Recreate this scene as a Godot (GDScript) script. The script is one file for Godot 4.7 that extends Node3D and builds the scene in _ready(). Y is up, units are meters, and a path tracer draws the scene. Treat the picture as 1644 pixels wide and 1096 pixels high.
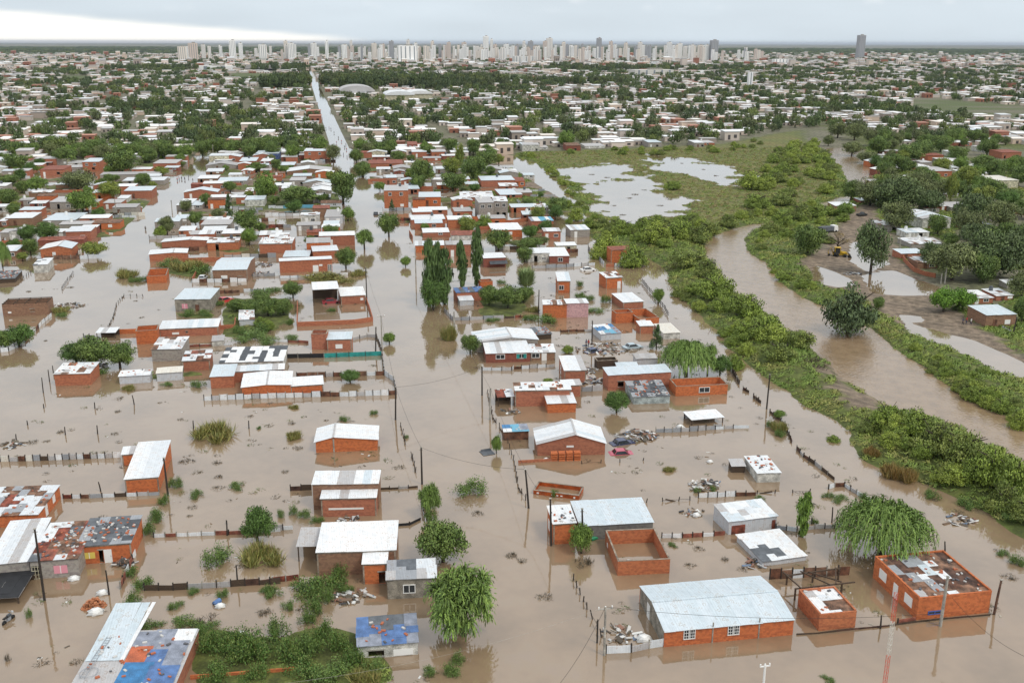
extends Node3D
# A flooded neighbourhood seen from a drone 60 m up. x runs across the flooded streets, -z along them; y = 0 is the flood level.
var M := {}
var TX := {}
var counts := {}
var BOX: ArrayMesh
var CYL: ArrayMesh
var rng := RandomNumberGenerator.new()
var noise := FastNoiseLite.new()
var PROTO := {}
var PALETTE := {}

# ---------------------------------------------------------------- naming
func numbered(called: String) -> String:
	var n: int = counts.get(called, 0)
	counts[called] = n + 1
	return called if n == 0 else "%s_%03d" % [called, n]

func tag(o: Node, label: String, category: String, group := "", kind := "") -> Node:
	if label != "": o.set_meta("label", label)
	if category != "": o.set_meta("category", category)
	if group != "": o.set_meta("group", group)
	if kind != "": o.set_meta("kind", kind)
	return o

func thing(called: String, label: String, category: String, at: Vector3, turn := 0.0, group := "") -> Node3D:
	var o := Node3D.new()
	o.name = numbered(called)
	add_child(o)
	o.position = at
	o.rotation.y = turn
	tag(o, label, category, group)
	return o

func part(parent: Node, called: String, mesh: Mesh, mat: Material, t := Transform3D()) -> MeshInstance3D:
	var o := MeshInstance3D.new()
	o.name = called
	o.mesh = mesh
	o.material_override = mat
	o.transform = t
	parent.add_child(o, true)
	return o

func boxp(parent: Node, called: String, mat: Material, t: Transform3D, size: Vector3) -> MeshInstance3D:
	return part(parent, called, BOX, mat, t * Transform3D(Basis.from_scale(size), Vector3.ZERO))

func at(x: float, y: float, z: float) -> Transform3D:
	return Transform3D(Basis(), Vector3(x, y, z))

# ---------------------------------------------------------------- meshes
class Soup:
	var v := PackedVector3Array()
	var n := PackedVector3Array()
	var c := PackedColorArray()
	var col := Color.WHITE
	func tri(a: Vector3, b: Vector3, d: Vector3, nn: Vector3) -> void:
		if (b - a).cross(d - a).dot(nn) > 0.0:
			v.append_array([a, d, b])
		else:
			v.append_array([a, b, d])
		n.append_array([nn, nn, nn])
		c.append_array([col, col, col])
	func quad(a: Vector3, b: Vector3, d: Vector3, e: Vector3, nn: Vector3) -> void:
		tri(a, b, d, nn)
		tri(a, d, e, nn)
	func box(t: Transform3D, s: Vector3) -> void:
		var h := s * 0.5
		for ax in 3:
			for sg in [-1.0, 1.0]:
				var nn := Vector3.ZERO
				nn[ax] = sg
				var u := (ax + 1) % 3
				var w := (ax + 2) % 3
				var p := []
				for k in [[-1, -1], [1, -1], [1, 1], [-1, 1]]:
					var q := Vector3.ZERO
					q[ax] = sg * h[ax]
					q[u] = k[0] * h[u]
					q[w] = k[1] * h[w]
					p.append(t * q)
				quad(p[0], p[1], p[2], p[3], (t.basis * nn).normalized())
	func tube(pts: Array, radii: Array, sides := 6, cap := true) -> void:
		var rings := []
		for i in pts.size():
			var d: Vector3 = (pts[mini(i + 1, pts.size() - 1)] - pts[maxi(i - 1, 0)]).normalized()
			var e := Vector3.RIGHT if absf(d.dot(Vector3.RIGHT)) < 0.9 else Vector3.FORWARD
			var a := d.cross(e).normalized()
			var b := d.cross(a)
			var ring := []
			for k in sides:
				var f := TAU * k / sides
				ring.append(a * cos(f) + b * sin(f))
			rings.append(ring)
		for i in pts.size() - 1:
			for k in sides:
				var l := (k + 1) % sides
				var a: Vector3 = pts[i] + rings[i][k] * radii[i]
				var b: Vector3 = pts[i] + rings[i][l] * radii[i]
				var d: Vector3 = pts[i + 1] + rings[i + 1][l] * radii[i + 1]
				var e: Vector3 = pts[i + 1] + rings[i + 1][k] * radii[i + 1]
				quad(a, b, d, e, (rings[i][k] + rings[i][l]).normalized())
		if cap:
			var m := pts.size() - 1
			for k in range(1, sides - 1):
				tri(pts[m] + rings[m][0] * radii[m], pts[m] + rings[m][k] * radii[m], pts[m] + rings[m][k + 1] * radii[m], (pts[m] - pts[m - 1]).normalized())
	func mesh() -> ArrayMesh:
		var a := []
		a.resize(Mesh.ARRAY_MAX)
		a[Mesh.ARRAY_VERTEX] = v
		a[Mesh.ARRAY_NORMAL] = n
		a[Mesh.ARRAY_COLOR] = c
		var m := ArrayMesh.new()
		m.add_surface_from_arrays(Mesh.PRIMITIVE_TRIANGLES, a)
		return m

func extrude(poly: Array, t: float) -> ArrayMesh:
	# a convex outline in x and y, given thickness along z
	var s := Soup.new()
	var c := Vector2.ZERO
	for p in poly: c += p / poly.size()
	for i in poly.size():
		var p: Vector2 = poly[i]
		var q: Vector2 = poly[(i + 1) % poly.size()]
		for sg in [-1.0, 1.0]:
			s.tri(Vector3(c.x, c.y, sg * t / 2), Vector3(p.x, p.y, sg * t / 2), Vector3(q.x, q.y, sg * t / 2), Vector3(0, 0, sg))
		var nn := Vector3(q.y - p.y, p.x - q.x, 0).normalized()
		if nn.dot(Vector3(p.x - c.x, p.y - c.y, 0)) < 0: nn = -nn
		s.quad(Vector3(p.x, p.y, -t / 2), Vector3(q.x, q.y, -t / 2), Vector3(q.x, q.y, t / 2), Vector3(p.x, p.y, t / 2), nn)
	return s.mesh()

# ---------------------------------------------------------------- materials
func noise_image(freq: float, octaves: int, sd: int, size := 256) -> Image:
	var f := FastNoiseLite.new()
	f.seed = sd
	f.frequency = freq
	f.fractal_octaves = octaves
	return f.get_seamless_image(size, size)

func tone_texture(kind: String) -> ImageTexture:
	# grey-ish tone maps that multiply a material's own colour
	var size := 256
	var im := Image.create(size, size, false, Image.FORMAT_RGB8)
	var r := RandomNumberGenerator.new()
	r.seed = hash(kind)
	var big := noise_image(0.012, 4, 11)
	var fine := noise_image(0.09, 3, 23)
	var cols := []
	for i in size: cols.append(r.randf())
	var bricks := {}
	for y in size:
		for x in size:
			var b := big.get_pixel(x, y).r
			var f := fine.get_pixel(x, y).r
			var c := Color.WHITE
			match kind:
				"brick":
					# 256 px are 4.8 m: 24 courses of 0.2 m, 16 blocks of 0.3 m
					var row := int(y / 10.6667)
					var bx := int((x + (8 if row % 2 else 0)) / 16.0) % 16
					var key := row * 20 + bx
					if not bricks.has(key): bricks[key] = r.randf()
					var k: float = 0.86 + 0.2 * bricks[key] + 0.16 * (b - 0.5) + 0.1 * (f - 0.5)
					c = Color(k, k * (0.97 + 0.06 * bricks[key]), k)
					if fmod(y, 10.6667) < 1.6: c = c.lerp(Color(0.78, 0.86, 0.95), 0.4)
					elif fmod(x + (8 if row % 2 else 0), 16.0) < 1.2: c = c.lerp(Color(0.78, 0.86, 0.95), 0.28)
					if b > 0.66: c = c.lerp(Color(0.7, 0.72, 0.74), minf(0.6, (b - 0.66) * 3.0))
				"metal":
					var k: float = 0.95 + 0.08 * (cols[x] - 0.5) + 0.12 * (b - 0.5) + 0.05 * (f - 0.5)
					if x % 16 < 2: k -= 0.05
					c = Color(k, k, k * 1.01)
					if b > 0.66 and f > 0.5: c = c.lerp(Color(0.62, 0.5, 0.42), 0.35)
				"rust":
					var k := 0.62 + 0.7 * (b - 0.3) + 0.25 * (f - 0.5)
					c = Color(k, k, k)
					if cols[x] > 0.8: c = c.darkened(0.15)
					if f > 0.6: c = c.lerp(Color(0.9, 0.75, 0.65), 0.35)
				"dirt":
					var k := 0.82 + 0.45 * (b - 0.5) + 0.3 * (f - 0.5)
					c = Color(k, k * 0.99, k * 0.96)
				"tarp":
					var k := 0.8 + 0.3 * (b - 0.5) + 0.5 * absf(f - 0.5)
					c = Color(k, k, k)
				"silt":
					var k := 0.96 + 0.16 * (b - 0.5) + 0.05 * (f - 0.5)
					c = Color(k * 1.01, k, k * 0.97)
				"wood":
					var k: float = 0.75 + 0.3 * (cols[y] - 0.5) + 0.3 * (f - 0.5)
					c = Color(k, k, k)
			im.set_pixel(x, y, c)
	return ImageTexture.create_from_image(im)

func lin(r: float, g: float, b: float) -> Color:
	return Color(r, g, b).linear_to_srgb()

func mat(called: String, c: Color, tex := "", rough := 0.85, scale := 0.208, metal := 0.0, vcol := false) -> StandardMaterial3D:
	var m := StandardMaterial3D.new()
	m.resource_name = called
	m.albedo_color = c
	m.roughness = rough
	m.metallic = metal
	m.vertex_color_use_as_albedo = vcol
	if tex != "":
		if not TX.has(tex): TX[tex] = tone_texture(tex)
		m.albedo_texture = TX[tex]
		m.uv1_triplanar = true
		m.uv1_world_triplanar = true
		m.uv1_scale = Vector3.ONE * scale
	M[called] = m
	return m

func make_materials() -> void:
	# walls
	mat("orange", lin(0.58, 0.165, 0.055), "brick")
	mat("orange2", lin(0.55, 0.150, 0.050), "brick")
	mat("redbrick", lin(0.46, 0.158, 0.080), "brick")
	mat("orange3", lin(0.50, 0.165, 0.07), "brick")
	mat("redbrick3", lin(0.40, 0.15, 0.085), "brick")
	mat("redbrick2", lin(0.45, 0.165, 0.095), "brick")
	mat("darkred", lin(0.27, 0.085, 0.055), "brick")
	mat("brownbrick", lin(0.30, 0.165, 0.10), "brick")
	mat("block", lin(0.36, 0.32, 0.28), "brick")
	mat("darkblock", lin(0.20, 0.19, 0.17), "brick")
	mat("render", lin(0.38, 0.35, 0.31), "dirt")
	mat("whitewall", lin(0.78, 0.78, 0.77), "dirt")
	mat("cream", lin(0.74, 0.70, 0.55), "dirt")
	mat("paint", lin(0.55, 0.64, 0.68), "dirt")
	mat("bluewall", lin(0.10, 0.16, 0.38), "dirt")
	mat("pinkblock", lin(0.60, 0.36, 0.36), "brick")
	mat("tin", lin(0.62, 0.64, 0.66), "metal", 0.5)
	mat("wood", lin(0.13, 0.085, 0.055), "wood")
	mat("coping", lin(0.42, 0.35, 0.29), "dirt")
	mat("concrete", lin(0.45, 0.43, 0.40), "dirt")
	# sheets
	mat("white1", lin(0.82, 0.85, 0.86), "metal", 0.45)
	mat("white2", lin(0.74, 0.78, 0.80), "metal", 0.45)
	mat("white3", lin(0.86, 0.87, 0.86), "metal", 0.5)
	mat("bright1", lin(0.90, 0.91, 0.90), "metal", 0.5)
	mat("bright2", lin(0.86, 0.88, 0.88), "metal", 0.5)
	mat("pale1", lin(0.62, 0.71, 0.75), "metal", 0.4)
	mat("pale2", lin(0.66, 0.74, 0.78), "metal", 0.4)
	mat("dull1", lin(0.44, 0.43, 0.42), "metal", 0.6)
	mat("dull2", lin(0.52, 0.51, 0.50), "metal", 0.6)
	mat("grey1", lin(0.36, 0.38, 0.40), "metal", 0.55)
	mat("rust1", lin(0.24, 0.11, 0.065), "rust")
	mat("rust2", lin(0.33, 0.19, 0.125), "rust")
	mat("rust3", lin(0.16, 0.085, 0.06), "rust")
	mat("rustred", lin(0.36, 0.10, 0.06), "rust")
	mat("redroof1", lin(0.38, 0.13, 0.09), "dirt")
	mat("cream1", lin(0.78, 0.75, 0.66), "metal", 0.6)
	mat("slate1", lin(0.085, 0.095, 0.11), "tarp", 0.6)
	mat("slate2", lin(0.15, 0.165, 0.185), "tarp", 0.6)
	mat("black", lin(0.02, 0.021, 0.025), "tarp", 0.7)
	mat("blue1", lin(0.11, 0.22, 0.48), "tarp", 0.45)
	mat("blue2", lin(0.05, 0.24, 0.52), "tarp", 0.45)
	mat("greytarp", lin(0.33, 0.36, 0.44), "tarp", 0.5)
	mat("orangetarp", lin(0.66, 0.16, 0.06), "tarp", 0.5)
	mat("teal", lin(0.03, 0.36, 0.33), "tarp", 0.6)
	mat("skyblue", lin(0.16, 0.45, 0.62), "metal", 0.5)
	# small things
	mat("dark", lin(0.018, 0.016, 0.015), "", 0.9)
	mat("pane", lin(0.03, 0.035, 0.04), "", 0.08)
	mat("trim", lin(0.82, 0.82, 0.80), "", 0.5)
	mat("pink", lin(0.72, 0.30, 0.36), "", 0.7)
	mat("yellow", lin(0.70, 0.55, 0.12), "", 0.6)
	mat("bluepaint", lin(0.06, 0.12, 0.40), "", 0.4)
	mat("pole", lin(0.07, 0.055, 0.045), "wood")
	mat("whitepole", lin(0.55, 0.53, 0.50), "dirt")
	mat("rustpole", lin(0.22, 0.12, 0.08), "rust")
	mat("rubber", lin(0.02, 0.02, 0.02), "", 0.9)
	mat("mesh_colour", Color.WHITE, "", 0.75, 0.2, 0.0, true)
	mat("leaf", Color.WHITE, "", 0.65, 0.2, 0.0, true)
	M["leaf"].backlight = Color(0.35, 0.4, 0.2)
	mat("bark", lin(0.10, 0.075, 0.055), "wood")
	PALETTE = {
		"white": ["white1", "white2", "pale2", "white3", "white1", "dull2"], "bright": ["bright1", "bright2"], "paleblue": ["pale1", "pale2"], "dull": ["dull1", "dull2"],
		"dotted": ["white3", "white1"], "cream": ["cream1"], "redroof": ["redroof1"], "rust": ["rust2", "rust1"], "black": ["black"], "wood": ["wood"],
		"blue": ["blue1", "blue1", "blue1", "greytarp", "slate2"], "bluewhite": ["blue2", "white1", "white3", "greytarp", "skyblue"],
		"tarp": ["blue1"], "bits": ["slate2", "slate2", "rustred", "white2", "white1", "rust2", "redroof1"], "slate": ["slate1", "slate2", "slate2", "grey1"],
		"rusty": ["rust2", "rustred", "white2", "grey1", "rust2", "white2"], "rustpatch": ["rust1", "rust2", "rust3", "white1", "grey1", "pale1", "rust2", "rust3", "rust2", "dull2"],
		"greystripe": ["grey1", "white2", "dull2", "slate2", "white2"], "patchwhite": ["white1", "white2", "white3", "dull2", "white3", "rust2"],
		"patchred": ["white2", "redroof1", "rust1", "white3", "redroof1"], "whitegrid": ["white3", "white1", "white1", "slate2", "white3"], "whitedark": ["bright1", "bright2", "bright1", "slate1"],
	}

# ---------------------------------------------------------------- buildings
func roof_plane(p: Node, t: Transform3D, w: float, l: float, key: String, rs: String) -> void:
	# t: centre of the plane, x along the eave, z down the slope
	var pal: Array = PALETTE[key]
	match rs:
		"plain":
			boxp(p, "roof", M[pal[rng.randi() % pal.size()]], t, Vector3(w, 0.06, l))
		"sheet":
			var n := maxi(2, roundi(w / 1.15))
			for i in n:
				var x := (i + 0.5) / n * w - w / 2
				boxp(p, "roof_sheet", M[pal[rng.randi() % pal.size()]], t * at(x, 0.014 * (i % 2) + rng.randf() * 0.008, rng.randf_range(-0.04, 0.04)), Vector3(w / n + 0.03, 0.035, l))
		"patch":
			var n := maxi(2, roundi(w / 1.25))
			boxp(p, "roof_deck", M["rust2" if key in ["rusty", "rustpatch", "patchred", "bits"] else "dull2"], t * at(0, -0.05, 0), Vector3(w - 0.06, 0.04, l - 0.06))
			for i in n:
				var x := (i + 0.5) / n * w - w / 2
				var z := -l / 2
				var k := 0
				while z < l / 2 - 0.2:
					var e := minf(rng.randf_range(1.0, 2.6), l / 2 - z)
					if l / 2 - z - e < 0.5: e = l / 2 - z
					var q := t * at(x + rng.randf_range(-0.06, 0.06), 0.01 + 0.012 * ((i + k) % 3) + rng.randf() * 0.01, z + e / 2)
					q.basis = q.basis * Basis(Vector3.UP, rng.randf_range(-0.025, 0.025))
					boxp(p, "roof_sheet", M[pal[rng.randi() % pal.size()]], q, Vector3(w / n + rng.randf_range(-0.02, 0.12), 0.03, e + 0.05))
					z += e
					k += 1
		"tarp":
			boxp(p, "roof_deck", M["dull2"], t * at(0, -0.05, 0), Vector3(w - 0.06, 0.04, l - 0.06))
			for q in [[0, .14, 0, 1, "pale1"], [.14, .27, 0, 1, "pale2"], [.27, .36, 0, 1, "pale1"], [.36, .40, 0, 1, "white3"], [.40, .58, .03, .30, "greytarp"], [.57, .78, 0, .36, "greytarp"], [.76, .98, 0, .22, "white3"], [.40, .62, .28, .56, "orangetarp"], [.60, .80, .34, .60, "blue1"], [.78, .96, .2, .62, "greytarp"], [.41, .70, .54, 1, "blue2"], [.68, .97, .6, 1, "blue1"], [.8, .95, .4, .58, "white2"]]:
				var cc := Vector2((q[0] + q[1]) / 2 - 0.5, (q[2] + q[3]) / 2 - 0.5)
				boxp(p, "roof_cover", M[q[4]], t * at(cc.x * w, 0.012 + rng.randf() * 0.03, cc.y * l) * Transform3D(Basis(Vector3.UP, rng.randf_range(-0.03, 0.03)), Vector3.ZERO), Vector3((q[1] - q[0]) * w, 0.02, (q[3] - q[2]) * l))

func detail(p: Node, X: Transform3D, w: float, d: float, q: Array) -> void:
	# q: face, place along it, sill height, width, height, kind
	var F: Transform3D
	match q[0]:
		"f": F = X * at((q[1] - 0.5) * w, q[2] + q[4] / 2.0, d / 2)
		"l": F = X * Transform3D(Basis(Vector3.UP, -PI / 2), Vector3(-w / 2, q[2] + q[4] / 2.0, d / 2 - q[1] * d))
		_: F = X * Transform3D(Basis(Vector3.UP, PI / 2), Vector3(w / 2, q[2] + q[4] / 2.0, d / 2 - q[1] * d))
	var ww: float = q[3]
	var hh: float = q[4]
	match q[5]:
		"winw", "winteal", "winblue", "grille":
			var fm: Material = M["bluepaint"] if q[5] == "winblue" else M["trim"]
			var f := boxp(p, "window", M["pane"], F * at(0, 0, 0.012), Vector3(ww, hh, 0.05))
			for e in [[0, 0.5, ww + 0.12, 0.09], [0, -0.5, ww + 0.12, 0.09], [-0.5, 0, 0.09, hh], [0.5, 0, 0.09, hh], [0, 0, 0.07, hh]]:
				boxp(f, "frame_bar", fm, f.transform.affine_inverse() * F * at(e[0] * ww, e[1] * hh, 0.035), Vector3(e[2], e[3], 0.07))
			if q[5] == "winteal":
				for e in [-1, 1]: boxp(f, "shutter", M["teal"], f.transform.affine_inverse() * F * at(e * ww * 0.36, 0, 0.09), Vector3(ww * 0.3, hh, 0.04))
			if q[5] == "grille":
				for i in 6: boxp(f, "grille_bar", M["trim"], f.transform.affine_inverse() * F * at((i / 5.0 - 0.5) * ww, 0, 0.1), Vector3(0.035, hh + 0.1, 0.03))
				for i in 4: boxp(f, "grille_bar", M["trim"], f.transform.affine_inverse() * F * at(0, (i / 3.0 - 0.5) * hh, 0.125), Vector3(ww + 0.1, 0.035, 0.02))
		"doorw", "doorb":
			var f := boxp(p, "door", M["trim"] if q[5] == "doorw" else M["rust1"], F * at(0, 0, 0.02), Vector3(ww, hh, 0.06))
			boxp(f, "door_handle", M["grey1"], f.transform.affine_inverse() * F * at(ww * 0.38, 0, 0.07), Vector3(0.05, 0.16, 0.05))
		"hole":
			boxp(p, "lintel", M["concrete"], F * at(0, hh / 2 + 0.07, 0.01), Vector3(ww + 0.3, 0.12, 0.05))
			boxp(p, "sill", M["concrete"], F * at(0, -hh / 2 - 0.04, 0.02), Vector3(ww + 0.1, 0.08, 0.1))
		"boardw": boxp(p, "window_board", M["trim"], F * at(0, 0, 0.02), Vector3(ww, hh, 0.05))
		"pink", "yellow":
			var f := boxp(p, "window", M[q[5]], F * at(0, 0, 0.02), Vector3(ww, hh, 0.05))
			boxp(f, "frame_bar", M["trim"], f.transform.affine_inverse() * F * at(0, 0, 0.03), Vector3(0.08, hh, 0.07))
		"rust": boxp(p, "wall_sheet", M["rustred"], F * at(0, 0, 0.02), Vector3(ww, hh, 0.04))
		"awning": boxp(p, "awning", M["slate1"], F * Transform3D(Basis(Vector3.RIGHT, 0.5), Vector3(0, 0, 0.6)), Vector3(ww, 0.04, 1.6))
		"pilaster": boxp(p, "pilaster", M["concrete"], F * at(0, 0, 0.01), Vector3(ww, hh, 0.06))
		"gate":
			for i in 4: boxp(p, "gate_bar", M["cream"], F * at((i / 3.0 - 0.5) * ww, 0, 0.05), Vector3(0.06, hh, 0.05))
			for i in 4: boxp(p, "gate_bar", M["cream"], F * at(0, (i / 3.0 - 0.5) * hh * 0.9, 0.08), Vector3(ww, 0.06, 0.03))

func front_wall(p: Node, X: Transform3D, w: float, d: float, top: float, lo: float, th: float, wm: Material, dets: Array) -> void:
	# the front wall in pieces round its open doorways and window holes
	var holes := []
	for e in dets:
		if e[0] == "f" and e[5] in ["hole", "gate"]: holes.append([(e[1] - 0.5) * w - e[3] / 2.0, (e[1] - 0.5) * w + e[3] / 2.0, e[2], minf(e[2] + e[4], top - 0.1)])
	holes.sort_custom(func(a, b): return a[0] < b[0])
	var x := -w / 2
	for e in holes + [[w / 2, w / 2, 0.0, 0.0]]:
		if e[0] - x > 0.05: boxp(p, "wall", wm, X * at((e[0] + x) / 2, (top + lo) / 2, d / 2 - th / 2), Vector3(e[0] - x, top - lo, th))
		if e[1] > e[0]:
			boxp(p, "wall", wm, X * at((e[0] + e[1]) / 2, (top + e[3]) / 2, d / 2 - th / 2), Vector3(e[1] - e[0], top - e[3], th))
			boxp(p, "wall", wm, X * at((e[0] + e[1]) / 2, (lo + e[2]) / 2, d / 2 - th / 2), Vector3(e[1] - e[0], e[2] - lo, th))
		x = maxf(x, e[1])

func volume(p: Node3D, o: Vector3, q: Array, near: bool) -> void:
	# q: x, z, turn, width, depth, front height, back height, ridge height, ridge place, form, wall, roof, roof style, details
	var X := Transform3D(Basis(Vector3.UP, q[2]), Vector3(q[0], 0, q[1]) - o)
	var w: float = q[3]
	var d: float = q[4]
	var hf: float = q[5]
	var hb: float = q[6]
	var hr: float = q[7]
	var form: String = q[9]
	var wk: String = q[10]
	if wk == "orange": wk = ["orange", "orange2", "orange", "orange3"][rng.randi() % 4]
	if wk == "redbrick": wk = ["redbrick", "redbrick2", "redbrick3"][rng.randi() % 3]
	var wm: Material = M[wk]
	var th := 0.16
	var lo := -0.7
	var ov := 0.16
	var S := Basis(Vector3(0, 0, 1), Vector3(0, 1, 0), Vector3(-1, 0, 0))
	if form == "carport":
		for sx in [-1, 1]:
			for sz in [-1, 1]:
				var top := hf if sz > 0 else hb
				boxp(p, "post", M["wood"], X * at(sx * (w / 2 - 0.1), (top + lo) / 2, sz * (d / 2 - 0.1)), Vector3(0.14, top - lo, 0.14))
		boxp(p, "wall", wm, X * at(0, (hb + lo) / 2 - 0.05, -d / 2 + 0.04), Vector3(w, hb - lo - 0.1, 0.08))
	elif form == "gd":
		var xr: float = (q[8] - 0.5) * w
		var gable := extrude([Vector2(-w / 2, lo), Vector2(w / 2, lo), Vector2(w / 2, hf), Vector2(xr, hr), Vector2(-w / 2, hf)], th)
		for sg in [-1, 1]:
			part(p, "wall", gable, wm, X * at(0, 0, sg * (d / 2 - th / 2)))
			boxp(p, "wall", wm, X * at(sg * (w / 2 - th / 2 - 0.002), (hf + lo) / 2 - 0.03, 0), Vector3(th, hf - lo - 0.06, d - 2 * th))
		for sg in [-1, 1]:
			var a := Vector2(sg * w / 2, hf)
			var b := Vector2(xr, hr)
			var dr := (a - b).normalized()
			var e := a + dr * ov * 1.6
			var mid := (e + b) / 2
			var zx := Vector3(dr.x, dr.y, 0)
			var xx := Vector3(0, 0, -sg)
			roof_plane(p, X * Transform3D(Basis(xx, zx.cross(xx), zx), Vector3(mid.x, mid.y + 0.045, 0)), d + 2 * ov, (e - b).length(), q[11], q[12])
		if near: boxp(p, "ridge_cap", M["dull2"], X * at(xr, hr + 0.09, 0), Vector3(0.3, 0.04, d + 2 * ov))
	elif form == "gw":
		var gable := extrude([Vector2(-d / 2 + th, lo), Vector2(d / 2 - th, lo), Vector2(d / 2 - th, hf), Vector2(0, hr), Vector2(-d / 2 + th, hf)], th)
		for sg in [-1, 1]:
			part(p, "wall", gable, M["render"] if sg < 0 else wm, X * Transform3D(S, Vector3(sg * (w / 2 - th / 2), 0, 0)))
			boxp(p, "wall", wm, X * at(0, (hf + lo) / 2, sg * (d / 2 - th / 2)), Vector3(w, hf - lo, th))
			var a := Vector2(sg * d / 2, hf)
			var b := Vector2(0, hr)
			var dr := (a - b).normalized()
			var e := a + dr * ov
			var mid := (e + b) / 2
			var zx := Vector3(0, dr.y, dr.x)
			var xx := Vector3(sg, 0, 0)
			roof_plane(p, X * Transform3D(Basis(xx, zx.cross(xx), zx), Vector3(0, mid.y + 0.05, mid.x)), w + 0.1, (e - b).length(), q[11], q[12])
		boxp(p, "ridge_cap", M[PALETTE[q[11]][0]], X * at(0, hr + 0.09, 0), Vector3(w + 0.1, 0.05, 0.35))
	else:
		var up := 0.0
		if form == "para": up = 0.22
		front_wall(p, X, w, d, hf + up * 0.6, lo, th, wm, q[13])
		boxp(p, "wall", wm, X * at(0, (hb + lo) / 2 + up * 0.5, -d / 2 + th / 2), Vector3(w, hb - lo + up, th))
		var side := extrude([Vector2(-d / 2 + th, lo), Vector2(d / 2 - th, lo), Vector2(d / 2 - th, hf + up), Vector2(-d / 2 + th, hb + up)], th)
		for sg in [-1, 1]: part(p, "wall", side, wm, X * Transform3D(S, Vector3(sg * (w / 2 - th / 2 - 0.003), 0, 0)))
		if form == "open" or form == "para":
			for sg in [-1, 1]:
				boxp(p, "coping", M["coping"] if form == "open" else wm, X * at(0, hf + up * (0.6 if sg > 0 else 1.0) + 0.02, sg * (d / 2 - th / 2)), Vector3(w + 0.04, 0.05, th + 0.04))
				boxp(p, "coping", M["coping"] if form == "open" else wm, X * at(sg * (w / 2 - th / 2), hf + up + 0.024, 0), Vector3(th + 0.04, 0.05, d - 2 * th))
		if form == "frame":
			for i in 5: boxp(p, "joist", M["wood"], X * at((i / 4.0 - 0.5) * (w - 0.3), hf + 0.12, 0), Vector3(0.14, 0.16, d))
			for i in 4: boxp(p, "joist", M["wood"], X * at(0, hf + 0.26, (i / 3.0 - 0.5) * (d - 0.3)), Vector3(w, 0.1, 0.12))
	if form == "shed" or form == "carport" or form == "para":
		var a := Vector2(d / 2, hf)
		var b := Vector2(-d / 2, hb)
		var dr := (a - b).normalized()
		if form == "para":
			a -= dr * th
			b += dr * th
			roof_plane(p, X * Transform3D(Basis(), Vector3(0, hf + 0.05, 0)), w - 2 * th, (a - b).length(), q[11], q[12])
		else:
			a += dr * ov
			b -= dr * ov
			var mid := (a + b) / 2
			var zx := Vector3(0, dr.y, dr.x)
			var xx := Vector3.RIGHT
			roof_plane(p, X * Transform3D(Basis(xx, zx.cross(xx), zx), Vector3(0, mid.y + 0.05, mid.x)), w + ov * 1.4, (a - b).length(), q[11], q[12])
		if near and q[11] in ["bits", "dotted", "slate", "patchwhite", "rustpatch", "rusty", "blue", "bluewhite", "tarp", "patchred"]:
			var n := int(w * d * (1.6 if q[11] in ["bits", "slate", "dotted"] else 0.5))
			var mm := MultiMesh.new()
			mm.transform_format = MultiMesh.TRANSFORM_3D
			mm.use_colors = true
			mm.mesh = BOX
			mm.instance_count = n
			for i in n:
				var u := rng.randf_range(-0.47, 0.47)
				var v := rng.randf_range(-0.47, 0.47)
				var h := lerpf(hf, hb, 0.5 - v) + 0.13
				if form == "para": h = hf + 0.15
				mm.set_instance_transform(i, Transform3D(X.basis * Basis(Vector3.UP, rng.randf() * TAU) * Basis.from_scale(Vector3(0.33, 0.13, 0.18) * rng.randf_range(0.7, 1.4)), X * Vector3(u * w, h, v * d) + o))
				var k := rng.randf()
				mm.set_instance_color(i, Color(0.42, 0.13, 0.06) if k < 0.45 else (Color(0.55, 0.54, 0.52) if k < 0.8 else Color(0.1, 0.1, 0.11)))
			var mi := MultiMeshInstance3D.new()
			mi.name = numbered("loose_bricks")
			mi.multimesh = mm
			mi.material_override = M["mesh_colour"]
			add_child(mi)
			tag(mi, "loose bricks and stones scattered to hold down the roof sheets", "bricks", "", "stuff")
	for x in q[13]: detail(p, X, w, d, x)
	if near and form in ["shed", "gw"] and q[10] in ["orange", "redbrick", "brownbrick"] and rng.randf() < 0.75:
		boxp(p, "ring_beam", M["coping"], X * at(0, hf - 0.12, d / 2 + 0.004), Vector3(w + 0.012, 0.16, 0.03))
		for sg in [-1, 1]: boxp(p, "corner_column", M["coping"], X * at(sg * (w / 2 - 0.08), (hf + lo) / 2 - 0.13, d / 2 + 0.004), Vector3(0.18, hf - lo - 0.2, 0.03))

func house(called: String, label: String, category: String, vols: Array, near := true, group := "") -> Node3D:
	var o := Vector3(vols[0][0], 0, vols[0][1])
	var p := thing(called, label, category, o, 0.0, group)
	for q in vols: volume(p, o, q, near)
	return p

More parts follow.
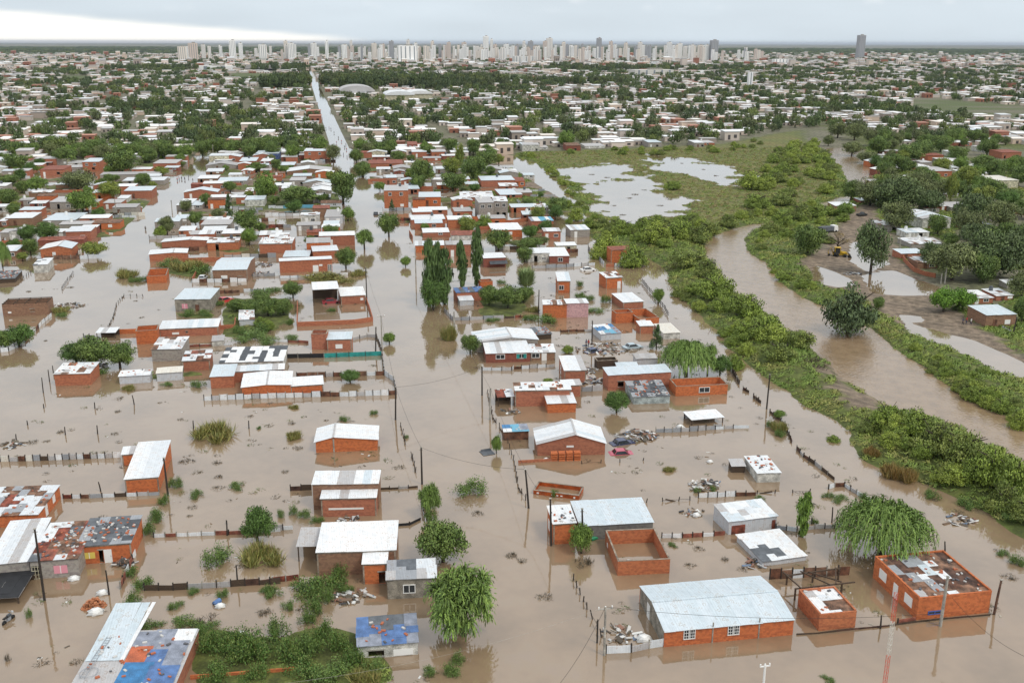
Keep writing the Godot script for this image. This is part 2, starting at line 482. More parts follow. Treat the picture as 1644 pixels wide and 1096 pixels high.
# ---------------------------------------------------------------- fences, poles, wires
const FENCE := {
	"white": ["white1", "white3", "white2", "redroof1"], "grey": ["dull1", "dull2", "grey1", "white2"], "plank": ["wood", "wood", "wood", "rust3", "dull1"], "plankred": ["wood", "rustred"],
	"scrap": ["white2", "dull2", "rust1", "white3", "grey1", "rustred", "cream1", "wood"], "whitegrey": ["white1", "dull2", "white3", "white2", "rust1"], "rustwhite": ["rust1", "white2", "rust2", "dull2"],
	"orange": ["orange"], "brick": ["redbrick"], "black": ["black"], "dark": ["wood", "rust3"], "scrapblue": ["blue1", "white2", "dull2", "redbrick", "white1"], "bluew": ["skyblue"],
}
func fence(called: String, label: String, pts: Array, h: float, style: String, pl: float) -> void:
	var o := Vector3(pts[0][0], 0, pts[0][1])
	var p := thing(called, label, "wall" if called.ends_with("wall") else "fence", o)
	p.set_meta("kind", "thing")
	var lo := -0.55
	for i in pts.size() - 1:
		var a := Vector3(pts[i][0], 0, pts[i][1]) - o
		var b := Vector3(pts[i + 1][0], 0, pts[i + 1][1]) - o
		var n := maxi(1, roundi((b - a).length() / pl))
		var dr := (b - a).normalized()
		var turn := atan2(-dr.z, dr.x)
		for k in n:
			var c := a.lerp(b, (k + 0.5) / n)
			var s := a.lerp(b, float(k) / n)
			var l := (b - a).length() / n
			var hh := h * rng.randf_range(0.75, 1.1)
			var B := Basis(Vector3.UP, turn)
			if style == "posts" or style == "postrail":
				var tilt := Basis(Vector3(rng.randf_range(-1, 1), 0, rng.randf_range(-1, 1)).normalized(), rng.randf_range(0.0, 0.3 if style == "posts" else 0.06))
				boxp(p, "post", M["pole"], Transform3D(B * tilt, Vector3(s.x, (hh + lo) / 2 + 0.1, s.z)), Vector3(0.11, hh - lo + 0.2, 0.11))
				if style == "postrail":
					for e in [0.4, 0.85]: boxp(p, "rail", M["pole"], Transform3D(B, Vector3(c.x, h * e, c.z)), Vector3(l, 0.1, 0.06))
				elif rng.randf() < 0.7:
					boxp(p, "wire", M["pole"], Transform3D(B * Basis(Vector3.BACK, rng.randf_range(-0.08, 0.08)), Vector3(c.x, hh * 0.55, c.z)), Vector3(l, 0.03, 0.03))
					if rng.randf() < 0.35: boxp(p, "board", M["wood"], Transform3D(B * Basis(Vector3.BACK, rng.randf_range(-0.3, 0.3)) * Basis(Vector3.RIGHT, rng.randf_range(-0.8, 0.8)), Vector3(c.x, 0.12, c.z)), Vector3(l * 0.7, 0.22, 0.05))
				continue
			if style == "net":
				hh = h
				boxp(p, "net_panel", M["black"] if i < 1 else M["teal"], Transform3D(B, Vector3(c.x, (hh + lo) / 2, c.z)), Vector3(l - 0.02, hh - lo, 0.03))
			else:
				var pal: Array = FENCE[style]
				var solid := style in ["orange", "brick", "bluew"]
				if solid: hh = h * rng.randf_range(0.96, 1.03)
				var tilt := 0.0 if solid else rng.randf_range(-0.09, 0.09)
				boxp(p, "wall_bay" if solid else "panel", M[pal[rng.randi() % pal.size()]], Transform3D(B * Basis(Vector3.RIGHT, tilt) * Basis(Vector3.BACK, 0.0 if solid else rng.randf_range(-0.03, 0.03)), Vector3(c.x, (hh + lo) / 2, c.z)), Vector3(l - (0.0 if solid else 0.03), hh - lo, 0.14 if solid else 0.05))
			if not style in ["orange", "brick", "bluew", "dark"]:
				boxp(p, "post", M["pole"] if rng.randf() < 0.7 else M["concrete"], Transform3D(B, Vector3(s.x, (h + lo) / 2 + 0.1, s.z)), Vector3(0.12, h - lo + 0.15, 0.16))

func pole(kind: String, label: String, q: Array) -> void:
	var h: float = q[2]
	var p := thing("utility_pole" if h > 3.2 else "fence_stake", label, "pole" if h > 3.2 else "stake", Vector3(q[0], 0, q[1]), 0.0, q[5])
	var top := Vector3(q[3], h, q[4])
	var r := 0.13 if h > 3.2 else 0.09
	if kind == "white": r = 0.16
	var s := Soup.new()
	s.tube([Vector3(0, -0.8, 0) - top * 0.1, top * 0.5, top], [r * 1.15, r, r * 0.8], 8)
	var m: Material = M["pole"]
	if kind == "white" or kind == "util": m = M["whitepole"]
	if kind == "rustp": m = M["rustpole"]
	part(p, "shaft", s.mesh(), m)
	if h > 3.2:
		if kind == "util":
			boxp(p, "crossarm", M["whitepole"], at(top.x, h - 0.25, top.z), Vector3(1.6, 0.1, 0.1))
			for e in [-0.7, 0.0, 0.7]: boxp(p, "insulator", M["trim"], at(top.x + e, h - 0.08, top.z), Vector3(0.12, 0.24, 0.12))
		else:
			boxp(p, "pole_cap", M["concrete"], at(top.x, h + 0.03, top.z), Vector3(0.3, 0.06, 0.3))
			boxp(p, "bracket", M["concrete"], at(top.x, h - 0.35, top.z), Vector3(0.5, 0.07, 0.07))

func wire(label: String, a: Vector3, b: Vector3, sag: float, m: Material, r := 0.018) -> void:
	var s := Soup.new()
	var pts := []
	var rad := []
	for i in 13:
		var f := i / 12.0
		pts.append(a.lerp(b, f) - Vector3(0, sag * 4 * f * (1 - f), 0) - a)
		rad.append(r)
	s.tube(pts, rad, 4, false)
	var o := part(self, numbered("overhead_wire"), s.mesh(), m, at(a.x, a.y, a.z))
	tag(o, label, "wire", "overhead wires")

# ---------------------------------------------------------------- plants
class Leaves:
	var v := PackedVector3Array()
	var n := PackedVector3Array()
	var c := PackedColorArray()
	var r := RandomNumberGenerator.new()
	func dir() -> Vector3:
		var y := r.randf_range(-1, 1)
		var a := r.randf() * TAU
		var k := sqrt(1 - y * y)
		return Vector3(k * cos(a), y, k * sin(a))
	func leaf(p: Vector3, along: Vector3, nn: Vector3, l: float, w: float, col: Color) -> void:
		var a := along.normalized() * l * 0.5
		var b := along.cross(nn)
		b = (b.normalized() if b.length() > 0.01 else Vector3.RIGHT) * w * 0.5
		v.append_array([p - a, p + a, p + b, p - a, p - b, p + a])
		for i in 6:
			n.append(nn)
			c.append(col)
	func clump(ctr: Vector3, rad: Vector3, count: int, size: float, col: Color, ratio := 0.7) -> void:
		for i in count:
			var d := dir()
			if d.y < -0.3 and r.randf() < 0.5: d.y = -d.y
			var p := ctr + d * rad * pow(r.randf(), 0.35)
			var nn := (d + dir() * 0.75 + Vector3(0, 0.25, 0)).normalized()
			var k := r.randf_range(0.7, 1.3)
			leaf(p, dir(), nn, size * r.randf_range(0.7, 1.4), size * ratio, Color(col.r * k, col.g * k, col.b * k))
	func mesh() -> ArrayMesh:
		var a := []
		a.resize(Mesh.ARRAY_MAX)
		a[Mesh.ARRAY_VERTEX] = v
		a[Mesh.ARRAY_NORMAL] = n
		a[Mesh.ARRAY_COLOR] = c
		var m := ArrayMesh.new()
		m.add_surface_from_arrays(Mesh.PRIMITIVE_TRIANGLES, a)
		return m

const GREEN := {
	"broad": [Color(0.112, 0.176, 0.039), Color(0.150, 0.215, 0.045)],
	"broadlight": [Color(0.184, 0.280, 0.047), Color(0.149, 0.234, 0.044)],
	"broadyel": [Color(0.243, 0.286, 0.048), Color(0.184, 0.234, 0.044)],
	"broadolive": [Color(0.150, 0.182, 0.065), Color(0.182, 0.215, 0.076)],
	"round": [Color(0.080, 0.150, 0.028), Color(0.101, 0.182, 0.034)],
	"willow": [Color(0.144, 0.234, 0.047), Color(0.193, 0.293, 0.059)],
	"feather": [Color(0.174, 0.273, 0.055), Color(0.225, 0.332, 0.067), Color(0.132, 0.215, 0.047)],
	"poplar": [Color(0.088, 0.150, 0.043), Color(0.112, 0.182, 0.050)],
	"poplarS": [Color(0.184, 0.299, 0.051), Color(0.155, 0.260, 0.044)],
	"conifer": [Color(0.072, 0.124, 0.042), Color(0.092, 0.150, 0.048)],
	"oak": [Color(0.088, 0.130, 0.042), Color(0.117, 0.163, 0.055)],
	"euc": [Color(0.106, 0.156, 0.055), Color(0.132, 0.189, 0.067)],
	"bright": [Color(0.172, 0.325, 0.033), Color(0.132, 0.260, 0.029)],
	"bushdark": [Color(0.085, 0.125, 0.050), Color(0.110, 0.150, 0.060)],
	"bush": [Color(0.228, 0.308, 0.047), Color(0.186, 0.257, 0.044)],
	"bush2": [Color(0.301, 0.372, 0.057), Color(0.248, 0.315, 0.053)],
	"bush3": [Color(0.164, 0.215, 0.046), Color(0.215, 0.257, 0.055)],
	"bare": [Color(0.251, 0.182, 0.077), Color(0.199, 0.156, 0.066)],
	"reedbig": [Color(0.268, 0.351, 0.149), Color(0.213, 0.286, 0.109)],
}
func crown(kind: String, sd: int) -> ArrayMesh:
	var L := Leaves.new()
	L.r.seed = sd
	var g: Array = GREEN[kind]
	match kind:
		"willow":
			for i in 84:
				var d := L.dir()
				d.y = absf(d.y) * 1.25 - 0.35
				var ctr := Vector3(d.x * 0.72, 0.52 + d.y * 0.36, d.z * 0.72) * Vector3(1, 1, 1)
				L.clump(ctr, Vector3(0.2, 0.13, 0.2), 70, 0.075, g[L.r.randi() % 2] * L.r.randf_range(0.8, 1.25), 0.3)
			for i in 1500:
				var a := L.r.randf() * TAU
				var rr := sqrt(L.r.randf()) * 0.95
				rr *= minf(1.0 + 0.13 * sin(a * 5.0 + sd) + 0.08 * sin(a * 9.0), 1.05)
				var start := Vector3(cos(a) * rr, (0.40 + 0.50 * sqrt(maxf(0.0, 1 - rr * rr))) * L.r.randf_range(0.6, 1.06), sin(a) * rr)
				var out := Vector3(cos(a), 0, sin(a))
				var ln := L.r.randf_range(0.08, 0.32)
				var k := L.r.randf_range(0.75, 1.3)
				var col: Color = g[L.r.randi() % 2]
				var p := start
				for j in 6:
					var f := j / 5.0
					var dd := (out * (0.5 * (1 - f)) + Vector3(L.r.randf_range(-0.15, 0.15), 0.15 - 1.25 * f, L.r.randf_range(-0.15, 0.15))).normalized()
					var s := ln / 5.0
					L.leaf(p + dd * s * 0.5, dd + L.dir() * 0.45, (out + Vector3(0, 0.9, 0) + L.dir() * 0.6).normalized(), maxf(s * 1.8, 0.05), 0.026, Color(col.r * k, col.g * k, col.b * k))
					p += dd * s
					if p.y < 0.03: break
		"feather":
			var knots := []
			for i in 46:
				var d := L.dir()
				if d.y < -0.5: d.y = -d.y
				knots.append([Vector3(0, 0.46, 0) + d * Vector3(0.66, 0.36, 0.66) * pow(L.r.randf(), 0.45), L.r.randf_range(0.7, 1.3), d])
			for kn in knots: L.clump(kn[0], Vector3(0.2, 0.13, 0.2), 60, 0.06, g[L.r.randi() % g.size()] * kn[1], 0.35)
			for i in 2300:
				var kn: Array = knots[L.r.randi() % knots.size()]
				var d: Vector3 = (kn[2] * 0.7 + L.dir()).normalized()
				var k: float = kn[1] * L.r.randf_range(0.8, 1.2)
				var col: Color = g[L.r.randi() % g.size()]
				var p: Vector3 = kn[0]
				var dd := (d + Vector3(0, 0.35, 0)).normalized()
				var ln := L.r.randf_range(0.16, 0.36)
				for j in 6:
					var f := j / 5.0
					dd = (dd + Vector3(0, -0.10 - 0.3 * f, 0)).normalized()
					p += dd * Vector3(1, 0.7, 1) * ln / 6.0
					if p.y < 0.03: break
					L.leaf(p, dd + L.dir() * 0.45, (Vector3(0, 0.7, 0) + d * 0.8 + L.dir() * 0.6).normalized(), 0.075, 0.027, Color(col.r * k, col.g * k, col.b * k))
		"poplar", "poplarS":
			for i in 34:
				var y := 0.06 + 0.9 * i / 33.0
				var prof := sin(PI * pow(1 - y * 0.97, 0.8)) * 0.7 + 0.18
				var a := L.r.randf() * TAU
				L.clump(Vector3(cos(a) * prof * 0.45, y, sin(a) * prof * 0.45), Vector3(0.5 * prof + 0.12, 0.07, 0.5 * prof + 0.12), 62, 0.17, g[L.r.randi() % 2], 0.5)
		"conifer":
			for i in 30:
				var y := 0.08 + 0.88 * i / 29.0
				var prof := (1 - y) * 0.85 + 0.08
				var a := L.r.randf() * TAU
				L.clump(Vector3(cos(a) * prof * 0.6, y, sin(a) * prof * 0.6), Vector3(0.4 * prof + 0.08, 0.05, 0.4 * prof + 0.08), 55, 0.14, g[L.r.randi() % 2], 0.35)
		"reedbig":
			for i in 900:
				var a := L.r.randf() * TAU
				var rr := sqrt(L.r.randf()) * 0.35
				var p := Vector3(cos(a) * rr, L.r.randf_range(0.0, 0.5), sin(a) * rr)
				var d := Vector3(cos(a) * 0.9, L.r.randf_range(0.25, 1.1), sin(a) * 0.9).normalized()
				var k := L.r.randf_range(0.7, 1.3)
				var col: Color = g[L.r.randi() % 2]
				L.leaf(p + d * 0.3, d, (d.cross(Vector3(-sin(a), 0, cos(a))) + L.dir() * 0.3).normalized(), 0.62, 0.06, Color(col.r * k, col.g * k, col.b * k))
		"bare":
			for i in 16:
				var d := L.dir()
				L.clump(Vector3(d.x * 0.7, 0.68 + d.y * 0.24, d.z * 0.7), Vector3(0.3, 0.14, 0.3), 34, 0.07, g[L.r.randi() % 2], 0.5)
		_:
			var bush := kind.begins_with("bush")
			var low := 0.09 if not bush else 0.08
			if kind == "round": low = 0.14
			var hi := 0.96
			var n := 78
			var dense := 120
			var size := 0.064
			if bush: n = 64; dense = 100; size = 0.07
			if kind == "oak": low = 0.02; size = 0.062; dense = 130
			if kind == "broadolive": size = 0.058; dense = 130
			if kind == "euc": n = 46
			var lump := 0.35 if kind != "round" else 0.15
			for i in n:
				var d := L.dir()
				if bush and d.y < 0: d.y *= 0.4
				var f := pow(L.r.randf(), 0.42) * (1.0 - lump * L.r.randf())
				var cr := L.r.randf_range(0.2, 0.36)
				var ctr := Vector3(d.x * f * (1 - cr * 0.6), (low + hi) / 2 + d.y * f * (hi - low) / 2 * (1 - cr * 0.5), d.z * f * (1 - cr * 0.6))
				if bush: ctr.y = lerpf(0.12, hi - cr * 0.4, clampf((d.y * f + 0.4) / 1.4, 0.0, 1.0)) * (1.0 - 0.35 * Vector2(ctr.x, ctr.z).length())
				var col: Color = g[L.r.randi() % 2]
				var k := L.r.randf_range(0.78, 1.28)
				L.clump(ctr, Vector3(cr, cr * 0.62, cr), dense, size, Color(col.r * k, col.g * k, col.b * k))
	return L.mesh()

func trunk(kind: String, sd: int) -> ArrayMesh:
	var s := Soup.new()
	var r := RandomNumberGenerator.new()
	r.seed = sd
	var w := 0.075
	if kind == "poplar" or kind == "poplarS": w = 0.14
	s.tube([Vector3(0, -0.12, 0), Vector3(0.01, 0.2, 0.0), Vector3(-0.015, 0.42, 0.01), Vector3(0, 0.7, 0)], [w, w * 0.8, w * 0.6, w * 0.2], 7)
	if not kind in ["poplar", "poplarS", "conifer", "reedbig"]:
		for i in 7:
			var a := i * 2.4 + r.randf()
			var y := r.randf_range(0.22, 0.5)
			var o := Vector3(cos(a), 0, sin(a))
			s.tube([Vector3(0, y, 0), o * 0.25 + Vector3(0, y + 0.14, 0), o * r.randf_range(0.5, 0.75) + Vector3(0, y + r.randf_range(0.2, 0.34), 0)], [w * 0.45, w * 0.3, w * 0.1], 5)
			if kind == "bare":
				for j in 3: s.tube([o * 0.3 + Vector3(0, y + 0.15, 0), o.rotated(Vector3.UP, r.randf_range(-0.8, 0.8)) * 0.75 + Vector3(0, y + r.randf_range(0.2, 0.5), 0)], [w * 0.25, 0.005], 4)
	return s.mesh()

func tree_proto(kind: String, variant: int) -> Node3D:
	var key := kind + str(variant)
	if not PROTO.has(key):
		var o := Node3D.new()
		var c := part(o, "crown", crown(kind, hash(key)), M["leaf"])
		c.set_meta("kind", "stuff")
		part(o, "trunk", trunk(kind, hash(key) + 1), M["bark"])
		PROTO[key] = o
	return PROTO[key]

const TREENAME := {"broad": "broadleaf_tree", "broadlight": "broadleaf_tree", "broadyel": "broadleaf_tree", "broadolive": "olive_green_tree", "round": "round_tree", "willow": "willow_tree", "poplar": "poplar_tree", "poplarS": "poplar_tree", "conifer": "conifer_tree", "oak": "dark_tree", "euc": "gum_tree", "bright": "broadleaf_tree", "bush": "shrub", "bush2": "shrub", "bush3": "shrub", "bushdark": "shrub", "feather": "feathery_tree", "bare": "thin_leaved_tree", "reedbig": "giant_reed"}
func tree(kind: String, p: Vector3, w: float, h: float, label: String, group := "", called := "") -> void:
	var big := kind in ["broad", "bush", "bush2", "broadolive", "oak", "broadlight"]
	var o: Node3D = tree_proto(kind, (counts.get("tv" + kind, 0) % 3) if big else counts.get("tv" + kind, 0) % 2).duplicate()
	counts["tv" + kind] = counts.get("tv" + kind, 0) + 1
	o.name = numbered(called if called != "" else TREENAME[kind])
	add_child(o)
	o.position = p
	o.rotation.y = rng.randf() * TAU
	var spread := 0.5 if kind in ["willow", "feather", "poplar", "poplarS", "reedbig", "bush", "bush2", "bush3", "bushdark"] else 0.57
	o.scale = Vector3(w * spread, h, w * spread)
	tag(o, label, "bush" if kind.begins_with("bush") else ("reed" if kind == "reedbig" else "tree"), group)

func weed_mesh(kind: String, sd: int) -> ArrayMesh:
	var L := Leaves.new()
	L.r.seed = sd
	var cols := {"weedg": [Color(0.080, 0.165, 0.030), Color(0.115, 0.200, 0.040), Color(0.165, 0.215, 0.05)], "weedy": [Color(0.158, 0.240, 0.053), Color(0.112, 0.188, 0.045)], "reedy": [Color(0.262, 0.255, 0.060), Color(0.180, 0.210, 0.053), Color(0.315, 0.255, 0.090)], "dry": [Color(0.135, 0.105, 0.068), Color(0.075, 0.068, 0.045)], "rusty": [Color(0.300, 0.180, 0.053), Color(0.210, 0.165, 0.045)]}
	var g: Array = cols[kind]
	var n := 1700
	if kind == "dry": n = 130
	var spots := []
	for i in 12: spots.append([L.r.randf() * TAU, sqrt(L.r.randf()) * 0.8, L.r.randf_range(0.45, 1.0)])
	for i in n:
		var s: Array = spots[L.r.randi() % 12]
		var b := Vector3(cos(s[0]) * s[1], 0, sin(s[0]) * s[1]) + Vector3(L.r.randfn(0, 0.16), 0, L.r.randfn(0, 0.16))
		var col: Color = g[L.r.randi() % g.size()]
		var k := L.r.randf_range(0.7, 1.3)
		col = Color(col.r * k, col.g * k, col.b * k)
		var hh: float = s[2] * L.r.randf_range(0.55, 1.05)
		if kind in ["reedy", "rusty", "dry"]:
			var d := Vector3(L.r.randfn(0, 0.25), hh, L.r.randfn(0, 0.25))
			L.leaf(b + d * 0.5, d, (L.dir() + Vector3(0, 0.5, 0)).normalized(), d.length(), 0.035 if kind != "dry" else 0.05, col)
		else:
			L.leaf(b + Vector3(0, hh * pow(L.r.randf(), 0.6), 0), L.dir() + Vector3(0, 0.7, 0), (L.dir() + Vector3(0, 0.6, 0)).normalized(), 0.125, 0.045, col)
	return L.mesh()

# ---------------------------------------------------------------- people: a smooth union of tapered bones, meshed as surface nets
func person_mesh(shirt: Color, legs: Color, pose: int) -> ArrayMesh:
	var skin := Color(0.33, 0.19, 0.12)
	var st := 0.16 if pose == 0 else -0.12
	var B := [
		[Vector3(0, 0.95, 0), Vector3(0, 1.38, 0.02), 0.13, 0.15, shirt], [Vector3(-0.15, 1.4, 0), Vector3(0.15, 1.4, 0), 0.075, 0.075, shirt], [Vector3(0, 1.42, 0.01), Vector3(0, 1.54, 0.02), 0.055, 0.055, skin],
		[Vector3(0, 1.60, 0.02), Vector3(0, 1.69, 0.02), 0.085, 0.10, Color(0.05, 0.04, 0.03)], [Vector3(0, 1.58, 0.05), Vector3(0, 1.64, 0.06), 0.07, 0.075, skin],
		[Vector3(-0.09, 0.93, 0), Vector3(-0.1, 0.5, st), 0.095, 0.07, legs], [Vector3(-0.1, 0.5, st), Vector3(-0.1, 0.08, st * 0.6), 0.065, 0.045, legs], [Vector3(-0.1, 0.05, st * 0.6), Vector3(-0.1, 0.04, st * 0.6 + 0.16), 0.045, 0.04, legs],
		[Vector3(0.09, 0.93, 0), Vector3(0.1, 0.5, -st * 0.5), 0.095, 0.07, legs], [Vector3(0.1, 0.5, -st * 0.5), Vector3(0.1, 0.08, -st * 1.4), 0.065, 0.045, legs], [Vector3(0.1, 0.05, -st * 1.4), Vector3(0.1, 0.04, -st * 1.4 + 0.16), 0.045, 0.04, legs],
		[Vector3(-0.2, 1.38, 0), Vector3(-0.27, 1.1, -st * 0.6), 0.055, 0.045, shirt], [Vector3(-0.27, 1.1, -st * 0.6), Vector3(-0.26, 0.86, 0.1), 0.042, 0.032, skin], [Vector3(-0.26, 0.84, 0.1), Vector3(-0.26, 0.74, 0.14), 0.036, 0.028, skin],
		[Vector3(0.2, 1.38, 0), Vector3(0.27, 1.1, st * 0.6), 0.055, 0.045, shirt], [Vector3(0.27, 1.1, st * 0.6), Vector3(0.26, 0.86, 0.16), 0.042, 0.032, skin], [Vector3(0.26, 0.84, 0.16), Vector3(0.26, 0.74, 0.2), 0.036, 0.028, skin]]
	var cs := 0.035
	var lo := Vector3(-0.36, -0.02, -0.36)
	var nx := 21
	var ny := 52
	var nz := 22
	var f := PackedFloat32Array()
	f.resize(nx * ny * nz)
	f.fill(1.0)
	for b in B:
		var a: Vector3 = b[0]
		var e: Vector3 = b[1]
		var mn := ((a.min(e) - Vector3.ONE * 0.22 - lo) / cs).floor().max(Vector3.ZERO)
		var mx := ((a.max(e) + Vector3.ONE * 0.22 - lo) / cs).ceil().min(Vector3(nx - 1, ny - 1, nz - 1))
		var ae := e - a
		for k in range(int(mn.z), int(mx.z) + 1):
			for j in range(int(mn.y), int(mx.y) + 1):
				for i in range(int(mn.x), int(mx.x) + 1):
					var p := lo + Vector3(i, j, k) * cs
					var t := clampf((p - a).dot(ae) / maxf(ae.length_squared(), 1e-6), 0, 1)
					var d := (p - a - ae * t).length() - lerpf(b[2], b[3], t)
					var id := i + nx * (j + ny * k)
					var h := clampf(0.5 + 0.5 * (f[id] - d) / 0.03, 0, 1)
					f[id] = lerpf(f[id], d, h) - 0.03 * h * (1 - h)
	var vid := {}
	var vs := []
	var cols := []
	for k in nz - 1:
		for j in ny - 1:
			for i in nx - 1:
				var s := Vector3.ZERO
				var n := 0
				for e in [[0, 0, 0, 1, 0, 0], [0, 1, 0, 1, 1, 0], [0, 0, 1, 1, 0, 1], [0, 1, 1, 1, 1, 1], [0, 0, 0, 0, 1, 0], [1, 0, 0, 1, 1, 0], [0, 0, 1, 0, 1, 1], [1, 0, 1, 1, 1, 1], [0, 0, 0, 0, 0, 1], [1, 0, 0, 1, 0, 1], [0, 1, 0, 0, 1, 1], [1, 1, 0, 1, 1, 1]]:
					var a := f[i + e[0] + nx * (j + e[1] + ny * (k + e[2]))]
					var b := f[i + e[3] + nx * (j + e[4] + ny * (k + e[5]))]
					if (a < 0) != (b < 0):
						s += Vector3(i + e[0], j + e[1], k + e[2]).lerp(Vector3(i + e[3], j + e[4], k + e[5]), a / (a - b))
						n += 1
				if n:
					var p := lo + s / n * cs
					vid[i + nx * (j + ny * k)] = vs.size()
					vs.append(p)
					var best := 9.0
					var col := shirt
					for b in B:
						var ae: Vector3 = b[1] - b[0]
						var t := clampf((p - b[0]).dot(ae) / maxf(ae.length_squared(), 1e-6), 0, 1)
						var d: float = (p - b[0] - ae * t).length() - lerpf(b[2], b[3], t)
						if d < best:
							best = d
							col = b[4]
					cols.append(col)
	var st2 := SurfaceTool.new()
	st2.begin(Mesh.PRIMITIVE_TRIANGLES)
	for i in vs.size():
		st2.set_color(cols[i])
		st2.add_vertex(vs[i])
	for k in range(1, nz - 1):
		for j in range(1, ny - 1):
			for i in range(1, nx - 1):
				var a := f[i + nx * (j + ny * k)]
				for ax in 3:
					var dd := Vector3i.ZERO
					dd[ax] = 1
					var b := f[i + dd.x + nx * (j + dd.y + ny * (k + dd.z))]
					if (a < 0) == (b < 0): continue
					var u := Vector3i.ZERO
					var w := Vector3i.ZERO
					u[(ax + 1) % 3] = 1
					w[(ax + 2) % 3] = 1
					var q := []
					for o in [Vector3i.ZERO, u, u + w, w]: q.append(vid.get(i - o.x + nx * (j - o.y + ny * (k - o.z)), -1))
					if q.has(-1): continue
					if a < 0: q.reverse()
					for x in [0, 1, 2, 0, 2, 3]: st2.add_index(q[x])
	st2.generate_normals()
	return st2.commit()

# ---------------------------------------------------------------- ground
func poly_dist(p: Vector2, poly: PackedVector2Array) -> float:
	# distance to the outline, positive inside
	var best := 1e9
	var ins := false
	var n := poly.size()
	var a := poly[n - 1]
	for i in n:
		var b := poly[i]
		var ab := b - a
		var t := clampf((p - a).dot(ab) / ab.length_squared(), 0.0, 1.0)
		best = minf(best, (p - a - ab * t).length_squared())
		if (a.y > p.y) != (b.y > p.y) and p.x < ab.x * (p.y - a.y) / ab.y + a.x: ins = not ins
		a = b
	return sqrt(best) if ins else -sqrt(best)

func outline(a: Array) -> PackedVector2Array:
	var o := PackedVector2Array()
	for i in range(0, a.size(), 2): o.append(Vector2(a[i], a[i + 1]))
	return o

var LEVEE := outline([111.5, -542.5, 117.1, -505.7, 112.8, -453.4, 110.7, -425.8, 100.5, -366, 93.9, -326.1, 88.4, -297.6, 88.8, -287.4, 93.3, -282.7, 96.7, -272.8, 97.7, -257.1, 92.3, -239.1, 88.4, -217, 86.7, -194.4, 82.9, -183.4, 82.7, -172.8, 83.3, -163.1, 82.9, -147.8, 84.5, -135.8, 81, -124.7, 83.1, -116.6, 86.6, -111.7, 87.1, -105.7, 87.7, -99.1, 87.7, -91.5, 87.6, -83.7, 104.5, -102.4, 103, -109.9, 102, -116.8, 102.3, -124.8, 102.3, -135.9, 94.5, -143.5, 95.5, -153.3, 95.5, -164.5, 99.4, -176.2, 101.3, -200.6, 102.8, -224.6, 108.4, -253.3, 117.4, -282.7, 126.9, -299.1, 144.2, -313.6, 159.8, -322.3, 186.4, -346, 201.8, -359.2, 219, -375.3, 236.8, -403.4, 266.7, -465.6, 290.3, -522.9, 328.5, -616.4, 361, -687.9, 318.5, -652.9, 248.8, -585, 185, -573.6, 119.6, -564.1])
var EAST := outline([136.1, -292.7, 128.8, -272, 125.5, -250.9, 119.1, -226.3, 118.6, -209.9, 119.7, -189.9, 117.7, -177, 114.2, -158.8, 112.4, -145.2, 112.8, -135.8, 113.2, -124.7, 112.4, -111.2, 165.3, -100.6, 1504.7, -1038.8, 650.8, -1170.9, 375.6, -691, 366.6, -644.4, 321, -534.4, 272.4, -442.7, 250.4, -410, 218.6, -369.7, 197.2, -344.6, 178.5, -330.8, 160.2, -318.4, 146.5, -306.3])
var MUDROAD := outline([138.3, -257.6, 156.8, -277.3, 198.5, -335.5, 213.3, -347.7, 183.4, -287.9, 161.8, -244.7, 155, -219.9, 144.9, -200.1, 141.3, -177.4, 137.2, -160.8, 128, -142.7, 128.6, -156.7, 129.3, -172.9, 128.6, -187.2, 129.2, -203.1, 134.5, -220.6, 128.4, -225.1])
var MUDBANK := outline([97.7, -168.6, 99.5, -162.4, 96.6, -149, 90.8, -140.2, 86, -138.9, 85.6, -146.4, 87.1, -155.9])
var RIVER := outline([324.8, -617.9, 286.6, -524.4, 263, -467.2, 233.2, -405.3, 215.8, -377.7, 199.1, -362.2, 183.8, -349, 157.3, -325.5, 141.9, -316.9, 123.9, -301.7, 113.7, -284.2, 104.6, -254.2, 98.9, -225.1, 97.3, -200.9, 95.5, -176.9, 91.5, -165.1, 91.5, -153.5, 90.8, -142.1, 98.6, -134.3, 98.3, -124.9, 98, -116.6, 99.1, -109.2, 100.6, -101.7, 116.4, -110.9, 117.2, -124.7, 116.8, -136, 116.4, -144.9, 118.1, -158.1, 121.6, -176.3, 123.7, -189.8, 122.6, -210, 123, -225.6, 129.4, -250.1, 132.7, -271.1, 139.7, -290.8, 149.4, -303.6, 162.6, -315.2, 180.8, -327.5, 200, -341.7, 221.7, -367.2, 253.6, -407.7, 275.9, -440.7, 324.6, -532.8, 370.4, -643.1, 379.5, -690.3])
var PONDS := [outline([115.4, -421.7, 137.1, -442.1, 147, -425.2, 147.9, -397.7, 148.9, -369.3, 131, -336.5, 116.8, -328.5, 105.1, -324.8, 106.9, -352.4, 112.5, -391.8]), outline([119.8, -471.8, 139.9, -498.5, 158.2, -501.6, 157.8, -470.6, 149.8, -444.3, 127.1, -428.4, 115.6, -435.4]), outline([188.1, -543.2, 207, -520.9, 209.1, -476.7, 203.6, -442.8, 182, -404.4, 177.2, -426.8, 172, -459.8, 175.7, -502.3]), outline([146.4, -446.7, 159, -452.5, 153.7, -417.9, 142.8, -415.2])]
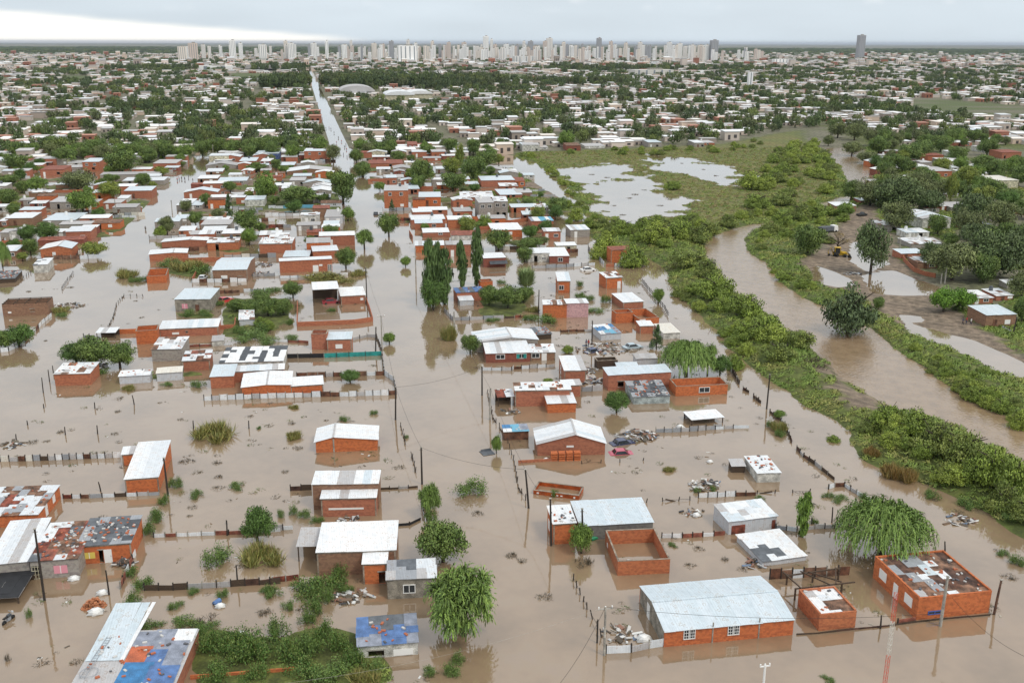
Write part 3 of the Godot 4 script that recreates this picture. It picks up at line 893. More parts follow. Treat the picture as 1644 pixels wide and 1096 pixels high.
var PUDDLES := [outline([138.7, -251.8, 141.3, -242.6, 138.1, -228.2, 131.3, -226.7, 129, -234.8]), outline([145.3, -238.6, 157.7, -242.6, 157.4, -230.2, 158.3, -220.5, 151.9, -214.5, 143.6, -216.1, 137.4, -219.1]), outline([132.5, -199.5, 136.8, -197.9, 134.4, -192.5, 129.7, -193.4]), outline([130, -193.9, 132.9, -185, 137, -176.4, 136.6, -163, 131, -151.2, 127.5, -155.8, 128.6, -167.4, 126.6, -178.5, 126.1, -186.3]), outline([166.9, -280.7, 178.5, -285.6, 161.2, -250.2, 149.5, -241.5, 152.4, -257.7])]
var ISLANDS := [[outline([-15.2, -99, -7.3, -96.2, 1.8, -95.8, 4.1, -90.6, 6.3, -85.9, 3.6, -83.4, -13.9, -85.9]), 0.15], [outline([-22.1, -247.9, -4.8, -242.7, -3.6, -222.5, -11.1, -207.4, -18.9, -211.3, -21.5, -232.7]), 0.12], [outline([40.4, -240.3, 53.9, -239.7, 50.9, -218.5, 40.9, -213.8, 35.9, -218.6]), 0.1], [outline([-40.3, -294, -29.4, -290.2, -28.3, -267.7, -41.1, -276.2]), 0.08], [outline([-31.1, -231.8, -22.3, -231.2, -22, -226.1, -30.1, -226.7]), 0.08], [outline([-35.6, -189.2, -20.9, -189.3, -19.9, -184.2, -31.5, -184, -37.5, -187.3]), 0.08], [outline([73.4, -142.5, 73.9, -138.5, 71.7, -134.1, 71, -136.3]), 0.1]]
var FIELDS := [outline([-112.8, -1782.5, -2.5, -1829.3, -4.8, -2126.1, -132, -2099.5]), outline([-362.6, -1705.9, -318.8, -1726.1, -373, -2013.6, -420.5, -1984.1]), outline([233.6, -1706.1, 314, -1695.2, 397.9, -2077.6, 290.7, -2047.8]), outline([324.4, -1693.8, 389.4, -1745.6, 443.3, -1987.9, 388.3, -1994.7]), outline([542.6, -837.3, 571.8, -712.1, 707.2, -883.8, 705.5, -1045.6, 656.1, -1014.9]), outline([-423.3, -1594.9, -411.9, -1615.7, -489.4, -1925.7, -510.2, -1928.4])]
var boxes := {}
func near_poly(p: Vector2, poly: PackedVector2Array, margin: float) -> bool:
	if not boxes.has(poly):
		var r := Rect2(poly[0], Vector2.ZERO)
		for q in poly: r = r.expand(q)
		boxes[poly] = r
	return boxes[poly].grow(margin).has_point(p)

const STREET := 20.5
const SIDE := -54.0
func in_street(x: float, z: float, extra := 0.0) -> bool:
	if absf(x - STREET) < 6.5 + extra: return true
	if absf(x - SIDE) < 6.0 + extra: return true
	if z < -560:
		if absf(fposmod(x - STREET + 36.5, 73.0) - 36.5) < 4.0 + extra: return true
		if absf(fposmod(z + 50.0, 105.0) - 52.5) < 4.0 + extra: return true
	return false

func ground_at(x: float, z: float) -> Vector2:
	# height, kind (0 mud under water, 1 levee grass, 2 wet field, 3 mud, 4 town earth, 5 mown field)
	var p := Vector2(x, z)
	var n := noise.get_noise_2d(x * 6.0, z * 6.0)
	var n2 := noise.get_noise_2d(x * 1.6 + 300, z * 1.6)
	var h := -0.55
	var kind := 0.0
	if z < -300 and z > -570 and x < 100:
		h = -0.30 + 0.32 * smoothstep(-290.0, -400.0, z) + 0.55 * n2 + 0.12 * n
		if absf(x - STREET) < 8.0 or absf(x - SIDE) < 6.5: h = -0.5
		kind = 3.0 if n2 < 0.12 else 1.0
	for q in ISLANDS:
		if near_poly(p, q[0], 3):
			var d := poly_dist(p, q[0]) + n * 1.5
			h = maxf(h, lerpf(-0.5, q[1], smoothstep(-1.5, 1.5, d)))
			if d > -0.5: kind = 1.0
	if z < -520:
		var f := smoothstep(-535.0, -565.0, z + n2 * 12.0)
		var far := 0.32 + 0.1 * n2
		if absf(x - STREET) < (7.2 if z > -600 else 4.6) and z > -2500: far = -0.25
		if absf(x - SIDE) < 5.5 and z > -660: far = -0.25
		if f > 0.02 and far > h:
			h = lerpf(h, far, f)
			kind = 4.0
		for q in FIELDS:
			if near_poly(p, q, 0) and Geometry2D.is_point_in_polygon(p, q): kind = 5.0
	if near_poly(p, EAST, 6):
		var d := poly_dist(p, EAST) + n * 1.6
		var e := lerpf(-0.55, 0.75, smoothstep(-3.5, 4.0, d))
		if d > 14: e = lerpf(0.75, 0.3, smoothstep(14.0, 24.0, d))
		if e > h:
			h = e
			kind = 1.0 if d < 16 or n2 > 0.05 else 4.0
		if near_poly(p, MUDROAD, 4):
			var m := poly_dist(p, MUDROAD) + n * 2.0
			if m > -1:
				kind = 3.0
				h = lerpf(h, 0.16 + 0.08 * n, smoothstep(-1.0, 3.0, m))
		for q in PUDDLES:
			if near_poly(p, q, 3):
				var m := poly_dist(p, q) + n * 1.6
				if m > -1.5: h = minf(h, lerpf(0.14, -0.12, smoothstep(-1.5, 1.0, m)))
	if near_poly(p, LEVEE, 6):
		var d := poly_dist(p, LEVEE) + n * 1.6
		var crest := 1.6 + 0.5 * n2
		var wet := smoothstep(-300.0, -335.0, z)
		crest = lerpf(crest, 0.42 + 0.25 * n2, wet)
		var e := lerpf(-0.55, crest, smoothstep(-4.0, 6.5 - 1.5 * wet, d))
		if e > h:
			h = e
			kind = 2.0 if wet > 0.5 and d > 7 else 1.0
		if wet < 0.5 and near_poly(p, MUDBANK, 0) and poly_dist(p, MUDBANK) + n * 8.0 > 2.5: kind = 3.0
		for q in PONDS:
			if near_poly(p, q, 6):
				var m := poly_dist(p, q) + n * 14.0 + n2 * 7.0
				if m > -4: h = minf(h, lerpf(0.3, -0.22, smoothstep(-4.0, 2.0, m)))
	if z > -560 or h > 0.3: h += 0.10 * n * float(h > -0.2)
	return Vector2(h, kind)

func build_ground() -> void:
	var xs := []
	var x := -160.0
	while x < 330.0:
		xs.append(x)
		x += 2.2
	var step := 4.0
	var l := -160.0
	var rr := xs[-1] as float
	for i in 60:
		step *= 1.18
		l -= step
		rr += step
		xs.push_front(l)
		xs.append(rr)
		if rr > 40000: break
	var zs := []
	var z := -40.0
	while z > -45000.0:
		zs.append(z)
		z -= maxf(1.5, -z * 0.0085) if z > -700 else maxf(6.0, -z * (0.03 if z > -12000 else 0.15))
	var nx := xs.size()
	var v := PackedVector3Array()
	var c := PackedColorArray()
	var nn := PackedVector3Array()
	var ix := PackedInt32Array()
	for zz in zs:
		for xx in xs:
			var g := ground_at(xx, zz)
			v.append(Vector3(xx, g.x, zz))
			var n := noise.get_noise_2d(xx * 9.0, zz * 9.0) * 0.5 + 0.5
			var n3 := noise.get_noise_2d(xx * 3.0 + 70, zz * 3.0) * 0.5 + 0.5
			var col := Color(0.20, 0.15, 0.105)
			match int(g.y):
				1: col = Color(0.105, 0.155, 0.032).lerp(Color(0.18, 0.19, 0.055), n)
				2: col = Color(0.15, 0.20, 0.045).lerp(Color(0.26, 0.22, 0.08), n3)
				3: col = Color(0.33, 0.26, 0.20).lerp(Color(0.245, 0.19, 0.145), n)
				4: col = Color(0.13, 0.15, 0.06).lerp(Color(0.29, 0.26, 0.21), n3)
				5: col = Color(0.11, 0.16, 0.045).lerp(Color(0.15, 0.18, 0.06), n)
			c.append(col)
	for j in zs.size():
		for i in nx:
			var a := v[j * nx + mini(i + 1, nx - 1)] - v[j * nx + maxi(i - 1, 0)]
			var b := v[mini(j + 1, zs.size() - 1) * nx + i] - v[maxi(j - 1, 0) * nx + i]
			var m := a.cross(b).normalized()
			nn.append(m if m.y > 0 else -m)
	for j in zs.size() - 1:
		for i in nx - 1:
			var k := j * nx + i
			ix.append_array([k, k + nx, k + 1, k + 1, k + nx, k + nx + 1])
	var a := []
	a.resize(Mesh.ARRAY_MAX)
	a[Mesh.ARRAY_VERTEX] = v
	a[Mesh.ARRAY_NORMAL] = nn
	a[Mesh.ARRAY_COLOR] = c
	a[Mesh.ARRAY_INDEX] = ix
	var m := ArrayMesh.new()
	m.add_surface_from_arrays(Mesh.PRIMITIVE_TRIANGLES, a)
	mat("earth", Color.WHITE, "dirt", 0.95, 0.11, 0.0, true)
	tag(part(self, "ground", m, M["earth"]), "muddy and grassy ground of the river plain", "ground", "", "structure")

func water_normal(freq: float, strength: float, sd: int) -> ImageTexture:
	var im := noise_image(freq, 3, sd, 512)
	im.convert(Image.FORMAT_RGB8)
	im.bump_map_to_normal_map(strength)
	return ImageTexture.create_from_image(im)

func build_water() -> void:
	var m := mat("flood", lin(0.285, 0.205, 0.138), "silt", 0.03)
	m.metallic_specular = 0.72
	m.clearcoat_enabled = true
	m.clearcoat = 0.7
	m.clearcoat_roughness = 0.03
	m.normal_enabled = true
	m.normal_texture = water_normal(0.045, 3.0, 5)
	m.normal_scale = 0.035
	m.uv1_triplanar = true
	m.uv1_world_triplanar = true
	m.uv1_scale = Vector3.ONE * 0.021
	var s := Soup.new()
	s.quad(Vector3(-500, 0, 60), Vector3(900, 0, 60), Vector3(900, 0, -2700), Vector3(-500, 0, -2700), Vector3.UP)
	tag(part(self, "flood_water", s.mesh(), m), "smooth brown flood water covering streets and yards", "water", "", "structure")
	var r := mat("river", lin(0.29, 0.205, 0.135), "silt", 0.12)
	r.metallic_specular = 0.65
	r.normal_enabled = true
	r.normal_texture = water_normal(0.03, 6.0, 9)
	r.normal_scale = 0.3
	r.uv1_triplanar = true
	r.uv1_world_triplanar = true
	r.uv1_scale = Vector3.ONE * 0.08
	var t := Soup.new()
	var tri := Geometry2D.triangulate_polygon(RIVER)
	for i in range(0, tri.size(), 3):
		var q := []
		for k in 3: q.append(Vector3(RIVER[tri[i + k]].x, 0.006, RIVER[tri[i + k]].y))
		t.tri(q[0], q[1], q[2], Vector3.UP)
	tag(part(self, "river", t.mesh(), r), "swollen brown river running between green banks", "river", "", "structure")

func multi(called: String, label: String, category: String, mesh: Mesh, m: Material, xf: Array, cols: Array) -> void:
	var mm := MultiMesh.new()
	mm.transform_format = MultiMesh.TRANSFORM_3D
	mm.use_colors = not cols.is_empty()
	mm.mesh = mesh
	mm.instance_count = xf.size()
	for i in xf.size():
		mm.set_instance_transform(i, xf[i])
		if cols: mm.set_instance_color(i, cols[i])
	var o := MultiMeshInstance3D.new()
	o.name = numbered(called)
	o.multimesh = mm
	o.material_override = m
	add_child(o)
	tag(o, label, category, "", "stuff")

func floating_scatter() -> void:
	rng.seed = 88
	var L := Leaves.new()
	L.r.seed = 5
	for i in 22:
		var d := L.dir()
		var k := L.r.randf_range(0.7, 1.3)
		L.leaf(Vector3(d.x * 0.7, absf(d.y) * 0.35, d.z * 0.7), d + Vector3(0, 0.6, 0), (L.dir() + Vector3(0, 0.8, 0)).normalized(), 0.7, 0.1, Color(k, k, k))
	var xf := []
	var cols := []
	var lx := []
	var lc := []
	var tries := 0
	while xf.size() < 900 and tries < 30000:
		tries += 1
		var x := rng.randf_range(-70, 84)
		var z := -84.0 - 230.0 * pow(rng.randf(), 1.3)
		if absf(x - STREET) < 8.5 or absf(x - SIDE) < 7.0 or not in_view(x, z): continue
		var n := noise.get_noise_2d(x * 7.0 + 40, z * 7.0)
		if n < rng.randf_range(-0.05, 0.35): continue
		var s := rng.randf_range(0.2, 0.75)
		xf.append(Transform3D(Basis(Vector3.UP, rng.randf() * TAU) * Basis.from_scale(Vector3(s * rng.randf_range(0.8, 2.0), s * 0.6, s)), Vector3(x, -0.02, z)))
		cols.append(([Color(0.12, 0.17, 0.04), Color(0.09, 0.07, 0.045), Color(0.06, 0.05, 0.035), Color(0.16, 0.16, 0.05)][rng.randi() % 4]) * rng.randf_range(0.7, 1.2))
		if rng.randf() < 0.4:
			var e := Vector3(rng.randf_range(0.08, 0.6), 0.05, rng.randf_range(0.06, 0.25))
			lx.append(Transform3D(Basis(Vector3.UP, rng.randf() * TAU) * Basis.from_scale(e), Vector3(x + rng.randf_range(-1, 1), 0.015, z + rng.randf_range(-1, 1))))
			lc.append([Color(0.6, 0.6, 0.58), Color(0.2, 0.14, 0.09), Color(0.1, 0.08, 0.06), Color(0.4, 0.36, 0.3)][rng.randi() % 4])
	multi("floating_weeds", "sparse drowned weed tips breaking the water in the yards", "weeds", L.mesh(), M["leaf"], xf, cols)
	multi("floating_litter", "small planks and litter floating in the flooded yards", "litter", BOX, M["mesh_colour"], lx, lc)

func ground_cover() -> void:
	var L := Leaves.new()
	L.r.seed = 77
	for i in 44:
		var d := L.dir()
		d.y = absf(d.y) + 0.2
		var k := L.r.randf_range(0.75, 1.25)
		L.leaf(Vector3(d.x * 0.75, d.y * 0.32, d.z * 0.75), L.dir() + Vector3(0, 0.8, 0), (d + Vector3(0, 0.6, 0)).normalized(), 0.5, 0.11, Color(k, k, k))
	var xf := []
	var cols := []
	rng.seed = 501
	var tint := [Color(0.15, 0.235, 0.036), Color(0.19, 0.27, 0.046), Color(0.25, 0.31, 0.058), Color(0.30, 0.30, 0.08), Color(0.13, 0.205, 0.042)]
	var tries := 0
	while xf.size() < 24000 and tries < 80000:
		tries += 1
		var z := -80.0 - 480.0 * pow(rng.randf(), 1.25)
		var x := rng.randf_range(60, 330) if rng.randf() < 0.97 else rng.randf_range(-70, 15)
		var az := rad_to_deg(atan2(x, -z)) - 11.64
		if absf(az) > 29: continue
		var g := ground_at(x, z)
		if g.x < 0.06 or not int(g.y) in [1, 2]: continue
		if int(g.y) == 2 and rng.randf() < 0.35: continue
		var s := rng.randf_range(0.6, 1.5) * (0.8 if int(g.y) == 2 else 1.0)
		xf.append(Transform3D(Basis(Vector3.UP, rng.randf() * TAU) * Basis.from_scale(Vector3(s, s * rng.randf_range(0.6, 1.3), s)), Vector3(x, g.x - 0.05, z)))
		var f := noise.get_noise_2d(x * 5, z * 5) * 2.2 + 2.0 + rng.randf_range(-1, 1)
		var c: Color = tint[clampi(int(f), 0, 4)]
		if int(g.y) == 2 and rng.randf() < 0.4: c = Color(0.26, 0.21, 0.075)
		cols.append(c * rng.randf_range(0.8, 1.2))
	multi("grass", "rough green and yellow grass covering the river banks and wet field", "grass", L.mesh(), M["leaf"], xf, cols)

# ---------------------------------------------------------------- vehicles and single things
func car(label: String, p: Vector3, turn: float, col: Color, sunk: float, form := "car", group := "") -> void:
	var o := thing("pickup_truck" if form == "pickup" else "car", label, "pickup" if form == "pickup" else "car", p + Vector3(0, -sunk, 0), turn, group)
	var paint := mat("paint_" + o.name, col, "", 0.25)
	paint.clearcoat_enabled = true
	var body := [Vector2(-2.05, 0.35), Vector2(-1.9, 0.28), Vector2(1.9, 0.28), Vector2(2.1, 0.4), Vector2(2.08, 0.72), Vector2(1.85, 0.84), Vector2(0.95, 0.92), Vector2(-1.75, 0.95), Vector2(-2.08, 0.85)]
	part(o, "body", extrude(body, 1.66), paint)
	var back := -1.45 if form == "car" else -0.35
	var s := Soup.new()
	var lo := [Vector3(back, 0.9, 0.78), Vector3(1.0, 0.9, 0.78), Vector3(0.35, 1.4, 0.62), Vector3(back + 0.45, 1.4, 0.62)]
	for sg in [-1.0, 1.0]:
		var q := []
		for e in lo: q.append(Vector3(e.x, e.y, e.z * sg))
		s.quad(q[0], q[1], q[2], q[3], Vector3(0, 0.25, sg).normalized())
	s.quad(lo[1], lo[1] * Vector3(1, 1, -1), lo[2] * Vector3(1, 1, -1), lo[2], Vector3(0.6, 0.8, 0))
	s.quad(lo[0], lo[0] * Vector3(1, 1, -1), lo[3] * Vector3(1, 1, -1), lo[3], Vector3(-0.7, 0.7, 0))
	part(o, "cabin_glass", s.mesh(), M["pane"])
	part(o, "roof", extrude([Vector2(back + 0.42, 1.39), Vector2(0.38, 1.39), Vector2(0.28, 1.45), Vector2(back + 0.52, 1.45)], 1.27), paint)
	for e in [[0.36, 1.0], [back + 0.42, back]]:
		for sg in [-1.0, 1.0]:
			var t := Soup.new()
			t.tube([Vector3(e[0], 1.4, 0.62 * sg), Vector3(e[1], 0.9, 0.785 * sg)], [0.05, 0.06], 5)
			part(o, "pillar", t.mesh(), paint)
	if form == "pickup":
		boxp(o, "cargo_bed", M["dark"], at(-1.2, 0.955, 0), Vector3(1.4, 0.03, 1.35))
	var w := Soup.new()
	w.tube([Vector3(0, 0, -0.1), Vector3(0, 0, -0.1001), Vector3(0, 0, 0.1), Vector3(0, 0, 0.1001)], [0.0, 0.32, 0.32, 0.0], 12, false)
	for x in [-1.3, 1.35]:
		for sg in [-1.0, 1.0]: part(o, "wheel", w.mesh(), M["rubber"], at(x, 0.32, sg * 0.78))
	for sg in [-1.0, 1.0]:
		boxp(o, "headlight", M["trim"], at(2.07, 0.68, sg * 0.6), Vector3(0.06, 0.14, 0.34))
		boxp(o, "tail_light", M["rustred"], at(-2.06, 0.74, sg * 0.66), Vector3(0.05, 0.16, 0.22))

func truck(label: String, p: Vector3, turn: float) -> void:
	var o := thing("dump_truck", label, "truck", p, turn)
	boxp(o, "chassis", M["dark"], at(0, 0.75, 0), Vector3(6.6, 0.25, 0.9))
	part(o, "cargo_box", extrude([Vector2(-3.4, 0.95), Vector2(1.3, 0.95), Vector2(1.4, 2.2), Vector2(-3.5, 2.2)], 2.3), M["slate2"])
	boxp(o, "cargo_load", M["slate1"], at(-1.05, 2.21, 0), Vector3(4.6, 0.04, 2.0))
	part(o, "cab", extrude([Vector2(1.6, 0.7), Vector2(3.3, 0.7), Vector2(3.3, 1.6), Vector2(3.0, 2.5), Vector2(1.6, 2.5)], 2.1), M["trim"])
	boxp(o, "windscreen", M["pane"], Transform3D(Basis(Vector3.BACK, 0.32), Vector3(3.17, 2.05, 0)), Vector3(0.05, 0.7, 1.8))
	var w := Soup.new()
	w.tube([Vector3(0, 0, -0.15), Vector3(0, 0, -0.1501), Vector3(0, 0, 0.15), Vector3(0, 0, 0.1501)], [0.0, 0.5, 0.5, 0.0], 12, false)
	for x in [-2.4, -1.2, 2.4]:
		for sg in [-1.0, 1.0]: part(o, "wheel", w.mesh(), M["rubber"], at(x, 0.5, sg * 1.0))

func backhoe(label: String, p: Vector3, turn: float) -> void:
	var o := thing("backhoe_loader", label, "digger", p, turn)
	var y := mat("digger_yellow", lin(0.75, 0.48, 0.02), "dirt", 0.5)
	part(o, "engine_hood", extrude([Vector2(0.3, 0.8), Vector2(2.2, 0.8), Vector2(2.2, 1.5), Vector2(0.3, 1.7)], 1.1), y)
	boxp(o, "chassis", y, at(0.2, 0.75, 0), Vector3(3.8, 0.4, 0.9))
	for x in [-1.2, 0.25]:
		for sg in [-1.0, 1.0]: boxp(o, "cab_post", y, at(x, 1.9, sg * 0.68), Vector3(0.12, 1.6, 0.12))
	boxp(o, "cab_glass", M["pane"], at(-0.48, 1.9, 0), Vector3(1.3, 1.4, 1.2))
	boxp(o, "cab_roof", y, at(-0.48, 2.75, 0), Vector3(1.8, 0.14, 1.6))
	var big := Soup.new()
	big.tube([Vector3(0, 0, -0.22), Vector3(0, 0, -0.2201), Vector3(0, 0, 0.22), Vector3(0, 0, 0.2201)], [0.0, 0.75, 0.75, 0.0], 14, false)
	for sg in [-1.0, 1.0]:
		part(o, "rear_wheel", big.mesh(), M["rubber"], at(-0.9, 0.75, sg * 0.95))
		part(o, "front_wheel", big.mesh(), M["rubber"], Transform3D(Basis.from_scale(Vector3(0.65, 0.65, 0.8)), Vector3(1.6, 0.49, sg * 0.85)))
		var s := Soup.new()
		s.tube([Vector3(0.6, 1.3, sg * 0.65), Vector3(2.0, 1.2, sg * 0.65), Vector3(2.9, 0.6, sg * 0.65)], [0.1, 0.1, 0.09], 5)
		part(o, "loader_arm", s.mesh(), y)
	part(o, "bucket", extrude([Vector2(2.7, 0.15), Vector2(3.6, 0.1), Vector2(3.1, 0.9), Vector2(2.75, 0.9)], 2.2), M["dark"])
	var b := Soup.new()
	b.tube([Vector3(-1.6, 0.9, 0), Vector3(-2.5, 2.7, 0.1), Vector3(-3.2, 1.6, 0.1), Vector3(-2.9, 0.7, 0.1)], [0.16, 0.15, 0.12, 0.1], 6)
	part(o, "digging_arm", b.mesh(), y)
	boxp(o, "digging_bucket", M["dark"], at(-2.8, 0.6, 0.1), Vector3(0.6, 0.5, 0.6))

func junk(label: String, p: Vector3, r: float, n: int, height := 0.5, called := "junk_debris") -> void:
	var xf := []
	var cols := []
	var pal := [Color(0.55, 0.54, 0.52), Color(0.45, 0.45, 0.45), Color(0.1, 0.08, 0.06), Color(0.18, 0.12, 0.08), Color(0.25, 0.13, 0.09), Color(0.68, 0.68, 0.66), Color(0.05, 0.05, 0.055), Color(0.15, 0.2, 0.28), Color(0.3, 0.27, 0.23), Color(0.13, 0.11, 0.08), Color(0.2, 0.17, 0.14)]
	for i in n:
		var a := rng.randf() * TAU
		var d := sqrt(rng.randf()) * r
		var s := Vector3(rng.randf_range(0.15, 1.2), rng.randf_range(0.03, 0.16), rng.randf_range(0.08, 0.5))
		xf.append(Transform3D(Basis(Vector3.UP, rng.randf() * TAU) * Basis(Vector3.RIGHT, rng.randf_range(-0.5, 0.5)) * Basis(Vector3.BACK, rng.randf_range(-0.4, 0.4)) * Basis.from_scale(s), p + Vector3(cos(a) * d, rng.randf() * height * (1 - d / r * 0.7) + 0.02, sin(a) * d * 0.7)))
		cols.append(pal[rng.randi() % pal.size()])
	multi(called, label, "debris", BOX, M["mesh_colour"], xf, cols)

func sack_mesh() -> ArrayMesh:
	var s := Soup.new()
	var n := 10
	var g := func(i: int, j: int) -> Vector3:
		var a := TAU * i / n
		var b := PI * j / 6.0
		var k := 1.0 + 0.25 * sin(i * 2.3 + j * 1.7)
		return Vector3(cos(a) * sin(b) * k, cos(b) * 0.5, sin(a) * sin(b) * k * 0.8)
	for i in n:
		for j in 6:
			var a: Vector3 = g.call(i, j)
			var b: Vector3 = g.call((i + 1) % n, j)
			var c: Vector3 = g.call((i + 1) % n, j + 1)
			var d: Vector3 = g.call(i, j + 1)
			s.quad(a, b, c, d, (a + b + c + d).normalized())
	return s.mesh()

func lattice_mast(label: String, base: Vector3, h: float) -> void:
	var o := thing("lattice_mast", label, "mast", base)
	var w := 0.17
	var red := mat("mast_red", lin(0.62, 0.10, 0.06), "", 0.5)
	var n := int(h / 0.5)
	for k in range(0, n, 6):
		var s := Soup.new()
		for i in range(k, mini(k + 6, n)):
			var y0 := i * 0.5
			var y1 := y0 + 0.5
			for c in 3:
				var a := Vector3(cos(TAU * c / 3), 0, sin(TAU * c / 3)) * w
				var b := Vector3(cos(TAU * (c + 1) / 3), 0, sin(TAU * (c + 1) / 3)) * w
				s.tube([a + Vector3(0, y0, 0), a + Vector3(0, y1, 0)], [0.022, 0.022], 4, false)
				s.tube([a + Vector3(0, y0, 0), b + Vector3(0, y1, 0)], [0.011, 0.011], 4, false)
				s.tube([a + Vector3(0, y1, 0), b + Vector3(0, y1, 0)], [0.011, 0.011], 4, false)
		part(o, "mast_section", s.mesh(), red if (n - 1 - k) / 6 % 2 == 0 else M["cream1"])

func far_block(called: String, label: String, category: String, p: Vector3, w: float, d: float, h: float, col: Color, bands: int, group := "", turn := 0.0) -> void:
	var o := thing(called, label, category, p, turn, group)
	var key := "facade_%s" % col.to_html(false)
	if not M.has(key): mat(key, col, "", 0.8)
	boxp(o, "facade", M[key], at(0, h / 2, 0), Vector3(w, h, d))
	boxp(o, "roof_room", M["concrete"], at(w * 0.1, h + 1.4, 0), Vector3(w * 0.35, 2.8, d * 0.4))
	for i in bands:
		boxp(o, "window_band", M["glassgrey"], at((i + 0.5) / bands * w - w / 2, h * 0.5, d / 2 + 0.1), Vector3(w / bands * 0.22, h * 0.92, 0.3))

func arch_hall(called: String, label: String, p: Vector3, w: float, d: float, h: float, rise: float, wallc: Material, roofc: Material, turn := 0.0) -> void:
	var o := thing(called, label, "hall", p, turn)
	boxp(o, "wall", wallc, at(0, h / 2, 0), Vector3(w, h, d))
	var pts := []
	for i in 13:
		var a := PI * i / 12.0
		pts.append(Vector2(cos(a) * w * 0.52, h + 0.05 + sin(a) * rise))
	part(o, "roof", extrude(pts, d * 1.04), roofc)

# ---------------------------------------------------------------- the far town
func in_view(x: float, z: float, half := 29.0) -> bool:
	return absf(rad_to_deg(atan2(x, -z)) - 11.64) < half

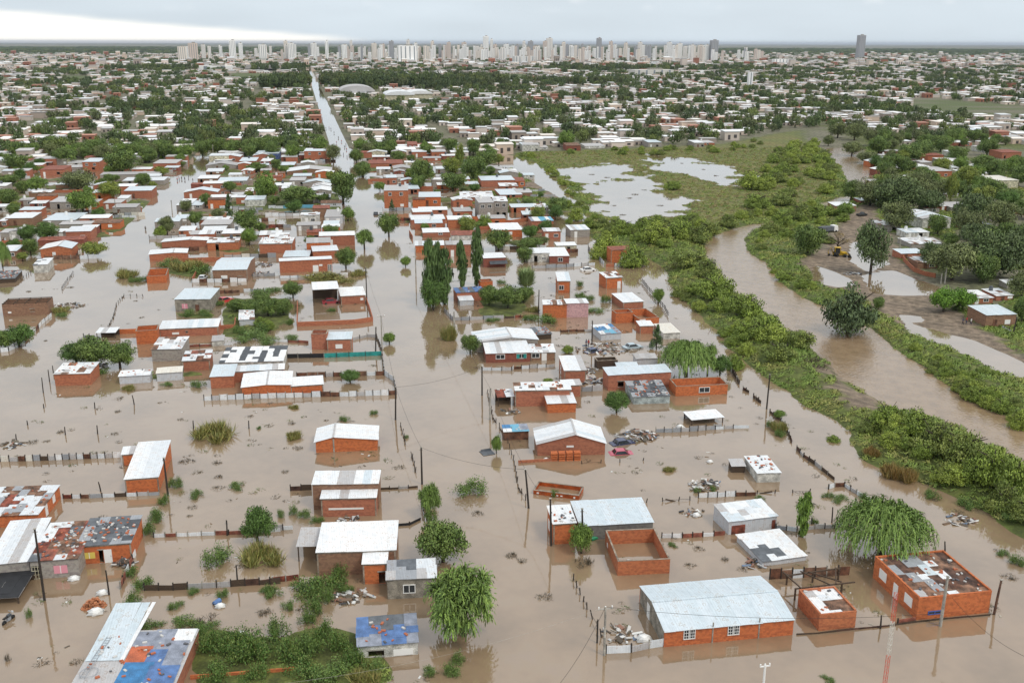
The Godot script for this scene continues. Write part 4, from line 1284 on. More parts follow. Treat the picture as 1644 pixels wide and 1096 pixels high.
func far_town() -> void:
	rng.seed = 909
	# one far house as a joined mesh: walls and a slightly pitched roof, tinted per copy
	var s := Soup.new()
	s.col = Color(0.78, 0.66, 0.58)
	s.box(at(0, 0.5, 0), Vector3(1, 1, 1))
	s.col = Color(1, 1, 1)
	s.box(Transform3D(Basis(Vector3.RIGHT, 0.06), Vector3(0, 1.04, 0)), Vector3(1.06, 0.06, 1.08))
	s.col = Color(0.10, 0.09, 0.09)
	s.box(at(-0.2, 0.4, 0.5), Vector3(0.16, 0.5, 0.03))
	s.box(at(0.22, 0.5, 0.5), Vector3(0.2, 0.35, 0.03))
	var hm := s.mesh()
	var L := Leaves.new()
	L.r.seed = 31
	for i in 20:
		var d := L.dir()
		L.clump(Vector3(d.x * 0.62, 0.5 + d.y * 0.34, d.z * 0.62), Vector3(0.38, 0.18, 0.38), 26, 0.17, Color(1, 1, 1) * L.r.randf_range(0.75, 1.2))
	var tm := L.mesh()
	var hx := []
	var hc := []
	var tx := []
	var tc := []
	var solo_h := 0
	var solo_t := 0
	var greens := [Color(0.10, 0.15, 0.042), Color(0.12, 0.175, 0.045), Color(0.13, 0.16, 0.06), Color(0.165, 0.21, 0.05), Color(0.085, 0.13, 0.045)]
	var roofs := [Color(0.86, 0.86, 0.86), Color(0.78, 0.80, 0.82), Color(0.6, 0.6, 0.6), Color(0.84, 0.83, 0.80), Color(0.48, 0.47, 0.46), Color(0.42, 0.2, 0.14), Color(0.8, 0.74, 0.68), Color(0.9, 0.9, 0.9), Color(0.7, 0.72, 0.74)]
	var z := -548.0
	while z > -5200.0:
		var cell := 10.5 if z > -1000 else (13.5 if z > -1700 else (20.0 if z > -3000 else 30.0))
		var x := z * tan(deg_to_rad(18.5)) - 20
		var xe := -z * tan(deg_to_rad(41.5)) + 20
		while x < xe:
			var px := x + rng.randf_range(-0.35, 0.35) * cell
			var pz := z + rng.randf_range(-0.35, 0.35) * cell
			x += cell
			if not in_view(px, pz, 28.5): continue
			var p := Vector2(px, pz)
			if near_poly(p, LEVEE, 0) and poly_dist(p, LEVEE) > -4: continue
			if pz > -1000 and near_poly(p, RIVER, 2) and poly_dist(p, RIVER) > -8: continue
			var blocked := false
			for q in FIELDS:
				if near_poly(p, q, 0) and Geometry2D.is_point_in_polygon(p, q): blocked = true
			if blocked: continue
			for q in SKIP:
				if absf(px - q[0]) < q[2] and absf(pz - q[1]) < q[3]: blocked = true
			if blocked: continue
			var st := in_street(px, pz, 3.5) and pz > -2600
			if absf(px - STREET) < 9.5 and pz > -2500: continue
			var wood := noise.get_noise_2d(px * 0.7 + 900, pz * 0.45)
			var share := 0.52 + wood * 0.9
			if pz < -900: share = 0.40 + wood * 0.9
			if pz < -1900: share = 0.28 + wood * 1.0
			if pz < -3200: share = 0.28 + wood * 1.1
			var k := rng.randf()
			if k < share * 0.85:
				if st and rng.randf() < 0.6: continue
				var hgt := rng.randf_range(5.5, 10.5) * (1.0 if pz > -1500 else 1.1)
				var w := hgt * rng.randf_range(0.85, 1.25) * (1.0 if pz > -1700 else 1.5)
				var gc: Color = greens[rng.randi() % greens.size()] * rng.randf_range(0.8, 1.2)
				var at3 := Vector3(px, 0.2, pz)
				if solo_t < 60 and pz > -640:
					solo_t += 1
					tree(["broad", "broad", "broadolive", "broad", "broadlight"][solo_t % 5], at3, w, hgt, ("tall " if hgt > 8.5 else ("low " if hgt < 6.5 else "")) + ["dark", "green", "grey-green", "leafy", "bright green"][solo_t % 5] + " tree among crowded houses beyond the flooded blocks", "trees beyond the flooded blocks")
				else:
					tx.append(Transform3D(Basis(Vector3.UP, rng.randf() * TAU) * Basis.from_scale(Vector3(w / 2, hgt, w / 2)), at3))
					tc.append(gc)
			elif k < share * 0.85 + 0.66:
				if st: continue
				var w := rng.randf_range(6.5, 11) * (1.0 if pz > -1700 else 1.6)
				var d := rng.randf_range(6, 10) * (1.0 if pz > -1700 else 1.6)
				var hgt := rng.randf_range(2.6, 3.6)
				if rng.randf() < 0.1: hgt = rng.randf_range(4.5, 6.5)
				if pz < -2400 and rng.randf() < 0.35: hgt *= rng.randf_range(1.6, 3.4)
				if solo_h < 16 and pz > -600:
					solo_h += 1
					var wk: String = ["redbrick", "block", "whitewall", "redbrick2", "cream", "brownbrick"][rng.randi() % 6]
					var rk: String = ["white", "white", "dull", "redroof", "white", "cream"][rng.randi() % 6]
					var words := {"redbrick": "red brick", "block": "grey block", "whitewall": "white", "redbrick2": "red brick", "cream": "cream", "brownbrick": "brown brick"}
					var rw := {"white": "white tin roof", "dull": "dull grey roof", "redroof": "reddish roof", "cream": "cream roof"}
					var dt := []
					if rng.randf() < 0.8: dt.append(["f", rng.randf_range(0.2, 0.4), 0.0, 0.95, 2.0, "doorb" if rng.randf() < 0.5 else "doorw"])
					if rng.randf() < 0.8: dt.append(["f", rng.randf_range(0.6, 0.8), 0.9, 1.4, 1.0, "winw"])
					house("town_house", "%s house with %s beyond the flooded blocks" % [words[wk], rw[rk]], "house", [[px, pz, rng.randf_range(-0.12, 0.0), w, d, hgt, hgt + 0.3, hgt + 0.9, 0.5, "shed" if rng.randf() < 0.75 else "gd", wk, rk, "plain", dt]], false, "houses beyond the flooded blocks")
				else:
					hx.append(Transform3D(Basis(Vector3.UP, rng.randf_range(-0.12, 0.0) + (PI if rng.randf() < 0.3 else 0.0)) * Basis.from_scale(Vector3(w, hgt, d)), Vector3(px, 0.0, pz)))
					hc.append(roofs[rng.randi() % roofs.size()] * rng.randf_range(0.85, 1.1))
		z -= cell
	# belts of tall trees
	for q in GROVES:
		for i in int(q[4]):
			var px: float = q[0] + rng.randf_range(-1, 1) * q[2]
			var pz: float = q[1] + rng.randf_range(-1, 1) * q[3]
			if absf(px - STREET) < 11: continue
			var hgt: float = q[5] * rng.randf_range(0.7, 1.15)
			tx.append(Transform3D(Basis(Vector3.UP, rng.randf() * TAU) * Basis.from_scale(Vector3(hgt * 0.42, hgt, hgt * 0.42)), Vector3(px, 0.1, pz)))
			tc.append(greens[rng.randi() % greens.size()] * rng.randf_range(0.7, 1.05))
	# wooded plain to the horizon
	for i in 5200:
		var dd := 5200.0 + 7200.0 * rng.randf()
		var a := deg_to_rad(11.64 + rng.randf_range(-29, 29))
		var hgt := rng.randf_range(8, 15)
		tx.append(Transform3D(Basis(Vector3.UP, rng.randf() * TAU) * Basis.from_scale(Vector3(hgt * 3.2, hgt, hgt * 2.0)), Vector3(sin(a) * dd, -1.0, -cos(a) * dd)))
		tc.append(greens[rng.randi() % greens.size()] * rng.randf_range(0.7, 1.1))
	multi("distant_houses", "mass of small pale-roofed houses stretching to the city", "houses", hm, M["mesh_colour"], hx, hc)
	multi("distant_trees", "mass of dark green trees among the distant houses", "trees", tm, M["leaf"], tx, tc)

var SKIP := [[66, -1261, 40, 40], [113, -1140, 45, 50], [-88, -2323, 45, 45], [-206, -2387, 60, 40], [658, -1883, 60, 45]]
var GROVES := [[119, -1473, 170, 90, 260, 20], [55, -1526, 60, 60, 70, 20], [672, -2290, 120, 150, 90, 16], [905, -2264, 150, 150, 80, 14], [-43, -2369, 60, 100, 60, 18], [-306, -2347, 90, 90, 70, 16], [-298, -2909, 100, 150, 60, 16], [2061, -3078, 500, 250, 200, 14], [-763, -3294, 300, 200, 120, 14], [1715, -3104, 200, 120, 80, 14], [374, -1503, 90, 60, 60, 14], [221, -1376, 60, 40, 40, 14]]

# ---------------------------------------------------------------- rows of look-alikes
const ZONE := ["across the narrow flooded side street", "between the two parallel flooded streets", "between the wide street and canal road", "on the far side of the river", "behind the flooded meadow"]
const BANK := ["on the grassy embankment between canal road and river", "around the flooded meadow", "on the river bank", "on the river bank below the mud road"]
const WALLS := [["redbrick", "red brick", "brick_house"], ["orange", "orange brick", "brick_house"], ["darkred", "dark red", "brick_house"], ["block", "grey block", "block_house"], ["whitewall", "white", "white_house"], ["cream", "cream", "cream_house"], ["brownbrick", "brown brick", "brick_house"], ["tin", "tin-walled", "tin_shack"], ["bluewall", "blue-walled", "painted_house"]]
const ROOFS := [["white", "white tin roof"], ["dull", "dull grey roof"], ["redroof", "reddish roof"], ["rust", "rusty roof"], ["bright", "bright white roof"], ["patchwhite", "patched white roof"], ["paleblue", "pale blue roof"], ["rusty", "rusty patchwork roof"], ["cream", "cream roof"], ["bluewhite", "blue and white roof"]]
var TANK: ArrayMesh
func quick_houses(rows: Array) -> void:
	var ts := Soup.new()
	ts.tube([Vector3(0, -0.2, 0), Vector3(0, 0.9, 0), Vector3(0, 1.1, 0)], [0.5, 0.5, 0.25], 10)
	TANK = ts.mesh()
	for q in rows:
		var hf: float = q[5]
		var w: float = q[3]
		var tall := hf > 4.3
		var dt := []
		if rng.randf() < 0.75: dt.append(["f", rng.randf_range(0.15, 0.4), 0.0, 0.95, minf(1.9, hf - 0.2), (["hole", "doorw", "doorb"] if not q[6] else ["doorw", "doorb", "doorb"])[rng.randi() % 3]])
		if rng.randf() < 0.8: dt.append(["f", rng.randf_range(0.6, 0.82), 0.75, 1.3, minf(1.0, hf - 0.9), (["winw", "winw", "hole", "boardw"] if not q[6] else ["winw", "winw", "winw", "boardw"])[rng.randi() % 4]])
		if tall:
			for u in [0.25, 0.72]: dt.append(["f", u, hf - 1.9, 1.2, 1.2, "winw"])
		if q[8] == 0 and rng.randf() < 0.4: q[8] = [5, 5, 1, 6][rng.randi() % 4]
		var size := "two-storey " if tall else ("wide " if w > 13 else ("small " if w < 5.5 else ""))
		var label := "%s%s house with %s%s %s" % [size, WALLS[q[7]][1], "gabled " if q[6] else "", ROOFS[q[8]][1], ZONE[q[9]]]
		house(WALLS[q[7]][2], label, "house", [[q[0], q[1], q[2], w, q[4], hf, hf + 0.3, hf + clampf(w * 0.09, 0.5, 1.2), 0.5, "gd" if q[6] else "shed", WALLS[q[7]][0], ROOFS[q[8]][0], "patch" if q[8] == 5 and q[1] > -430 else ("sheet" if q[1] > -330 else "plain"), dt]], false, "houses " + ZONE[q[9]])
		if rng.randf() < 0.22:
			var o := get_child(get_child_count() - 1)
			part(o, "water_tank", TANK, M["trim"] if rng.randf() < 0.6 else M["slate2"], at(rng.randf_range(-0.3, 0.3) * w, hf + 0.35, -q[4] * 0.25))

func belt(poly: PackedVector2Array, n: int, s0: float, s1: float, bank: int) -> void:
	var bw := {"bush": "mid green bush", "bush2": "light green bush", "bush3": "dark olive bush"}
	var r := Rect2(poly[0], Vector2.ZERO)
	for p in poly: r = r.expand(p)
	var k := 0
	while k < n:
		var p := Vector2(rng.randf_range(r.position.x, r.end.x), rng.randf_range(r.position.y, r.end.y))
		if not Geometry2D.is_point_in_polygon(p, poly): continue
		k += 1
		var s := rng.randf_range(s0, s1)
		var kind: String = ["bush", "bush2", "bush2", "bush3"][rng.randi() % 4]
		tree(kind, Vector3(p.x, ground_at(p.x, p.y).x - 0.2, p.y), s * 1.3, s * 0.8, ("large " if s > (s0 * 0.3 + s1 * 0.7) else ("small " if s < (s0 * 0.7 + s1 * 0.3) else "")) + bw[kind] + " " + BANK[bank], "bushes " + BANK[bank])

func yard_walls(rows: Array) -> void:
	var kinds := [["block_wall", "grey", "grey sheet and block yard wall"], ["panel_fence", "whitegrey", "white and grey panel yard fence"], ["brick_wall", "brick", "red brick yard wall"], ["panel_fence", "scrap", "mixed scrap panel yard fence"], ["panel_fence", "rustwhite", "rusty and white panel yard fence"]]
	for q in rows:
		var k: Array = kinds[q[4]]
		var z := 0 if q[0] < -57 else (1 if q[0] < 18 else 2)
		fence(k[0], "%s %s" % [k[2], ZONE[z]], [[q[0], q[1]], [q[2], q[3]]], 1.25, k[1], 2.4)
		get_child(get_child_count() - 1).set_meta("group", "yard fences " + ZONE[z])

func plant_rows(trees: Array, bushes: Array) -> void:
	var kw := {"broad": "dark leafy tree", "broadlight": "bright green tree", "broadyel": "yellow-green tree", "broadolive": "grey-green olive-toned tree", "round": "rounded dense tree", "willow": "drooping tree", "conifer": "dark cone-shaped tree", "bush": "low green bush"}
	for q in trees: tree(q[0], Vector3(q[1], maxf(0.0, ground_at(q[1], q[2]).x - 0.1), q[2]), q[3], q[4], ("tall " if q[4] > 6.6 else ("small " if q[4] < 4.0 else "")) + kw[q[0]] + " " + ZONE[q[5]], "trees " + ZONE[q[5]])
	var bw := {"bush": "mid green bush", "bush2": "light green bush", "bush3": "dark olive bush"}
	for q in bushes: tree(q[0], Vector3(q[1], ground_at(q[1], q[2]).x - 0.2, q[2]), q[3], q[4], ("large " if q[3] > 9 else ("small " if q[3] < 5.5 else "")) + bw[q[0]] + " " + BANK[q[5]], "bushes " + BANK[q[5]])

func city(towers: Array) -> void:
	var tone := [[0.88, 0.86, 0.83, "pale"], [0.80, 0.76, 0.72, "grey-beige"], [0.93, 0.92, 0.90, "white"], [0.66, 0.55, 0.48, "brownish"], [0.80, 0.72, 0.64, "sand-coloured"], [0.36, 0.36, 0.38, "dark grey"], [0.84, 0.83, 0.82, "light grey"]]
	for q in towers:
		var c: Array = tone[q[4]]
		var label := "%s %s %s tower in the distant city skyline" % ["tall" if q[3] > 62 else ("mid-height" if q[3] > 45 else "low"), "slim" if q[2] < 11 else ("broad" if q[2] > 18 else "mid-sized"), c[3]]
		far_block("apartment_tower", label, "tower", Vector3(q[0], 0, q[1]), q[2], q[2] * 0.9, q[3], lin(c[0], c[1], c[2]), 2 if q[2] < 12 else 4, "towers of the distant city")

# ---------------------------------------------------------------- scene
func sky_panorama() -> ImageTexture:
	var w := 2048
	var h := 1024
	var im := Image.create(w, h, false, Image.FORMAT_RGBF)
	var top := Color(0.88, 0.92, 0.96)
	var low := Color(0.66, 0.74, 0.80)
	im.fill(Color(0.30, 0.27, 0.24))
	var f := FastNoiseLite.new()
	f.seed = 8
	f.frequency = 0.9
	f.fractal_octaves = 4
	for y in h / 2 + 2:
		var el := 90.0 - (y + 0.5) / h * 180.0
		var base := low.lerp(top, smoothstep(0.0, 35.0, maxf(el, 0.0)))
		if el > 20:
			var k := 1.0 + 0.10 * sin(el * 0.2)
			im.fill_rect(Rect2i(0, y, w, 1), base)
			continue
		for x in w:
			# the picture's first column looks along -z
			var az := wrapf((x + 0.5) / w * 360.0, -180.0, 180.0)
			var c := base
			var n := f.get_noise_3d(sin(deg_to_rad(az)) * 4.0, el * 0.5, cos(deg_to_rad(az)) * 4.0)
			var m := f.get_noise_3d(sin(deg_to_rad(az)) * 14.0, el * 1.6 + 40.0, cos(deg_to_rad(az)) * 14.0)
			c = c * (1.0 + 0.10 * n)
			c = c.lerp(Color(0.92, 0.95, 0.98), clampf((m - 0.28) * 2.4, 0.0, 0.6) * smoothstep(1.3, 2.2, el))
			# a gap of bright clear light under the cloud sheet, towards the lower sun
			var rel := az - 11.64
			var edge := clampf((-7.0 - rel) * 0.075, 0.0, 3.2) + 0.12 * n
			if rel < -6.5: c = c.lerp(Color(1.12, 1.09, 1.02), smoothstep(0.14, -0.1, el - edge) * smoothstep(-6.5, -11.0, rel))
			im.set_pixel(x, y, c)
	return ImageTexture.create_from_image(im)

func _ready() -> void:
	# camera
	var cam := Camera3D.new()
	cam.name = "camera"
	cam.fov = 37.823
	cam.far = 100000.0
	cam.near = 0.5
	add_child(cam)
	cam.transform = Transform3D(Basis(Vector3(0.979573, 0.002340, 0.201073), Vector3(0.055582, 0.957823, -0.281931), Vector3(-0.193253, 0.287348, 0.938128)), Vector3(0, 60, 0))
	# sky, haze, exposure
	var env := Environment.new()
	env.background_mode = Environment.BG_SKY
	env.tonemap_mode = Environment.TONE_MAPPER_LINEAR
	env.tonemap_exposure = 1.06
	var sky := Sky.new()
	var pano := PanoramaSkyMaterial.new()
	pano.panorama = sky_panorama()
	sky.sky_material = pano
	env.sky = sky
	env.sdfgi_enabled = true
	env.ssao_enabled = true
	env.ssil_enabled = true
	env.fog_enabled = true
	env.fog_density = 0.00002
	env.fog_light_color = Color(0.86, 0.92, 1.0)
	var we := WorldEnvironment.new()
	we.name = "environment"
	we.environment = env
	add_child(we)
	# the sun, hidden behind an even cloud sheet
	var sun := DirectionalLight3D.new()
	sun.name = "sun"
	sun.light_energy = 0.5
	sun.light_angular_distance = 12.0
	sun.light_color = Color(1.0, 0.97, 0.92)
	sun.shadow_enabled = true
	sun.rotation_degrees = Vector3(-52, 38, 0)
	add_child(sun)
	rng.seed = 4
	noise.seed = 3
	noise.frequency = 0.01
	noise.fractal_octaves = 3
	var bs := Soup.new()
	bs.box(Transform3D(), Vector3.ONE)
	BOX = bs.mesh()
	make_materials()
	mat("glassgrey", lin(0.22, 0.25, 0.28), "", 0.3)
	build_ground()
	build_water()
	mat("orangepaint", lin(0.62, 0.12, 0.02), "dirt", 0.5)
	house("brick_house", "grey block and orange brick house with brick-weighted patchwork roof beside white lean-to roof", "house", [[-31.03, -116.62, -0.051, 5.29, 9, 2.33, 2.58, 3.13, 0.5, "shed", "block", "bits", "patch", [["f", 0.12, 0, 1, 1.7, "gate"], ["f", 0.62, 0.55, 1.5, 1, "pink"]]], [-25.99, -118.02, -0.049, 6.06, 6.63, 2.4, 2.65, 3.2, 0.5, "shed", "orange", "slate", "patch", [["f", 0.2, 0.7, 1.3, 0.8, "yellow"], ["f", 0.55, 0, 0.9, 1.75, "doorw"], ["f", 0.42, 0, 0.5, 1.7, "hole"]]]])
	house("block_house", "long plain white metal roof on grey block walls beside the brick-weighted roof", "house", [[-36.35, -117.94, -0.006, 4.61, 10.65, 2.16, 2.41, 2.96, 0.5, "shed", "block", "white", "sheet", []]])
	house("brick_house", "orange brick house with rust-red and grey sheet roof behind the plain white lean-to", "house", [[-39.85, -130.92, -0.11, 7.98, 8.15, 1.63, 1.88, 2.43, 0.5, "shed", "orange", "rusty", "patch", [["r", 0.35, 0.1, 0.8, 1.7, "doorw"], ["r", 0.7, 0.6, 0.9, 1, "boardw"]]]])
	house("tarp_roof_house", "large roof half bare pale metal, half covered in blue and orange tarps and a ladder", "house", [[-19.13, -90.52, -0.153, 9.77, 9.87, 1.59, 1.84, 2.39, 0.5, "shed", "redbrick", "tarp", "tarp", []]])
	house("brick_house", "brick house of two stepped volumes with two clean white metal roofs", "house", [[3.09, -125.28, -0.159, 8.7, 3.55, 3.67, 3.92, 4.47, 0.5, "shed", "brownbrick", "white", "sheet", []], [3.29, -122.78, -0.146, 7.2, 2.98, 2.62, 2.87, 3.42, 0.5, "shed", "redbrick", "white", "sheet", [["f", 0.45, 1, 4.6, 0.25, "boardw"]]]])
	house("brick_house", "brown brick house with big bright white metal roof and orange front annex", "house", [[3.72, -109.36, -0.13, 9.16, 6.83, 3.03, 3.28, 3.83, 0.5, "shed", "brownbrick", "bright", "sheet", []], [5.38, -104.56, -0.129, 2.74, 2.35, 2.6, 2.8, 3.4, 0.5, "shed", "orange", "bright", "sheet", [["f", 0.8, 0, 0.8, 1.5, "hole"]]]])
	house("lean_to_shed", "small open lean-to with dull grey roof against the big bright white roof", "shed", [[-2.12, -112.32, -0.144, 2.3, 4.16, 1.99, 2.24, 2.79, 0.5, "carport", "brownbrick", "dull", "sheet", []]])
	house("rendered_house", "grey rendered house with striped metal roof and a green tarp corner", "house", [[9.23, -101.3, -0.105, 5.41, 3.65, 2.46, 2.71, 3.26, 0.5, "shed", "render", "greystripe", "patch", [["f", 0.45, 0.7, 1.3, 1, "winw"]]]])
	house("tarpaulin_shack", "low white shack covered with blue tarpaulin beside the big feathery tree", "shack", [[5.61, -91.08, -0.052, 6.04, 4.72, 1.49, 1.74, 2.29, 0.5, "shed", "whitewall", "blue", "patch", [["f", 0.3, 0.15, 1.6, 0.7, "hole"], ["f", 0.75, 0.1, 2, 0.7, "boardw"]]]])
	house("brick_house", "orange brick house with red-dotted white tin roof and long pale blue metal wing", "house", [[29.22, -110.6, -0.072, 2.81, 4.41, 2.82, 3.07, 3.62, 0.5, "shed", "orange", "dotted", "sheet", [["l", 0.7, 0.5, 1, 1.3, "boardw"]]], [36.15, -111.66, -0.082, 9.34, 6.44, 1.99, 2.24, 2.79, 0.5, "shed", "darkblock", "paleblue", "sheet", []]])
	house("brick_shell", "roofless square orange brick shell standing full of brown water", "unfinished house", [[36.77, -103.17, -0.104, 6.24, 7.77, 1.86, 1.86, 2.66, 0.5, "open", "orange", "white", "sheet", [["l", 0.8, 0.4, 0.5, 0.5, "boardw"]]]])
	house("brick_house", "long brick house with wide pale blue two-slope metal roof and two barred windows", "house", [[40.89, -89, -0.04, 14.17, 8.95, 1.83, 1.83, 2.58, 0.5, "gw", "orange", "paleblue", "sheet", [["f", 0.19, 0.75, 1.2, 1.1, "grille"], ["f", 0.53, 0.75, 1.2, 1.1, "grille"], ["f", 0.37, 0, 0.14, 2.4, "pilaster"], ["f", 0.73, 0, 0.14, 2.4, "pilaster"], ["l", 0.62, 0, 0.9, 1.7, "doorw"]]]])
	house("brick_hut", "small square orange brick hut with patched white and red roof behind parapets", "hut", [[53.01, -86.83, -0.029, 4.21, 5.04, 1.8, 1.8, 2.6, 0.5, "para", "orange", "patchwhite", "patch", []]])
	house("brick_house", "orange brick building with rusty patchwork sheet roof and three white window boards", "house", [[66.79, -88.66, -0.027, 8.71, 9.16, 2.52, 2.52, 3.32, 0.5, "para", "orange", "rustpatch", "patch", [["l", 0.78, 0.8, 1.5, 1.15, "boardw"], ["l", 0.48, 0.1, 0.9, 1.75, "boardw"], ["l", 0.2, 0.8, 1.5, 1.15, "boardw"], ["f", 0.24, 0.55, 1.5, 0.35, "winblue"]]]])
	house("tin_shack", "low shack roofed with white sheets and dark window grilles beside timber frame", "shack", [[53.61, -101.64, 0.064, 5.84, 6.45, 0.62, 0.87, 1.42, 0.5, "shed", "tin", "whitegrid", "patch", []]])
	house("tin_shed", "white corrugated tin shed with one rusty panel behind the sheet-roofed shack", "shed", [[53.42, -108.94, 0.053, 6.73, 4.34, 1.82, 2.07, 2.62, 0.5, "shed", "tin", "white", "patch", [["f", 0.2, 0, 1.9, 1.2, "rust"], ["f", 0.94, 0, 0.5, 1.3, "rust"]]]])
	house("caravan", "white box caravan with red-speckled roof standing alone in the flood", "caravan", [[62.59, -123.32, -0.117, 3.35, 5.98, 1.42, 1.42, 2.22, 0.5, "shed", "whitewall", "dotted", "sheet", []]])
	house("lean_to_shed", "small brown wooden lean-to beside the white caravan", "shed", [[59.52, -125.24, -0.161, 1.93, 1.88, 1.01, 1.26, 1.81, 0.5, "shed", "wood", "dull", "sheet", []]])
	house("brick_house", "brick house with broad white gabled roof and stacked orange bricks before it", "house", [[37.59, -138.49, -0.15, 10.27, 6.53, 1.87, 2.12, 3.31, 0.56, "gd", "redbrick", "white", "sheet", [["f", 0.48, 1.3, 1.1, 0.3, "boardw"]]]])
	house("brick_house", "brick house with tarp-strewn white roof and small white-roofed annex beside street fence", "house", [[37.99, -158.53, -0.139, 9.58, 3.19, 2.9, 3.15, 3.7, 0.5, "shed", "redbrick", "patchwhite", "patch", []], [43.98, -161.54, -0.048, 3.36, 2.2, 2.14, 2.39, 2.94, 0.5, "shed", "redbrick", "white", "sheet", []], [40.41, -155.36, -0.102, 4.82, 4.33, 1.66, 1.91, 2.46, 0.5, "shed", "orange", "white", "sheet", []]])
	house("tin_porch", "rickety corrugated porch leaning on the tarp-strewn brick house", "porch", [[31.56, -159.65, -0.026, 2.78, 3, 1.66, 1.91, 2.46, 0.5, "carport", "wood", "rusty", "patch", []]])
	house("brick_house", "tall narrow brick house with single white roof slope and long blank side wall", "house", [[46.86, -171.39, -0.128, 3.98, 8.11, 2.49, 2.74, 3.29, 0.5, "shed", "redbrick", "white", "sheet", [["l", 0.65, 0.1, 0.8, 1.8, "doorw"]]]])
	house("brick_house", "dark red brick house with white framed windows and turquoise shutters", "house", [[37.16, -186.1, -0.095, 8.68, 8, 1.87, 2.12, 2.67, 0.5, "shed", "darkred", "white", "sheet", [["f", 0.32, 0.75, 1.7, 0.9, "winw"], ["f", 0.8, 0.75, 1.9, 0.9, "winteal"]]], [44.05, -184.29, -0.141, 4.86, 4.72, 1.63, 1.88, 2.43, 0.5, "shed", "brownbrick", "patchwhite", "patch", [["f", 0.2, 0.6, 1.5, 0.9, "winw"], ["f", 0.55, 0, 1, 1.7, "doorw"]]]])
	house("gabled_house", "wide shallow white gabled roof rising behind the turquoise-shuttered house", "house", [[38.19, -193.12, -0.03, 12.49, 7.65, 2.16, 2.41, 2.87, 0.57, "gd", "block", "white", "sheet", []]])
	house("tin_shack", "shack under a dark rubbish-strewn roof beside the shallow white gable", "shack", [[47.12, -198.54, 0.042, 3.44, 4.69, 1.05, 1.3, 1.85, 0.5, "shed", "wood", "slate", "patch", []]])
	house("brick_house", "unfinished orange brick house with pink and white block front", "house", [[54.07, -214.24, -0.195, 5.34, 4, 3.09, 3.14, 3.89, 0.5, "shed", "orange", "patchwhite", "sheet", []], [59.06, -213.79, -0.099, 4.97, 4, 3.27, 3.32, 4.07, 0.5, "shed", "pinkblock", "white", "sheet", []]])
	house("brick_house", "small brick house with steep white roof slope and one white window alone", "house", [[62.47, -239.25, -0.195, 3.17, 9, 3.01, 3.26, 3.81, 0.5, "shed", "orange", "white", "sheet", [["f", 0.3, 0.8, 1.2, 1.1, "winw"]]]])
	house("white_house", "whitewashed house with grey-white roof and black doorway behind grey wall", "house", [[63.84, -274.7, -0.074, 6.3, 6.04, 2.57, 2.82, 3.37, 0.5, "shed", "whitewall", "white", "plain", [["f", 0.38, 0, 1, 1.8, "hole"], ["f", 0.2, 0.6, 0.4, 0.9, "winw"], ["f", 0.75, 0.8, 1.2, 0.5, "winw"]]]])
	house("brick_house", "red-fronted house with bright white flat roof beside the whitewashed house", "house", [[69.9, -274.9, -0.126, 5.58, 10.93, 1.97, 2.22, 2.77, 0.5, "shed", "darkred", "bright", "plain", [["f", 0.55, 0.4, 1.3, 1.1, "winw"]]]])
	house("cream_house", "cream cube house with white roof behind the red-fronted house", "house", [[75.33, -286.13, -0.056, 6.03, 3.83, 1.9, 2.15, 2.7, 0.5, "shed", "cream", "bright", "plain", [["f", 0.6, 0.8, 0.9, 0.7, "hole"]]]])
	house("tin_shack", "shack with white roof and dark shade-cloth awning beside tall poplars", "shack", [[50.15, -270.4, 0.008, 6.2, 5.62, 2.59, 2.84, 3.39, 0.5, "shed", "darkred", "white", "plain", [["f", 0.65, 0.9, 5, 1.1, "awning"]]]])
	house("brick_shed", "low red brick shed with thin blue-white roof under the poplars", "shed", [[37.21, -233.06, 0.049, 6.79, 4, 2.24, 2.49, 3.04, 0.5, "shed", "redbrick", "blue", "sheet", []]])
	house("tin_shed", "little grey-white tin shed in the walled yard below the poplars", "shed", [[35.81, -229.15, 0.003, 3.29, 3.73, 1.17, 1.42, 1.97, 0.5, "shed", "tin", "white", "sheet", []]])
	house("brick_house", "brick house with reddish flat roof beside one round clipped tree", "house", [[87.09, -269.11, -0.025, 6.65, 4.69, 3.63, 3.73, 4.43, 0.5, "shed", "orange", "redroof", "plain", [["f", 0.5, 0, 0.9, 1.8, "doorw"]]]])
	house("brick_house", "narrow orange brick house with dirty white roof at the fenced canal road", "house", [[75.27, -239.81, 0.049, 4.35, 5.47, 2.78, 3.03, 3.58, 0.5, "shed", "orange", "patchwhite", "patch", [["f", 0.8, 0, 0.9, 1.8, "doorw"]]]])
	house("brick_house", "brick house with crooked white roof behind roofless orange brick rooms", "house", [[73.56, -220.4, 0.049, 5.07, 7.82, 1.66, 1.91, 2.46, 0.5, "shed", "redbrick", "white", "sheet", []]])
	house("brick_shell", "two joined roofless orange brick rooms beside the dark post fence", "unfinished house", [[72.52, -206.53, 0.049, 4.9, 8, 1.61, 1.61, 2.41, 0.5, "open", "orange", "white", "sheet", [["f", 0.2, 0.9, 1.4, 0.5, "boardw"]]], [67.83, -206.59, 0.033, 4.02, 3, 2.39, 2.39, 3.19, 0.5, "open", "orange", "white", "sheet", []]])
	house("brick_house", "brick outbuilding joined to a long cream-white roof beside dark conifer", "house", [[70.1, -197.5, -0.055, 3.03, 3, 1.74, 1.99, 2.54, 0.5, "shed", "redbrick", "white", "sheet", []], [73.96, -194.36, -0.026, 3.62, 6.43, 1.32, 1.57, 2.12, 0.5, "shed", "whitewall", "cream", "sheet", []]])
	house("tarpaulin_shack", "cluttered shack heaped with blue and white plastic sheets", "shack", [[60.95, -196.12, 0.049, 4.41, 6.14, 1.35, 1.6, 2.15, 0.5, "shed", "tin", "bluewhite", "patch", []]])
